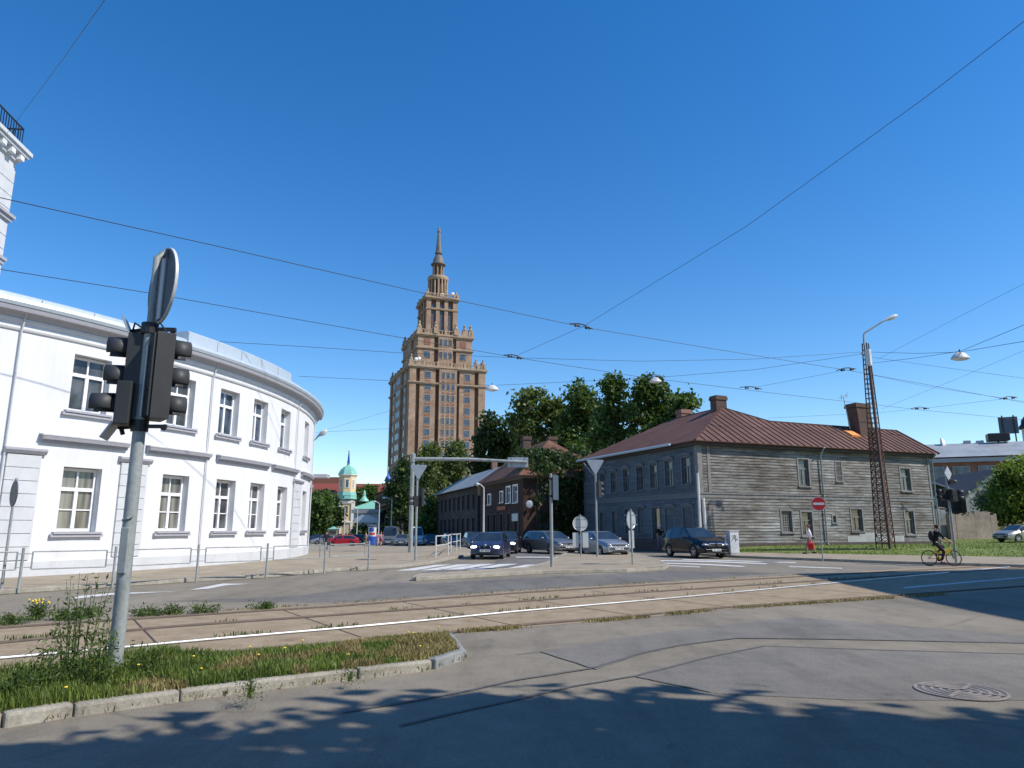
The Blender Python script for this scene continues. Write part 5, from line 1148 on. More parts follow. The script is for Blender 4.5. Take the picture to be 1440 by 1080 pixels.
def wg_(px, py): q = gnd(px, py, .1); return q.x, q.y
x, y = wg_(100, 962); weed('tallest bushy weed growing beside the base of the traffic signal pole', x, y, 1.12, 16, 1, .15)
x, y = wg_(62, 975); weed('leafy weed left of the tallest weed near the left edge', x, y, .62, 9, 2, .14)
x, y = wg_(135, 968); weed('dense weed directly left of the signal pole foot', x, y, .7, 9, 3, .1)
x, y = wg_(200, 955); weed('low grassy weed directly right of the signal pole foot', x, y, .36, 9, 4, .14)
x, y = wg_(18, 985); weed('low weed in the left corner of the grass verge', x, y, .34, 9, 5, .18)
x, y = wg_(352, 978); weed('short dark weed growing out of the kerb joint', x, y, .11, 8, 6, .05, leaf=.014)
x, y = wg_(492, 955); weed('tiny weed in a kerb joint in the middle of the verge', x, y, .09, 7, 7, .05, leaf=.013)
for px, py, lab, h, fl_ in ((210, 866, 'dark leafy weed clump by the far track edge just right of the signal pole', .32, False), (242, 864, 'second leafy weed clump along the far track edge next to the dark one', .26, False), (284, 862, 'isolated round weed clump at the far track edge', .3, False), (375, 856, 'thin low weed clump at the far track edge, rightmost of them', .22, False), (50, 872, 'yellow flowering weed at the far track edge on the left', .7, True), (20, 878, 'low weed clump at the far track edge in the left corner', .35, False), (90, 872, 'leafy weed clump at the far track edge behind the tall weeds', .4, False), (125, 868, 'weed clump at the far track edge close behind the signal pole', .4, False)):
    q = gnd(px, py); weed(lab, q.x, q.y, h*.5, 12, px, .2 if not fl_ else .1, 'weed_clump', .035, z=0, flower=fl_)
# ================================================================= STREET FURNITURE
def post(parent, r0, r1, h, mat='galv', name='pole', n=14): m_ = MB(); m_.tube([(0, 0, -.1), (0, 0, h)], [r0, r1], n); return m_.build(name, M[mat], parent, smooth=50)
def lensface(m_, c, d, r_): pass
def signal_head(parent, loc, yaw, n=3, s=.3, visor=.34, lit=None, name='signal_head', board=False):
    """lamps face local +x after yaw"""
    h = MB(); T = Matrix.Translation(loc) @ Matrix.Rotation(yaw, 4, 'Z'); H_ = n*s*1.12; h.M = T
    h.box(-.1, .1, -s*.58, s*.58, -H_/2, H_/2); h.box(-.13, -.101, -s*.5, s*.5, -H_/2+.02, H_/2-.02)
    for k in range(n-1): z = -H_/2+(k+1)*s*1.12; h.box(.1, .104, -s*.56, s*.56, z-.006, z+.006); h.box(-.138, -.131, -s*.5, s*.5, z-.006, z+.006)
    o = h.build(name, M['signal'], parent, bevel=.012)
    for k in range(n):
        z = H_/2-(k+.5)*s*1.12; m_ = MB(); m_.M = T; rr = s*.46
        m_.lathe([(rr, 0), (rr*.96, visor)], 20, (.1, 0, z), 'x', a0=R(-35), a1=R(215)); v_ = m_.build('visor', M['visor'], o, smooth=40); q = v_.modifiers.new('thickness', 'SOLIDIFY'); q.thickness = .008
        m_ = MB(); m_.M = T; m_.ball((.1, 0, z), (.03, rr*.9, rr*.9), 14)
        m_.build('lens', lit if (lit and k == 0) else (M['tail'], M['amber'], M['greenlens'])[min(k, 2)], o, smooth=60)
    return o
M['amber'] = plain('amber lens', (.22,.1,.01), .2, var=.1); M['greenlens'] = plain('green lens', (.01,.09,.06), .2, var=.1)
# big signal on the verge
pb_ = gnd(160, 948, .1); PD = pb_.y
sg = thing('traffic_signal', 'grey pole on the verge with two black signal heads and a round sign above', 'traffic light', (pb_.x, PD, .1))
def rel(px, py, Y=PD): q = at(px, py, Y); return Vector((q.x-pb_.x, Y-PD, q.z-.1))
zt = rel(208, 352).z; m_ = MB(); m_.tube([(0, 0, -.15), (0, 0, 2.75), (.0, 0, 2.8)], [.078, .068, .068], 18); m_.tube([(0, 0, 2.8), (0, 0, rel(203, 455).z)], .055, 14); m_.tube([(0, 0, rel(203, 455).z), (0, 0, zt-.1), (.06, .1, zt+.02)], .042, 12); m_.build('pole', M['galv'], sg, smooth=50)
zd = rel(178, 770).z; m_ = MB(); m_.box(-.045, .05, -.088, -.06, zd-.28, zd+.22); m_.build('access_door', M['galv'], sg, bevel=.01); m_ = MB(); m_.tube([(-.05, -.06, zd+.3), (.02, -.085, zd+.32), (.06, -.065, zd+.34)], .014, 6); m_.build('strap', M['galv'], sg)
zc = rel(200, 528).z
a = R(185); hl = signal_head(sg, (-.17, .12, zc), R(200), 3, .3, .22)
hr = signal_head(sg, (.17, -.0, zc-.02), R(40), 3, .3, .2)
m_ = MB(); m_.M = Matrix.Translation((-.15, -.03, zc-.36)) @ Matrix.Rotation(R(197), 4, 'Z'); m_.box(-.06, .1, -.17, .17, -.24, .26); m_.build('turn_signal_box', M['signal'], sg, bevel=.012)
for k, zz in enumerate((-.36,)):
    m_ = MB(); m_.M = Matrix.Translation((-.19, -.06, zc+zz)) @ Matrix.Rotation(R(197), 4, 'Z'); m_.lathe([(.13, 0), (.125, .22)], 18, (.1, 0, 0), 'x', a0=R(-35), a1=R(215)); v_ = m_.build('visor', M['visor'], sg, smooth=40); q = v_.modifiers.new('thickness', 'SOLIDIFY'); q.thickness = .008
for zz in (zc+.56, zc-.6):
    m_ = MB(); m_.tube([(0, 0, zz-.06), (0, 0, zz+.07)], .095, 14); m_.bar((-.3, .12, zz), (0, 0, zz), .05, .04); m_.bar((.3, .02, zz), (0, 0, zz), .05, .04); m_.bar((-.28, .12, zz), (-.26, .14, zz*.97), .04); m_.bar((.28, .02, zz), (.26, .02, zz*.985), .04)
    if zz > zc: m_.tube([(-.05, .0, zc+.55), (-.15, -.06, zc+.62), (-.24, .05, zc+.5)], .012, 6); m_.tube([(.05, .0, zc+.55), (.14, -.05, zc+.63), (.22, 0, zc+.5)], .012, 6)
    m_.build('bracket', M['dark'], sg)
m_ = MB(); m_.M = Matrix.Translation((-.3, .08, zc+.6)) @ Matrix.Rotation(R(197), 4, 'Z') @ Matrix.Rotation(R(25), 4, 'Y'); m_.box(-.01, .01, -.16, .16, -.12, .12); m_.build('backing_board', M['signback'], sg); m_ = MB(); m_.M = Matrix.Translation((-.36, .04, zc-.64)) @ Matrix.Rotation(R(197), 4, 'Z') @ Matrix.Rotation(R(-30), 4, 'Y'); m_.box(-.01, .01, -.17, .17, -.12, .1); m_.build('backing_board', M['signback'], sg)
m_ = MB(); m_.box(.03, .04, -.08, -.055, zc-.5, zc+.35); m_.build('cable_strip', M['pvc'], sg)
zs_ = rel(217, 398).z; m_ = MB(); m_.M = Matrix.Translation((.045, .12, zs_)) @ Matrix.Rotation(R(224), 4, 'Z'); m_.lathe([(0, -.014), (.44, -.014), (.465, -.006), (.465, .02), (.45, .022), (.445, .004), (0, .004)], 36, axis='x'); sp_ = m_.build('round_sign', M['signback_dark'], sg, smooth=30)  # dark blue disc colour holds the shade on the side turned from the sun
m_ = MB(); m_.M = Matrix.Translation((.045, .12, zs_)) @ Matrix.Rotation(R(224), 4, 'Z'); m_.box(.005, .022, -.06, .06, -.42, .42); m_.build('sign_channel', M['signback'], sp_)
m_ = MB(); m_.M = Matrix.Translation((.045, .12, zs_)) @ Matrix.Rotation(R(224), 4, 'Z'); m_.lathe([(.466, -.012), (.478, -.01), (.478, .022), (.466, .024)], 36, axis='x', cap=False); m_.build('sign_rim', M['lampshell'], sp_, smooth=30)
m_ = MB(); m_.box(-.01, .08, .05, .12, zt-.06, zt+.01); m_.build('clamp', M['galv'], sg, bevel=.01)
# little round sign behind the left edge
q = gnd(2, 828, .12); t = thing('round_sign', 'small round sign seen edge on against the white wall at the left edge', 'sign', (q.x, q.y, .12)); zz = at(14, 694, q.y).z-.12; post(t, .035, .03, zz+.4)
m_ = MB(); m_.M = Matrix.Translation((.02, -.05, zz)) @ Matrix.Rotation(R(228), 4, 'Z'); m_.lathe([(0, -.01), (.34, -.01), (.34, .01), (0, .01)], 28, axis='x'); m_.build('disc', M['signback_dark'], t)
def triangle(parent, c, s, yaw=0, mat='signback'):
    m_ = MB(); m_.M = Matrix.Translation(c) @ Matrix.Rotation(yaw, 4, 'Z'); k = .09*s; tri = [(-s/2, .36*s), (s/2, .36*s), (0, -.5*s)]; pts = []
    for i in range(3):
        p = Vector(tri[i]); a_ = Vector(tri[i-1]); b_ = Vector(tri[(i+1) % 3])
        pts += [p+(a_-p).normalized()*k, p+((a_-p).normalized()+(b_-p).normalized())*k*.32, p+(b_-p).normalized()*k]
    vs = [(p.x, -.012, p.y) for p in pts]+[(p.x, .012, p.y) for p in pts]; n_ = len(pts)
    m_.add(vs, [tuple(range(n_)), tuple(range(2*n_-1, n_-1, -1))]+[(i, (i+1) % n_, n_+(i+1) % n_, n_+i) for i in range(n_)]); return m_.build('triangle_sign', M[mat], parent)
# yield signs with signals
q = gnd(584, 788, .12); t = thing('yield_sign', 'back of a triangular yield sign with signal on a post before the birches', 'sign', (q.x, q.y, .12)); zz = at(587, 663, q.y).z-.12
post(t, .055, .05, zz+.35); triangle(t, (.06, -.07, zz), .88); signal_head(t, (.16, .12, at(588, 699, q.y).z-.12), R(70), 3, .26, .26); signal_head(t, (-.04, -.2, at(583, 705, q.y).z-.12), R(195), 2, .22, .22)
q = gnd(840, 783, .12); t = thing('yield_sign', 'back of a triangular yield sign with signal standing before the blue grey house side', 'sign', (q.x, q.y, .12)); zz = at(838, 656, q.y).z-.12
post(t, .055, .05, zz+.38); triangle(t, (.0, -.07, zz), 1.0); signal_head(t, (.14, .05, at(842, 688, q.y).z-.12), R(35), 3, .26, .22); m_ = MB(); m_.tube([(-.05, .0, zz-.5), (-.5, .05, zz+.02), (-.62, .05, zz+.2)], .022, 6); m_.build('brace', M['galv'], t)
# gantry
q = gnd(577, 777, .12); t = thing('sign_gantry', 'tall galvanised pole with long arm carrying the blank back of a road sign', 'gantry', (q.x, q.y, .12)); zz = at(583, 645.5, q.y).z-.12; xe = at(741, 650, q.y).x-q.x
post(t, .15, .12, zz+.25); m_ = MB(); m_.tube([(-.1, 0, zz), (xe*.5, 0, zz-.02), (xe, 0, zz-.2)], [.13, .11, .085], 12); m_.build('arm', M['galv'], t, smooth=50)
x0 = at(714, 650, q.y).x-q.x; z0, z1 = at(727, 657, q.y).z-.12, at(727, 643, q.y).z-.12; m_ = MB(); m_.box(x0, xe+.08, .1, .14, z0, z1); p_ = m_.build('sign_panel', M['signback'], t, bevel=.01); m_ = MB(); m_.box(x0+.2, x0+.28, .08, .1, z0, z1); m_.build('bracket', M['galv'], p_); m_ = MB(); m_.box(xe-.15, xe+.02, .08, .1, z0, z1); m_.build('bracket', M['galv'], p_)
m_ = MB(); m_.lathe([(.17, zz-.2), (.17, zz+.3), (.05, zz+.36), (0, zz+.36)], 12); m_.build('cap', M['galv'], t, smooth=40)
# plain post with edge on panel
q = gnd(776, 797, .12); t = thing('sign_post', 'grey post on the traffic island with a dark sign panel seen edge on', 'sign', (q.x, q.y, .12)); zz = at(775, 666, q.y).z-.12; post(t, .07, .055, zz)
z0, z1 = at(781, 703, q.y).z-.12, at(781, 668, q.y).z-.12; m_ = MB(); m_.M = Matrix.Translation((.19, .0, 0)) @ Matrix.Rotation(R(65), 4, 'Z'); m_.box(-.3, .3, -.012, .012, z0, z1); m_.build('panel', M['signback_dark'], t, bevel=.01); m_ = MB()
for z in (z0+.15, z1-.15): m_.bar((0, 0, z), (.2, 0, z), .03); m_.tube([(0, 0, z-.04), (0, 0, z+.04)], .08, 10)
m_.build('clamp', M['dark'], t)
# round sign backs
def roundback(label, bpx, bpy, cx_, cy_, r_px, yaw, plate, mat='lampshell'):
    q = gnd(bpx, bpy, .12); t = thing('round_sign', label, 'sign', (q.x, q.y, .12)); zz = at(cx_, cy_, q.y).z-.12; r_ = r_px*q.y/FPX
    post(t, .035, .035, zz+r_+.06); m_ = MB(); m_.M = Matrix.Translation((0, .06, zz)) @ Matrix.Rotation(yaw, 4, 'Z'); m_.lathe([(0, -.012), (r_*.94, -.012), (r_, -.03), (r_, .012), (0, .012)], 30, axis='y'); m_.build('disc', M[mat], t, smooth=35)
    z0, z1 = at(cx_, plate[1], q.y).z-.12, at(cx_, plate[0], q.y).z-.12; w_ = plate[2]*q.y/FPX; m_ = MB(); m_.M = Matrix.Translation((0, .06, 0)) @ Matrix.Rotation(yaw, 4, 'Z')
    for s_ in ((-1, 1) if plate[3] else (0,)):
        c = s_*w_*.62; m_.box(c-w_*.36 if s_ else -w_/2, c+w_*.36 if s_ else w_/2, -.01, .01, z0, z1)
    m_.build('plate', M[mat], t)
    for z in (zz+r_*.5, zz-r_*.5): m_ = MB(); m_.box(-r_*.7, r_*.7, .045, .05, z-.02, z+.02); m_.build('clamp', M['galv'], t)
roundback('round sign back with two pale strips beneath between the silver cars', 817, 782, 816.5, 736, 10.5, 0, (749, 770, 11, True))
roundback('round sign back turned sideways with a tall plate below before the wooden house', 889.5, 794, 889, 731, 12.5, R(52), (746, 771, 14, False), 'signback')
# no entry sign
q = gnd(1157, 786, .12); t = thing('no_entry_sign', 'red round no entry sign with white bar on a thin post before the wooden house', 'sign', (q.x, q.y, .12)); zz = at(1152.5, 708.5, q.y).z-.12; r_ = 9.6*q.y/FPX; post(t, .032, .03, zz+r_*.8); ya = R(-14)
def disc(parent, name, rr, th, c, yaw, mat): m_ = MB(); m_.M = Matrix.Translation(c) @ Matrix.Rotation(yaw, 4, 'Z'); m_.lathe([(0, -th), (rr, -th), (rr, th), (0, th)], 32, axis='y'); return m_.build(name, M[mat], parent)
d_ = disc(t, 'rim', r_, .012, (0, -.06, zz), ya, 'sign_white'); disc(t, 'disc', r_*.94, .015, (0, -.061, zz), ya, 'sign_red'); m_ = MB(); m_.M = Matrix.Translation((0, -.061, zz)) @ Matrix.Rotation(ya, 4, 'Z'); m_.box(-r_*.76, r_*.76, -.02, -.0155, -r_*.17, r_*.17); m_.build('white_bar', M['sign_white'], t)
# crossing signal at the right
q = gnd(1345, 791, .12); t = thing('crossing_signal', 'leaning thin pole with dark cluster of signals and a tilted square sign at right', 'traffic light', (q.x, q.y, .12)); zz = at(1337, 700, q.y).z-.12
post(t, .055, .05, at(1331, 660, q.y).z-.12); signal_head(t, (-.22, -.05, zz+.15), R(185), 2, .23, .22); signal_head(t, (.3, -.05, zz+.1), R(-20), 2, .24, .22); signal_head(t, (.05, -.25, zz+.1), R(100), 2, .24, .18); signal_head(t, (.18, .05, zz+.72), R(0), 1, .22, .18)
m_ = MB(); zz = at(1332, 666, q.y).z-.12; m_.M = Matrix.Translation((.06, -.06, zz)) @ Matrix.Rotation(R(35), 4, 'Z') @ Matrix.Rotation(R(45), 4, 'Y'); m_.box(-.24, .24, -.015, .015, -.24, .24); m_.build('square_sign', M['signback'], t)
# lattice mast
lx = at(1243, 742, 45.0); lz = terr(lx.x, 45.0); t = thing('lattice_mast', 'rusty steel lattice mast with dark centre column and curved street lamp on top', 'mast', (lx.x, 45.0, lz), R(38)); lt = at(1216, 483, 45.0).z-lz
b0, b1 = .4, .135
def cor(k, z): s_ = b0+(b1-b0)*z/lt; return Vector(((-s_, s_, s_, -s_)[k], (-s_, -s_, s_, s_)[k], z))
for k in range(4): m_ = MB(); m_.bar(cor(k, 0), cor(k, lt), .058 if k != 0 else .07); m_.build('leg', M['rust'], t)
m_ = MB()
for k in range(4):
    z = .3
    while z < lt-.2:
        j = (k+1) % 4; s_ = (b0+(b1-b0)*z/lt); dz_ = max(.3, s_*1.25) if z < lt*.55 else .32; z2 = min(lt, z+dz_)
        if z < lt*.55: m_.bar(cor(k, z), cor(j, z2), .03); m_.bar(cor(j, z), cor(k, z2), .03)
        m_.bar(cor(k, z), cor(j, z), .035); z = z2
m_.build('bracing', M['rust'], t)
m_ = MB(); m_.bar((b0*-.98-.06, -b0*.98-.06, 0), (-b1-.06, -b1-.06, lt*.9), .14, .14); m_.build('cable_duct', plain('brown duct', (.09,.045,.035), .7, var=.3), t)
m_ = MB(); m_.box(-.42, -.14, -.4, -.1, lt-1.6, lt-.5); m_.build('equipment_box', M['lampshell'], t, bevel=.03)
La = at(1243, 451, 45.0); Lb = at(1262, 443, 45.0)
def wl(p): d = p-Vector((lx.x, 45.0, lz)); return Matrix.Rotation(-R(38), 3, 'Z') @ d
p0 = at(1215, 485, 45.0); p1 = at(1214.5, 472, 45.0); p2 = at(1219, 466, 45.0)
m_ = MB(); m_.tube([wl(p0), wl(p1), wl(at(1216, 468, 45.0)), wl(p2), wl(La)], .055, 10); m_.build('lamp_arm', M['galv'], t, smooth=60)
def cobra(parent, a, b_, w_=.2, nm='lamp_head'):
    a, b_ = Vector(a), Vector(b_); d = b_-a; L_ = d.length; m_ = MB(); rot = d.to_track_quat('X', 'Z').to_matrix().to_4x4(); m_.M = Matrix.Translation(a) @ rot
    m_.lathe([(.05, -.05), (.08*w_/.2, .05*L_), (w_*.8, .35*L_), (w_, .6*L_), (w_*.85, .85*L_), (w_*.4, .98*L_), (0, L_)], 14, axis='x'); m_.v = [tuple(v) for v in m_.v]; o = m_.build(nm, M['lampshell'], parent, smooth=60)
    m_ = MB(); m_.M = Matrix.Translation(a) @ rot; m_.ball((.6*L_, 0, -w_*.55), (.3*L_, w_*.75, w_*.6), 12); m_.build('lamp_glass', M['lampglass'], o, smooth=60); return o
cobra(t, wl(La), wl(Lb), .15)
m_ = MB(); q0 = wl(at(1212, 497, 45)); m_.bar((0, 0, q0.z), q0+Vector((-.1, 0, 0)), .06); m_.ball(q0, .09, 8); m_.build('insulator', M['lampshell'], t)
# cabinet and bin by the house corner
q = gnd(1026, 771, .4); t = thing('utility_cabinet', 'pale grey utility cabinet with black graffiti scribble by the wooden house corner', 'cabinet', (at(1029, 742, q.y-3).x, q.y-3, terr(at(1029, 742, q.y-3).x, q.y-3)), R(18)); cy_ = q.y-3
z1 = at(1025, 745, cy_).z-terr(at(1029, 742, cy_).x, cy_); m_ = MB(); m_.box(-.3, .3, -.2, .2, .1, z1-.1); m_.build('cabinet_body', M['offwhite'], t, bevel=.02); m_ = MB(); m_.box(-.34, .34, -.26, .26, -.3, .09); m_.build('concrete_base', M['plaster'], t); m_ = MB(); m_.box(-.33, .33, -.23, .23, z1-.098, z1-.05); m_.build('lid', M['offwhite'], t, bevel=.01)
m_ = MB(); z1 -= .1; gr = [[(-.2, z1-.25), (-.05, z1-.22), (-.12, z1-.45), (-.22, z1-.55)], [(0, z1-.2), (.12, z1-.24), (.02, z1-.4), (.16, z1-.42), (.2, z1-.5)], [(-.1, z1-.36), (.1, z1-.33)], [(.02, z1-.2), (.06, z1-.55)]]
for g_ in gr: m_.tube([(x, -.205, z) for x, z in g_], .014, 5)
m_.build('graffiti', M['ink'], t)
q = at(1011, 742, cy_-.5); t = thing('litter_bin', 'dark litter bin standing beside the graffiti cabinet', 'bin', (q.x, q.y, terr(q.x, q.y))); m_ = MB(); m_.lathe([(.24, -.2), (.3, .85), (.33, .87), (.33, .93), (.2, 1.02), (0, 1.05)], 16); m_.build('bin_body', M['dark'], t, smooth=40)
m_ = MB(); m_.box(-.18, .18, -.33, -.27, .7, .82); m_.build('opening', M['signback_dark'], t)
# railings
rl = thing('pedestrian_railing', 'long grey pedestrian railing along the white building pavement', 'railing', (0, 0, .12)); pr = gl([(-60, 833), (26, 828), (158, 822), (276, 814), (374, 809), (456, 803), (518, 798)], .12)
for i, p in enumerate(pr):
    m_ = MB(); m_.tube([(p.x, p.y, -.1), (p.x, p.y, 1.02)], .035, 8); m_.build('post', M['galv'], rl, smooth=50)
    if i < len(pr)-1:
        n_ = pr[i+1]; d = (n_-p); a_, c_ = p+d*.1, p+d*.9; m_ = MB(); z0, z1 = .48, .92
        for u, v in (((a_, z0), (c_, z0)), ((c_, z0), (c_, z1)), ((c_, z1), (a_, z1)), ((a_, z1), (a_, z0))): m_.tube([(u[0].x, u[0].y, u[1]), (v[0].x, v[0].y, v[1])], .02, 6)
        for z in (z0+.05, z1-.05): m_.tube([(p.x, p.y, z), (a_.x, a_.y, z)], .014, 6); m_.tube([(n_.x, n_.y, z), (c_.x, c_.y, z)], .014, 6)
        m_.build('panel', M['galv'], rl, smooth=50)
rl = thing('corner_railing', 'short light grey railing curving round the pavement corner left of the blue car', 'railing', (0, 0, .12)); pr = gl([(612.5, 785), (630, 781), (634, 776), (642, 775), (647, 772)], .12)
for p in pr: m_ = MB(); m_.tube([(p.x, p.y, -.1), (p.x, p.y, 1.12)], .035, 8); m_.build('post', M['lampshell'], rl, smooth=50)
for z in (.62, 1.1): m_ = MB(); m_.tube([(p.x, p.y, z) for p in pr], .03, 8); m_.build('rail', M['lampshell'], rl, smooth=50)
# advertising column
q = gnd(523, 766); t = thing('advertising_column', 'round advertising column with pale posters and dark blue base', 'column', (q.x, q.y, 0)); h = at(523, 738, q.y).z
m_ = MB(); m_.lathe([(.42, 0), (.42, h*.42)], 16); m_.build('base', M['blue'], t, smooth=40); m_ = MB(); m_.lathe([(.4, h*.42), (.4, h*.9)], 16); m_.build('poster_drum', M['lampshell'], t, smooth=40); m_ = MB(); m_.lathe([(.46, h*.9), (.46, h*.94), (.2, h), (0, h*1.02)], 16); m_.build('roof', M['signback_dark'], t, smooth=40)
m_ = MB(); m_.lathe([(.408, h*.5), (.408, h*.6)], 10, a0=R(-120), a1=R(-40)); m_.build('poster', M['sign_red'], t); m_ = MB(); m_.lathe([(.408, h*.66), (.408, h*.84)], 10, a0=R(-130), a1=R(-60)); m_.build('poster', M['blue'], t)
# street lamps
def lamp_post(label, bpx, Y, hpy, hx, side): 
    q = at(bpx, 742, Y); zz = at(bpx, hpy, Y).z; t = thing('street_lamp', label, 'street lamp', (q.x, Y, 0), 0, 'street lamps down the far street'); post(t, .09, .05, zz, 'lampshell')
    xe_ = (hx-bpx)*Y/FPX; m_ = MB(); m_.tube([(0, 0, zz-.05), (xe_*.4, 0, zz+.18), (xe_*.7, 0, zz+.22)], .04, 6); m_.build('lamp_arm', M['lampshell'], t, smooth=60); cobra(t, (xe_*.6, 0, zz+.22), (xe_*1.15, 0, zz+.24), .14)
lamp_post('pole street lamp in front of the brown house beside the timber house', 680, 58, 685, 670, -1)
lamp_post('grey street lamp nearest the advertising column', 532.5, 95, 708, 525, -1)
lamp_post('street lamp with bright head before the dark block', 550, 105, 702, 538, -1)
lamp_post('street lamp right in front of the church tower', 484, 120, 714, 476, -1)
lamp_post('thin street lamp left of the pavilion roof', 502, 130, 716, 497, -1)
q = at(441, 618, 47.0); t = thing('wall_lamp', 'street lamp on a bracket at the far corner of the white building', 'street lamp', q); m_ = MB(); m_.tube([(-.5, .3, -.3), (.1, 0, 0), (.3, 0, .2)], .04, 6); m_.build('bracket', M['galv'], t); e_ = at(460, 605, 47.0)-q; cobra(t, (.25, 0, .2), e_, .16)
def hang_lamp(label, px, py, Y, s=1.0):
    q = at(px, py, Y); t = thing('hanging_lamp', label, 'street lamp', q, 0, 'lamps hung on cross wires'); m_ = MB(); m_.lathe([(.1, .16), (.2, .12), (.36, -.08), (.38, -.16)], 16); m_.v = [(v[0]*s*1.15, v[1]*s*.8, v[2]*s) for v in m_.v]; m_.build('shade', M['lampshell'], t, smooth=50)
    m_ = MB(); m_.ball((0, 0, -.15*s), (.4*s, .28*s, .1*s), 12); m_.build('lamp_glass', M['lampglass'], t, smooth=60); m_ = MB(); m_.tube([(0, 0, .12*s), (0, 0, .3*s)], .03, 6); m_.build('hanger', M['dark'], t)
hang_lamp('pale lamp hanging on wires right of the lattice mast', 1350, 500, 33); hang_lamp('pale lamp hanging in front of the tall tree', 921.5, 534, 48); hang_lamp('pale lamp hanging just right of the skyscraper', 692, 545, 46)

# ================================================================= OVERHEAD WIRES
def wire(label, pts, r_=.014, name='overhead_wire', sag=0.0):
    q = [at(*p) for p in pts]; P_ = []
    for i in range(len(q)-1):
        for k in range(8):
            t_ = k/8; p = q[i].lerp(q[i+1], t_); p.z -= sag*4*t_*(1-t_); P_.append(p)
    P_.append(q[-1]); m_ = MB(); m_.tube(P_, r_, 5); return tag(m_.build(name, M['wire'], smooth=60), label, 'wire', 'overhead wires of the crossing')
wire('thick contact wire crossing the whole sky from the upper left past the skyscraper top', [(-80, 262, 17), (0, 278, 18.5), (300, 345, 23), (590, 411, 29), (820, 460, 35), (1000, 490, 40), (1200, 522, 46), (1440, 566, 54), (1500, 577, 56)], .014)
wire('second contact wire below it running behind the round sign', [(-80, 362, 22), (8, 380, 23), (210, 412, 27), (400, 446, 31), (560, 474, 35), (720, 502, 40), (900, 530, 45), (1080, 552, 51), (1290, 576, 58), (1500, 596, 66)], .014)
wire('long thin wire rising to the upper right corner from the insulator', [(722, 502, 40), (820, 459, 35), (1050, 318, 26), (1300, 138, 19), (1440, 30, 16), (1500, -20, 15)], .009)
wire('wire from the upper left edge down to the tower house railing', [(22, 172, 32.5), (85, 88, 22), (150, -4, 15), (170, -40, 14)], .009)
wire('span wire from the white building roof across the skyscraper to the lattice mast', [(250, 477, 30), (420, 487, 33), (560, 496, 36), (722, 503, 40), (900, 508, 42), (1060, 505, 43.5), (1210, 495, 45)], .011)
wire('wire from the mast sagging to the hanging lamp and off the right edge', [(1222, 495, 45), (1290, 497, 38), (1350, 495, 33), (1440, 480, 27), (1500, 468, 24)], .011)
wire('wire from the mast rising through the hanging lamp to the right edge', [(1224, 511, 45), (1290, 503, 38), (1350, 494, 33), (1440, 457, 27), (1500, 430, 24)], .011)
wire('pale wire descending from the mast top to the right edge', [(1224, 502, 45), (1300, 513, 44), (1440, 532, 42), (1500, 540, 41)], .009)
wire('span wire from the mast left to the lamp before the tall tree', [(1210, 498, 45), (1060, 520, 46), (921, 531, 48), (800, 537, 47), (692, 542, 46), (560, 536, 44), (420, 529, 42)], .011)
wire('faint thin wire climbing to the right edge above the mast', [(1235, 505, 46), (1330, 455, 40), (1440, 399, 34), (1500, 370, 31)], .007)
wire('faint wire climbing to the right edge from the roof of the wooden house', [(1240, 575, 50), (1340, 535, 44), (1440, 493, 38), (1500, 468, 36)], .007)
wire('wire between the insulator beside the mast and the one at the right edge', [(1055, 546, 50), (1192, 520, 46), (1300, 543, 50), (1418, 561, 53), (1500, 574, 55)], .009)
wire('low wire passing behind the mast above the wooden house chimney', [(1080, 588, 60), (1240, 580, 59), (1293, 575, 58), (1418, 560, 53)], .009)
wire('low faint wire from the wall lamp to the skyscraper', [(444, 608, 47), (540, 603, 60), (640, 597, 75), (760, 590, 90)], .009)
wire('faint slanting wire in front of the shaded flank of the skyscraper', [(450, 607, 50), (540, 580, 55), (600, 560, 60), (692, 545, 46)], .008)
def insulator(label, px, py, Y, dx, dy, s=1.0):
    q = at(px, py, Y); o = thing('insulator', label, 'insulator', q, 0, 'insulators on the contact wires'); k = Y/FPX; d = Vector((dx*k, 0, -dy*k)); m_ = MB()
    for t_ in (-1, 1):
        p = d*t_*.6; m_.ball(p, .09*s, 8); m_.ball(p+d.normalized()*.16*s, .07*s, 8)
    m_.build('bead', M['insul'], o, smooth=60); m_ = MB(); m_.tube([-d*1.3, -d*.3+Vector((0, 0, .12)), d*.3+Vector((0, 0, .12)), d*1.3], .03*s, 6); m_.build('clamp', M['insul'], o, smooth=60)
insulator('insulator cluster at the crossing of two wires in mid sky', 817, 459, 35, 13, 3); insulator('insulator cluster right of the skyscraper', 722, 502, 40, 11, 2); insulator('insulator cluster left of the lattice mast', 1190, 520, 46, 11, -1); insulator('insulator cluster above the wooden house ridge', 1056, 546, 50, 12, 1); insulator('insulator cluster right of the mast above the roof', 1294, 574.5, 58, 10, 0); insulator('insulator cluster near the right edge of the sky', 1418, 560, 53, 10, -1)
insulator('small knot on the contact wire left of the upper mast', 920, 529, 46, 6, 1, .7)
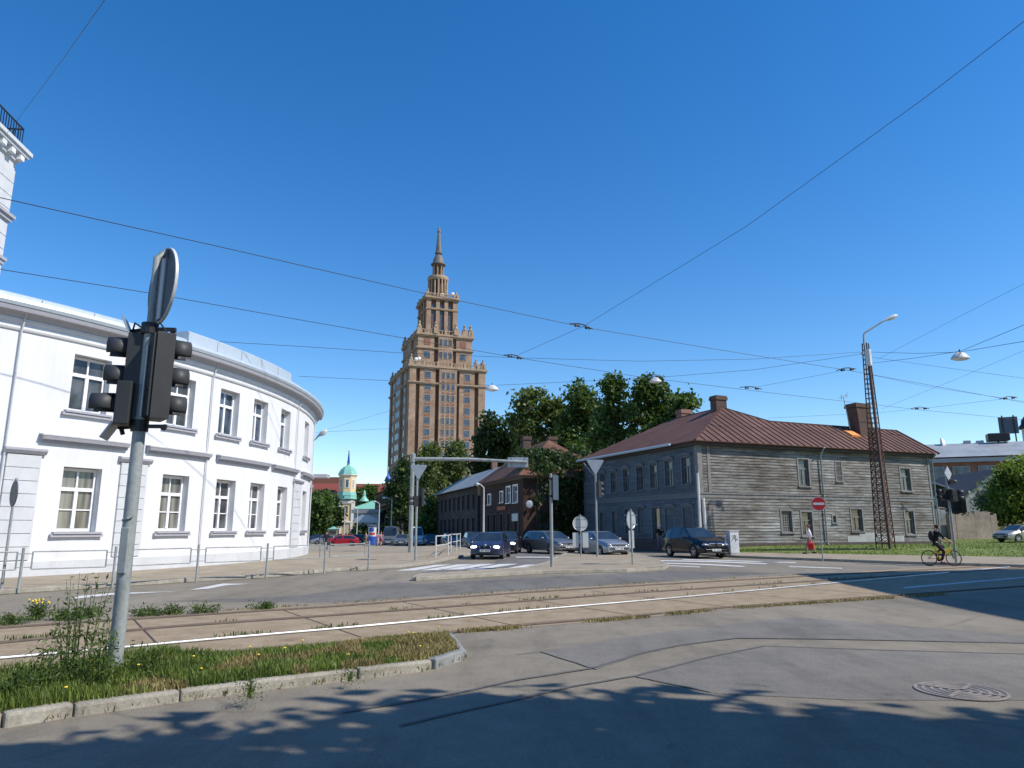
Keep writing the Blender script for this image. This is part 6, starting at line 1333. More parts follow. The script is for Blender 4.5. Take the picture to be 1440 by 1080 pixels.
# ================================================================= CARS
def car(name, label, cat, loc, yaw, prof, L, W, paint, belt, wheels, wr, cab, lit=False, group=None, bottom=.22, pillars=(), trim=None, van=False, clear=.19, plate=True, grille='bars', big_win=True, rimmat='rim'):
    """prof: (x, z) centre line from tail to nose; cab = (rear glass base, rear glass top, screen top, screen base)"""
    t = thing(name, label, cat, loc, yaw, group); hL = L/2
    def ip(tab, x):
        if x <= tab[0][0]: return tab[0][1]
        for (a, b_), (c, d) in zip(tab, tab[1:]):
            if x <= c: return b_+(d-b_)*(x-a)/(c-a) if c > a else d
        return tab[-1][1]
    xs = set()
    k = 0
    n_ = 64
    for i in range(n_+1): xs.add(round(-hL+L*i/n_, 4))
    for x, _ in prof: xs.add(round(x, 4))
    for xw in wheels:
        for i in range(-8, 9): xs.add(round(xw+(wr+.055)*math.sin(math.pi/2*i/8), 4))
    for x in cab: xs.add(round(x, 4))
    for a, b_ in pillars: xs |= {round(a, 4), round(b_, 4)}
    xs = sorted(x for x in xs if -hL <= x <= hL)
    q = []
    for x in xs:
        if not q or x-q[-1] > .006: q.append(x)
    xs = q; secs = []
    for x in xs:
        zt = ip(prof, x); zb_ = min(ip(belt, x), zt-.035); e = max(0, (abs(x)-(hL-.75))/.75); w_ = W/2*(1-.15*e*e*(1.0 if x > 0 else .75))
        lo = bottom+.1*max(0, e-.5); ra = wr+.055; arch = 0
        for xw in wheels:
            if abs(x-xw) < ra: arch = wr+math.sqrt(max(0, ra*ra-(x-xw)**2))
        z1 = max(lo, arch); z2 = max(.5, z1+.03); z2 = min(z2, zb_-.04)
        z1 = min(z1, z2-.01); gh = zt-zb_; wg_ = w_-.05-max(0, gh)*.36*(0.35 if van else 1)
        if gh < .12: wg_ = w_*.9
        r0 = (wg_, zb_+gh*.86); 
        secs.append([(0, lo), (w_*.86, lo+.0), (w_*.97, z1), (w_, z2), (w_*.985, zb_-.02), (w_*.955, zb_+.012), (wg_+(w_*.955-wg_)*.12, zb_+gh*.84), (wg_*.92, zb_+gh*.955), (wg_*.6, zt-.008), (0, zt)])
    bd_, ws, rw = MB(), MB(), MB(); swd = {}; np_ = len(secs[0])
    def inpil(x): return any(a <= x <= b_ for a, b_ in pillars)
    for i in range(len(xs)-1):
        xm = (xs[i]+xs[i+1])/2
        for s in (1, -1):
            for j in range(np_-1):
                a, b_, c, d = secs[i][j], secs[i+1][j], secs[i+1][j+1], secs[i][j+1]
                vs = [(xs[i], s*a[0], a[1]), (xs[i+1], s*b_[0], b_[1]), (xs[i+1], s*c[0], c[1]), (xs[i], s*d[0], d[1])]
                tgt = bd_
                if j == 5 and cab[1]-(.0 if van else .25) < xm < cab[3]-.22 and secs[i][9][1]-secs[i][5][1] > .22 and not inpil(xm) and big_win: tgt = swd.setdefault((s, sum(xm > b_ for a, b_ in pillars)), MB())
                if j in (7, 8) and cab[2] < xm < cab[3]: tgt = ws
                if j in (7, 8) and cab[0] < xm < cab[1]: tgt = rw
                tgt.add(vs, [(0, 1, 2, 3) if s > 0 else (3, 2, 1, 0)])
    for i, sgn in ((0, -1), (len(xs)-1, 1)):
        pts = [(xs[i], p[0], p[1]) for p in secs[i]]+[(xs[i], -p[0], p[1]) for p in secs[i][::-1][1:-1]]; bd_.poly(pts)
    bd_.build('body', paint, t, smooth=32)
    if ws.f: ws.build('windscreen', M['carglass'], t, smooth=40)
    if rw.f: rw.build('rear_window', M['carglass'], t, smooth=40)
    for k_ in sorted(swd): swd[k_].build('side_window', M['carglass'], t, smooth=40)
    for xw in wheels:
        for s in (1, -1):
            y = s*(W/2-.1); m_ = MB(); m_.lathe([(wr*.66, -.09), (wr*.93, -.1), (wr, -.07), (wr, .07), (wr*.93, .1), (wr*.66, .09)], 24, (xw, y, wr), 'y', cap=False); wh_ = m_.build('wheel', M['rubber'], t, smooth=50)
            m_ = MB(); m_.lathe([(wr*.655, -.06), (wr*.655, .06)], 24, (xw, y, wr), 'y', cap=False); m_.lathe([(wr*.6, s*.085), (wr*.66, s*.085), (wr*.66, s*.06)], 24, (xw, y, wr), 'y', cap=False); m_.lathe([(0, s*.09), (wr*.16, s*.085), (wr*.16, s*.03)], 12, (xw, y, wr), 'y')
            for k in range(5):
                a = R(90+72*k); m_.bar((xw+wr*.1*math.cos(a), y+s*.07, wr+wr*.1*math.sin(a)), (xw+wr*.62*math.cos(a), y+s*.075, wr+wr*.62*math.sin(a)), .03, wr*.2)
            m_.build('rim', M[rimmat], wh_, smooth=30); m_ = MB(); m_.lathe([(wr*.64, s*.02), (0, s*.02)], 20, (xw, y, wr), 'y'); m_.build('brake_disc', M['dark'], wh_)
            m_ = MB(); m_.lathe([(wr+.05, -.16), (wr+.05, .06)], 20, (xw, s*(W/2-.2), wr), 'y', a0=0, a1=math.pi); m_.build('wheel_arch', M['dark'], t)
    m_ = MB(); m_.box(-hL+.3, hL-.3, -W/2+.2, W/2-.2, bottom-.02, bottom+.08); m_.build('underbody', M['dark'], t)
    zh = ip(prof, hL-.3); zn = min(zh-.16, .74) if not van else .85; hx = hL-.1
    ny = W/2-.3
    for s in (1, -1):
        m_ = MB(); m_.M = Matrix.Translation((hx-.03, s*ny, zn)) @ Matrix.Rotation(R(-14*s), 4, 'Z'); m_.ball((0, 0, 0), (.14, .2, .075), 14); m_.build('headlight', M['headlit'] if lit else M['headlamp'], t, smooth=60)
        m_ = MB(); m_.box(-hL-.005, -hL+.12, s*(W/2-.3)-.12, s*(W/2-.3)+.12, .72, .86); m_.build('tail_light', M['tail'], t, bevel=.02)
        xm = cab[3]-.45; zm = ip(belt, xm)+.08; m_ = MB(); m_.ball((xm, s*(W/2+.09), zm), (.07, .11, .075), 10); m_.bar((xm, s*(W/2-.06), zm-.05), (xm, s*(W/2+.05), zm-.03), .05); m_.build('wing_mirror', paint, t, smooth=60)
        for xd in (cab[2]-.35, cab[2]-1.3): m_ = MB(); m_.box(xd-.09, xd+.09, s*(W/2-.005)-.012, s*(W/2-.005)+.014, ip(belt, xd)-.13, ip(belt, xd)-.1); m_.build('door_handle', paint, t)
    m_ = MB()
    if grille == 'kidney':
        for s in (1, -1): m_.M = Matrix.Translation((hL-.035, s*.16, zn)); m_.ball((0, 0, 0), (.05, .14, .085), 12)
    elif grille == 'chrome': m_.box(hL-.09, hL+.0, -.42, .42, zn-.09, zn+.08)
    else: m_.box(hL-.09, hL-.005, -.45, .45, zn-.05, zn+.05)
    g_ = m_.build('grille', M['chrome'] if grille == 'chrome' else M['dark'], t, smooth=50 if grille == 'kidney' else None, bevel=None if grille == 'kidney' else .02)
    if grille == 'kidney':
        m_ = MB()
        for s in (1, -1): m_.lathe([(.095, -.02), (.105, .0), (.095, .02)], 20, (0, 0, 0), 'x', cap=False); k0 = len(m_.v)-60; m_.v[k0:] = [(p[0]+hL+.01, p[1]*1.4+s*.16, p[2]*.85+zn) for p in m_.v[k0:]]
        m_.build('grille_rim', M['chrome'], g_, smooth=50); m_ = MB(); m_.ball((hL-.12, 0, zh-.05), (.03, .05, .05), 12); m_.build('badge', M['lampshell'], t, smooth=60)
    if grille == 'bars':
        m_ = MB()
        for z in (-.02, .02): m_.box(hL-.004, hL+.004, -.43, .43, zn+z-.006, zn+z+.006)
        m_.box(hL-.002, hL+.012, -.05, .05, zn-.05, zn+.05); m_.build('grille_bar', M['chrome'], g_)
    if grille == 'chrome':
        m_ = MB(); m_.box(hL+.001, hL+.006, -.36, .36, zn-.05, zn-.02); m_.box(hL+.001, hL+.006, -.36, .36, zn+.01, zn+.03); m_.ball((hL+.01, 0, zn+.0), (.02, .09, .1), 10); m_.build('grille_slot', M['dark'], g_)
    m_ = MB(); m_.box(hL-.1, hL+.02, -W/2+.25, W/2-.25, .42, .5); m_.build('bumper_strip', trim or M['dark'], t, bevel=.02)
    m_ = MB(); m_.box(hL-.1, hL+.004, -.5, .5, .27, .36); m_.build('air_intake', M['dark'], t, bevel=.02)
    if plate:
        m_ = MB(); m_.box(hL+.021, hL+.035, -.27, .27, .4, .52)
        for k in range(6):
            if k != 2: m_.box(hL+.0345, hL+.037, -.2+k*.075, -.15+k*.075, .43, .495, 1)
        m_.build('number_plate', [M['plate'], M['signback_dark']], t)
        for s in (1, -1):
            if lit: continue
            m_ = MB(); m_.ball((hL-.02, s*(W/2-.38), .36), (.025, .05, .03), 8); m_.build('fog_lamp', M['headlamp'], t, smooth=60)
    if not van:
        m_ = MB(); m_.box(cab[2]-1.5, cab[2]-.3, -.55, .55, .62, .98)
        for y in (-.36, .36): m_.box(cab[2]-.5, cab[2]-.38, y-.2, y+.2, .6, 1.2)
        m_.build('seats', M['dark'], t)
    return t
def SED(L, h): return [(-L/2, .62), (-L/2+.04, .86), (-L/2+.15, .98), (-L/2+.75, 1.02), (-L/2+1.45, h-.06), (-L/2+1.9, h), (-L/2+2.4, h), (-L/2+2.75, h-.05), (-L/2+3.45, .96), (L/2-.5, .86), (L/2-.18, .76), (L/2-.05, .66), (L/2, .56)]
def WAG(L, h): return [(-L/2, .62), (-L/2+.04, .95), (-L/2+.25, h-.12), (-L/2+.5, h-.02), (-L/2+1.9, h), (-L/2+2.45, h-.02), (-L/2+2.8, h-.07), (-L/2+3.5, .97), (L/2-.5, .87), (L/2-.18, .77), (L/2-.05, .67), (L/2, .56)]
def HAT(L, h): return [(-L/2, .6), (-L/2+.04, .92), (-L/2+.18, 1.02), (-L/2+.55, h-.08), (-L/2+.95, h), (-L/2+1.9, h), (-L/2+2.3, h-.05), (-L/2+3.0, .98), (L/2-.5, .88), (L/2-.16, .78), (L/2-.05, .68), (L/2, .56)]
def SUVP(L, h): return [(-L/2, .75), (-L/2+.04, 1.08), (-L/2+.2, 1.2), (-L/2+.55, h-.1), (-L/2+.95, h-.01), (-L/2+2.0, h), (-L/2+2.45, h-.06), (-L/2+3.3, 1.13), (L/2-.55, 1.02), (L/2-.2, .92), (L/2-.06, .78), (L/2, .66)]
def VANP(L, h): return [(-L/2, 1.0), (-L/2+.03, h-.1), (-L/2+.2, h), (L/2-2.1, h), (L/2-1.85, h-.12), (L/2-1.0, 1.25), (L/2-.3, 1.02), (L/2-.08, .85), (L/2, .65)]
BELT = lambda L, z=.94: [(-L/2, z-.08), (-L/2+1.0, z), (L/2-1.4, z-.04), (L/2, .55)]
def cabs(L, kind):
    return {'s': (-L/2+.75, -L/2+1.45, -L/2+2.75, -L/2+3.45), 'w': (-L/2+.04, -L/2+.3, -L/2+2.8, -L/2+3.5), 'h': (-L/2+.18, -L/2+.55, -L/2+2.3, -L/2+3.0), 'u': (-L/2+.2, -L/2+.55, -L/2+2.45, -L/2+3.3), 'v': (-L/2, -L/2+.01, L/2-1.85, L/2-1.0)}[kind]
def mid(a, b_): return (gnd(*a)+gnd(*b_))/2
def place(px, Y, fwd): q = at(px, 742, Y); return (q.x, Y, ground_z(q.x, Y)+.004)
P_navy = carpaint('navy paint', (.03,.035,.085), .35); P_dk = carpaint('dark grey paint', (.03,.032,.036), .3); P_sil = carpaint('silver grey paint', (.2,.21,.215), .55, .32); P_sil2 = carpaint('pale silver paint', (.33,.35,.37), .55, .3); P_blk = carpaint('black paint', (.008,.009,.014), .2, .2); P_red = carpaint('red paint', (.42,.012,.03), .1); P_wht = carpaint('white paint', (.75,.75,.75), 0, .35); P_blu = carpaint('dark blue paint', (.02,.04,.1), .2); P_bei = carpaint('beige silver paint', (.3,.28,.24), .5)
L = 4.45; car('sedan_car', 'dark blue sedan with lit headlights driving towards the zebra crossing', 'car', place(691, 40.6, 0), R(-97), SED(L, 1.42), L, 1.76, P_navy, BELT(L, .92), (-1.36, 1.36), .32, cabs(L, 's'), lit=True, pillars=((-.28, -.16),), grille='kidney', trim=P_navy)
L = 4.3; car('hatchback_car', 'dark car with one lit headlight half hidden behind the blue sedan', 'car', place(712.5, 48.5, 0), R(-95), HAT(L, 1.42), L, 1.7, P_dk, BELT(L), (-1.3, 1.3), .31, cabs(L, 'h'), lit=True, pillars=((-.25, -.13),))
L = 4.7; car('estate_car', 'grey estate car waiting between the sign post and the pale hatchback', 'car', place(773, 48.0, 0), R(-62), WAG(L, 1.46), L, 1.76, P_sil, BELT(L), (-1.35, 1.4), .32, cabs(L, 'w'), pillars=((-1.35, -1.22), (-.3, -.18)))
L = 4.2; car('hatchback_car', 'silver hatchback standing before the blue grey side of the wooden house', 'car', place(846, 44.0, 0), R(-69), HAT(L, 1.44), L, 1.74, P_sil2, BELT(L), (-1.25, 1.3), .32, cabs(L, 'h'), pillars=((-1.2, -1.05), (-.15, -.03)))
L = 4.5; car('suv_car', 'black sport utility car with chrome grille before the wooden house corner', 'car', place(975, 41.6, 0), R(-73), SUVP(L, 1.7), L, 1.84, P_blk, BELT(L, 1.1), (-1.3, 1.38), .36, cabs(L, 'u'), pillars=((-1.15, -1.02), (-.15, -.02)), bottom=.3, grille='chrome', trim=P_blk)
L = 3.9; car('coupe_car', 'bright red low coupe turning at the corner beyond the railing', 'car', place(482, 88, 0), R(186), HAT(L, 1.3), L, 1.7, P_red, BELT(L, .86), (-1.2, 1.2), .3, cabs(L, 'h'), pillars=((-.2, -.1),))
L = 4.3; car('sedan_car', 'silver sedan parked behind the red coupe by the church trees', 'car', place(459, 108, 0), R(200), SED(L, 1.42), L, 1.72, P_sil2, BELT(L), (-1.3, 1.3), .31, cabs(L, 's'), group='parked cars by the church')
L = 4.2; car('hatchback_car', 'dark blue hatchback parked against the white building corner', 'car', place(442, 116, 0), R(200), HAT(L, 1.45), L, 1.72, P_blu, BELT(L), (-1.3, 1.3), .31, cabs(L, 'h'), group='parked cars by the church')
L = 4.2; car('hatchback_car', 'dark hatchback parked behind the tail of the red coupe', 'car', place(497, 118, 0), R(185), HAT(L, 1.45), L, 1.72, P_dk, BELT(L), (-1.3, 1.3), .31, cabs(L, 'h'), group='parked cars by the church')
L = 5.0; car('delivery_van', 'white delivery van facing the crossing behind the yield sign', 'van', place(585, 92, 0), R(-80), VANP(L, 2.35), L, 1.95, P_wht, BELT(L, 1.15), (-1.5, 1.6), .34, cabs(L, 'v'), van=True, pillars=((-5, .55),))
L = 5.2; car('box_van', 'grey white van with dark front left of the delivery van', 'van', place(550, 98, 0), R(-88), VANP(L, 2.5), L, 2.0, P_sil, BELT(L, 1.15), (-1.5, 1.6), .34, cabs(L, 'v'), van=True, pillars=((-5, .6),))
L = 4.2; car('hatchback_car', 'dark blue hatchback parked right of the white delivery van', 'car', place(607, 88, 0), R(-80), HAT(L, 1.45), L, 1.72, P_blu, BELT(L), (-1.3, 1.3), .31, cabs(L, 'h'), group='cars parked along the far street')
L = 4.2; car('hatchback_car', 'grey hatchback parked left of the white delivery van', 'car', place(566, 90, 0), R(-85), HAT(L, 1.42), L, 1.7, P_sil, BELT(L), (-1.3, 1.3), .31, cabs(L, 'h'), group='cars parked along the far street')
L = 4.4; car('sedan_car', 'dark sedan parked before the timber house beyond the corner railing', 'car', place(636, 70, 0), R(-76), SED(L, 1.44), L, 1.74, P_blk, BELT(L), (-1.3, 1.3), .31, cabs(L, 's'), group='cars parked along the far street')
L = 4.2; car('hatchback_car', 'dark teal hatchback just left of the blue sedan by the street lamp', 'car', place(668, 60, 0), R(-78), HAT(L, 1.46), L, 1.72, P_blu, BELT(L), (-1.3, 1.3), .31, cabs(L, 'h'), group='cars parked along the far street')
L = 4.4; q = at(1436, 742, 60); car('sedan_car', 'beige silver sedan parked on the vacant lot cut by the right edge', 'car', (q.x, q.y, terr(q.x, q.y)), R(192), SED(L, 1.42), L, 1.74, P_bei, BELT(L), (-1.3, 1.3), .31, cabs(L, 's'), pillars=((-.2, -.1),))

# ================================================================= PEOPLE
def skinned(name, verts, edges, mat, parent, root=0, sub=1):
    me = bpy.data.meshes.new(name); bm = bmesh.new(); lay = bm.verts.layers.skin.verify()
    vs = []
    for i, (p, r_) in enumerate(verts):
        v = bm.verts.new(p); rr = r_ if isinstance(r_, tuple) else (r_, r_); v[lay].radius = rr; v[lay].use_root = (i == root); vs.append(v)
    for a, b_ in edges: bm.edges.new((vs[a], vs[b_]))
    bm.to_mesh(me); bm.free(); me.materials.append(mat); o = bpy.data.objects.new(name, me); COL.objects.link(o)
    m_ = o.modifiers.new('skin', 'SKIN'); m_.use_smooth_shade = True; m_.branch_smoothing = .5
    s_ = o.modifiers.new('subdivision', 'SUBSURF'); s_.levels = sub; s_.render_levels = sub
    if parent: o.parent = parent
    return o
cloth = {}
def cm(c):
    if c not in cloth: cloth[c] = plain('cloth', c, .85, var=.18, scale=9, bump=.2)
    return cloth[c]
def person(label, loc, yaw, h=1.74, shirt=(.7,.7,.7), trousers=(.05,.05,.06), hair=(.05,.035,.025), shoes=(.04,.03,.03), stride=.24, sleeve=.5, J=None, cap=None, seed=1, group=None, skirt=False, bare=False):
    """local: faces +x, y to its left, z up"""
    t = thing('person', label, 'person', loc, yaw, group); k = h/1.75; V = lambda x, y, z: Vector((x*k, y*k, z*k))
    D = dict(pelvis=V(0, 0, .95), waist=V(.01, 0, 1.1), chest=V(.01, 0, 1.31), neck=V(.0, 0, 1.49), head=V(.03, 0, 1.62), top=V(.02, 0, 1.7))
    for s, n_ in ((1, 'l'), (-1, 'r')):
        f = stride*s
        D['hip'+n_] = V(0, .1*s, .9); D['knee'+n_] = V(f*.55+.05, .1*s, .49); D['ankle'+n_] = V(f*1.2-(.05 if f < 0 else 0), .1*s, .09+(.04 if f < 0 else 0)); D['toe'+n_] = D['ankle'+n_]+V(.15, 0, -.05)
        D['sh'+n_] = V(0, .185*s, 1.42); D['el'+n_] = V(-f*.4-.03, .235*s, 1.13); D['wr'+n_] = V(-f*.7+.06, .245*s, .88); D['ha'+n_] = V(-f*.75+.08, .245*s, .81)
    if J: D.update({a: Vector(b_)*k for a, b_ in J.items()})
    names = []; vs = []; ed = []
    def add(n_, p, r_): names.append(n_); vs.append((p, r_*k)); return len(vs)-1
    i0 = add('pelvis', D['pelvis'], .09); i1 = add('waist', D['waist'], .075); i2 = add('chest', D['chest'], .085); i3 = add('neck', D['neck'], .055); i4 = add('chin', D['neck'].lerp(D['head'], .55)+V(.02, 0, 0), .068); i5 = add('head', D['head'], .092); i6 = add('top', D['top'], .072)
    ed += [(i0, i1), (i1, i2), (i2, i3), (i3, i4), (i4, i5), (i5, i6)]
    for n_ in 'lr':
        s = 1 if n_ == 'l' else -1
        a = add('', D['hip'+n_], .07); b_ = add('', D['knee'+n_], .05); c = add('', D['ankle'+n_], .037); d = add('', D['toe'+n_], .035); ed += [(i0, a), (a, b_), (b_, c), (c, d)]
        a = add('', D['sh'+n_], .045); b_ = add('', D['el'+n_], .041); c = add('', D['wr'+n_], .027); d = add('', D['ha'+n_], .034); ed += [(i2, a), (a, b_), (b_, c), (c, d)]
        dr = (D['ha'+n_]-D['wr'+n_]).normalized(); sd_ = Vector((0, s, 0)).cross(dr).normalized(); inn = Vector((0, -s, 0))
        for f_ in range(4):
            o_ = sd_*(f_-1.5)*.019*k; p1 = D['ha'+n_]+dr*.045*k+o_; ln = (.036, .044, .04, .03)[f_]*k; u = add('', p1, .0095); v = add('', p1+dr*ln+inn*.012*k, .0085); w_ = add('', p1+dr*ln*1.5+inn*.035*k, .007); ed += [(d, u), (u, v), (v, w_)]
        u = add('', D['wr'+n_]+dr*.03*k+sd_*.03*k, .011); v = add('', D['ha'+n_]+sd_*.045*k+dr*.02*k+inn*.012*k, .0095); ed += [(c, u), (u, v)]
    nz = add('', D['head']+V(.095, 0, -.015), .014); ed.append((i5, nz))
    body_ = skinned('body', vs, ed, M['skin'], t, i0)
    # shirt
    S_ = [(D['pelvis']+V(0, 0, -.03), .155*k), (D['waist'], .145*k), (D['chest'], .16*k), (D['neck'].lerp(D['chest'], .3), .085*k)]; E_ = [(0, 1), (1, 2), (2, 3)]
    for n_ in 'lr':
        b0 = len(S_); S_ += [(D['sh'+n_], .082*k), (D['sh'+n_].lerp(D['el'+n_], min(1, sleeve*2)), .06*k)]; E_ += [(2, b0), (b0, b0+1)]
        if sleeve > .5: S_ += [(D['el'+n_].lerp(D['wr'+n_], (sleeve-.5)*1.9), .045*k)]; E_ += [(b0+1, b0+2)]
    skinned('shirt', S_, E_, cm(shirt), t, 0)
    S_ = [(D['pelvis']+V(0, 0, .1), .13*k), (D['pelvis'], .145*k)]; E_ = [(0, 1)]
    for n_ in 'lr':
        b0 = len(S_); e_ = .35 if bare else .93; S_ += [(D['hip'+n_], .105*k), (D['knee'+n_], .075*k)]; E_ += [(1, b0), (b0, b0+1)]
        if not bare: S_ += [(D['knee'+n_].lerp(D['ankle'+n_], e_), .058*k)]; E_ += [(b0+1, b0+2)]
    skinned('trousers', S_, E_, cm(trousers), t, 0)
    for n_ in 'lr':
        m_ = MB(); a = D['ankle'+n_]; b_ = D['toe'+n_]; d = (b_-a); d.z = 0; m_.M = Matrix.Translation((a+b_)/2+V(.0, 0, -.025)) @ Matrix.Rotation(math.atan2(d.y, d.x), 4, 'Z'); m_.ball((0, 0, 0), (.145*k, .052*k, .05*k), 10); m_.box(-.13*k, .13*k, -.045*k, .045*k, -.055*k, -.03*k); m_.build('shoe', cm(shoes), t, smooth=60)
    hd = D['head']
    m_ = MB(); m_.ball((hd.x-.015*k, hd.y, hd.z+.035*k), (.108*k, .1*k, .098*k), 14); m_.v = [p if not (p[0] > hd.x+.045*k and p[2] < hd.z+.06*k) else (hd.x+.03*k, p[1]*.8+hd.y*.2, p[2]) for p in m_.v]; m_.build('cap' if cap else 'hair', cm(cap or hair), t, smooth=60)
    if cap: m_ = MB(); m_.ball((hd.x+.11*k, hd.y, hd.z+.05*k), (.09*k, .08*k, .012*k), 10); m_.build('peak', cm(cap), t, smooth=60)
    for s in (1, -1):
        m_ = MB(); m_.ball((hd.x+.084*k, hd.y+.035*k*s, hd.z+.012*k), (.01*k, .014*k, .009*k), 6); m_.build('eye', M['ink'], t); 
    m_ = MB(); m_.ball((hd.x+.082*k, hd.y, hd.z-.055*k), (.01*k, .025*k, .006*k), 6); m_.build('mouth', cm((.3,.1,.09)), t)
    return t, D
# bicycle and rider
bx = gnd(1325.5, 796); by_ = bx.y
bk = thing('bicycle', 'yellow and black bicycle ridden along the kerb at the right', 'bicycle', (bx.x, by_, .004), R(-4)); WRd = .335; XF, XR = .51, -.53
for x in (XF, XR):
    m_ = MB(); m_.M = Matrix.Translation((x, 0, WRd)) @ Matrix.Rotation(R(90), 4, 'X'); nseg = 36
    pts = [(WRd*math.cos(2*math.pi*i/nseg)*.955, WRd*math.sin(2*math.pi*i/nseg)*.955, 0) for i in range(nseg+1)]; m_.tube(pts, .022, 8, caps=False); wh_ = m_.build('wheel', M['rubber'], bk, smooth=60)
    m_ = MB(); m_.M = Matrix.Translation((x, 0, WRd)) @ Matrix.Rotation(R(90), 4, 'X')
    for i in range(18): a = 2*math.pi*i/18; m_.bar((0, 0, (-1)**i*.02), (WRd*.92*math.cos(a), WRd*.92*math.sin(a), 0), .004)
    m_.tube([(0, 0, -.05), (0, 0, .05)], .022, 8); m_.build('spokes', M['galv'], wh_)
bbk = Vector((-.09, 0, .29)); st = Vector((-.24, 0, .78)); hd1 = Vector((.36, 0, .86)); hd0 = Vector((.4, 0, .66)); fx = Vector((XF, 0, WRd)); rxl = Vector((XR, 0, WRd))
m_ = MB(); m_.tube([bbk, st+Vector((-.02, 0, .08))], .022, 8); m_.tube([bbk, hd0], .032, 8); m_.tube([Vector((-.17, 0, .55)), hd0+Vector((0, 0, .06))], .027, 8); m_.tube([hd0, hd1], .022, 8)
for s in (1, -1): m_.tube([rxl+Vector((0, .05*s, 0)), bbk+Vector((0, .03*s, 0))], .011, 6); m_.tube([rxl+Vector((0, .05*s, 0)), Vector((-.2, .02*s, .68))], .011, 6)
m_.build('frame', plain('yellow bicycle paint', (.7,.42,.02), .4, var=.08), bk, smooth=50)
m_ = MB()
for s in (1, -1): m_.tube([hd0, hd0+Vector((.02, .05*s, -.03)), fx+Vector((0, .05*s, 0))], .013, 6)
m_.build('fork', M['dark'], bk, smooth=50)
m_ = MB(); m_.tube([hd1, hd1+Vector((.04, 0, .12))], .014, 6); hb = hd1+Vector((.04, 0, .13)); m_.tube([hb+Vector((-.1, .3, .02)), hb+Vector((0, .2, .0)), hb, hb+Vector((0, -.2, 0)), hb+Vector((-.1, -.3, .02))], .013, 8); m_.build('handlebar', M['dark'], bk, smooth=50)
m_ = MB(); m_.ball(st+Vector((-.02, 0, .11)), (.14, .08, .035), 12); m_.build('saddle', M['dark'], bk, smooth=60)
m_ = MB(); m_.M = Matrix.Translation(bbk) @ Matrix.Rotation(R(90), 4, 'X'); m_.lathe([(.09, -.05), (.1, -.045), (.09, -.04), (0, -.045)], 20); m_.M = None; pl_ = bbk+Vector((.04, 0, -.165)); pu_ = bbk+Vector((-.04, 0, .165)); m_.bar(bbk+Vector((0, -.07, 0)), pl_+Vector((0, -.07, 0)), .02); m_.bar(bbk+Vector((0, .07, 0)), pu_+Vector((0, .07, 0)), .02); m_.build('crank', M['dark'], bk)
for p, s in ((pl_, -1), (pu_, 1)): m_ = MB(); m_.box(p.x-.05, p.x+.05, p.y+s*.07-(.0 if s > 0 else .1), p.y+s*.07+(.1 if s > 0 else .0), p.z-.012, p.z+.012); m_.build('pedal', M['dark'], bk)
m_ = MB(); m_.ball(hb+Vector((.06, 0, -.02)), (.04, .05, .05), 8); m_.build('bicycle_lamp', M['lampshell'], bk, smooth=60)
J = dict(pelvis=(-.24, 0, 1.0), waist=(-.2, 0, 1.14), chest=(-.13, 0, 1.34), neck=(-.08, 0, 1.53), head=(-.03, 0, 1.66), top=(-.04, 0, 1.74), hipl=(-.2, .1, .95), hipr=(-.2, -.1, .95), kneer=(.08, -.12, .6), ankler=(-.08, -.12, .2), toer=(.07, -.12, .14), kneel=(.2, .12, .83), anklel=(-.12, .12, .53), toel=(.02, .12, .48),
         shl=(-.1, .18, 1.45), shr=(-.1, -.18, 1.45), ell=(.08, .27, 1.2), elr=(.08, -.27, 1.2), wrl=(.28, .29, 1.06), wrr=(.28, -.29, 1.06), hal=(.34, .29, 1.02), har=(.34, -.29, 1.02))
t, D = person('cyclist in black shirt and dark trousers riding the yellow bicycle', (bx.x, by_, .004), R(-4), 1.75, (.012,.012,.014), (.025,.02,.03), (.06,.035,.025), (.1,.03,.08), J=J, sleeve=.5)
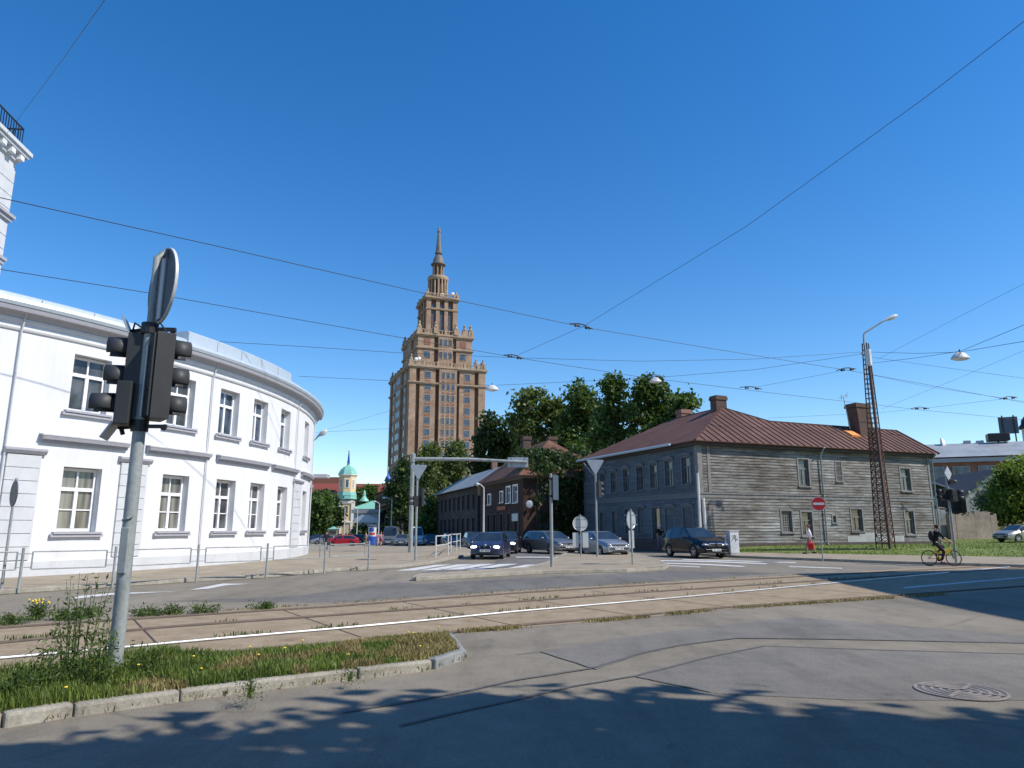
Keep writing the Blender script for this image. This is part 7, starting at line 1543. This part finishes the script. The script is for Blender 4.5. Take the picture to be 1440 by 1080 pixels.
m_ = MB(); m_.ball((-.34, 0, 1.28), (.11, .15, .23), 12); m_.build('backpack', cm((.015,.015,.017)), t, smooth=60)
def stand(px, Y, zoff=0.0): q = at(px, 742, Y); z = terr(q.x, q.y) if q.x > 8 and Y < 75 else ground_z(q.x, q.y); return (q.x, Y, z+zoff)
q = at(1137, 742, 43.5); t, D = person('person in white shirt carrying a red bag on the grass by the no entry sign', (q.x, q.y, terr(q.x, q.y)), R(155), 1.72, (.82,.78,.8), (.34,.2,.2), (.16,.07,.04), stride=.2, sleeve=.85)
hb_ = t.matrix_basis.copy(); bgp = Matrix.Translation(t.location) @ Matrix.Rotation(t.rotation_euler.z, 4, 'Z') @ D['hal']
tb = thing('bag', 'bright red bag hanging from the hand of the person in white', 'bag', bgp, R(155)); m_ = MB(); m_.box(-.17, .17, -.08, .08, -.52, -.14); m_.build('bag_body', cm((.6,.02,.02)), tb, bevel=.06); m_ = MB(); m_.tube([(-.12, 0, -.16), (-.06, 0, .0), (.0, 0, -.03), (.06, 0, .0), (.12, 0, -.16)], .012, 6); m_.build('bag_handle', cm((.5,.02,.02)), tb, smooth=50)
person('man in white cap and black shirt walking along the blue grey house side', stand(928, 50.5, -.1), R(100), 1.76, (.015,.015,.017), (.16,.16,.19), cap=(.6,.62,.65), stride=.16)
person('person in dark clothes just behind the bonnet of the black utility car', stand(997, 48.5), R(120), 1.68, (.03,.025,.03), (.04,.04,.05), (.2,.05,.04), stride=.2, sleeve=.9)
person('person in dark clothes standing by the railing at the white building corner', stand(460, 49), R(80), 1.5, (.04,.035,.04), (.05,.05,.06), stride=.1, sleeve=.9)
person('person in pale shirt walking beyond the railing left of the advertising column', stand(515, 82), R(200), 1.72, (.5,.43,.33), (.2,.17,.12), stride=.2)
person('left walker of the couple, in a red shirt, crossing by the advertising column', stand(531, 86), R(95), 1.6, (.5,.12,.14), (.5,.35,.3), stride=.18, bare=True)
person('right walker of the couple, in a pink shirt, crossing by the advertising column', stand(536.5, 86), R(85), 1.68, (.6,.32,.32), (.4,.12,.12), (.3,.2,.1), stride=.18, bare=True)
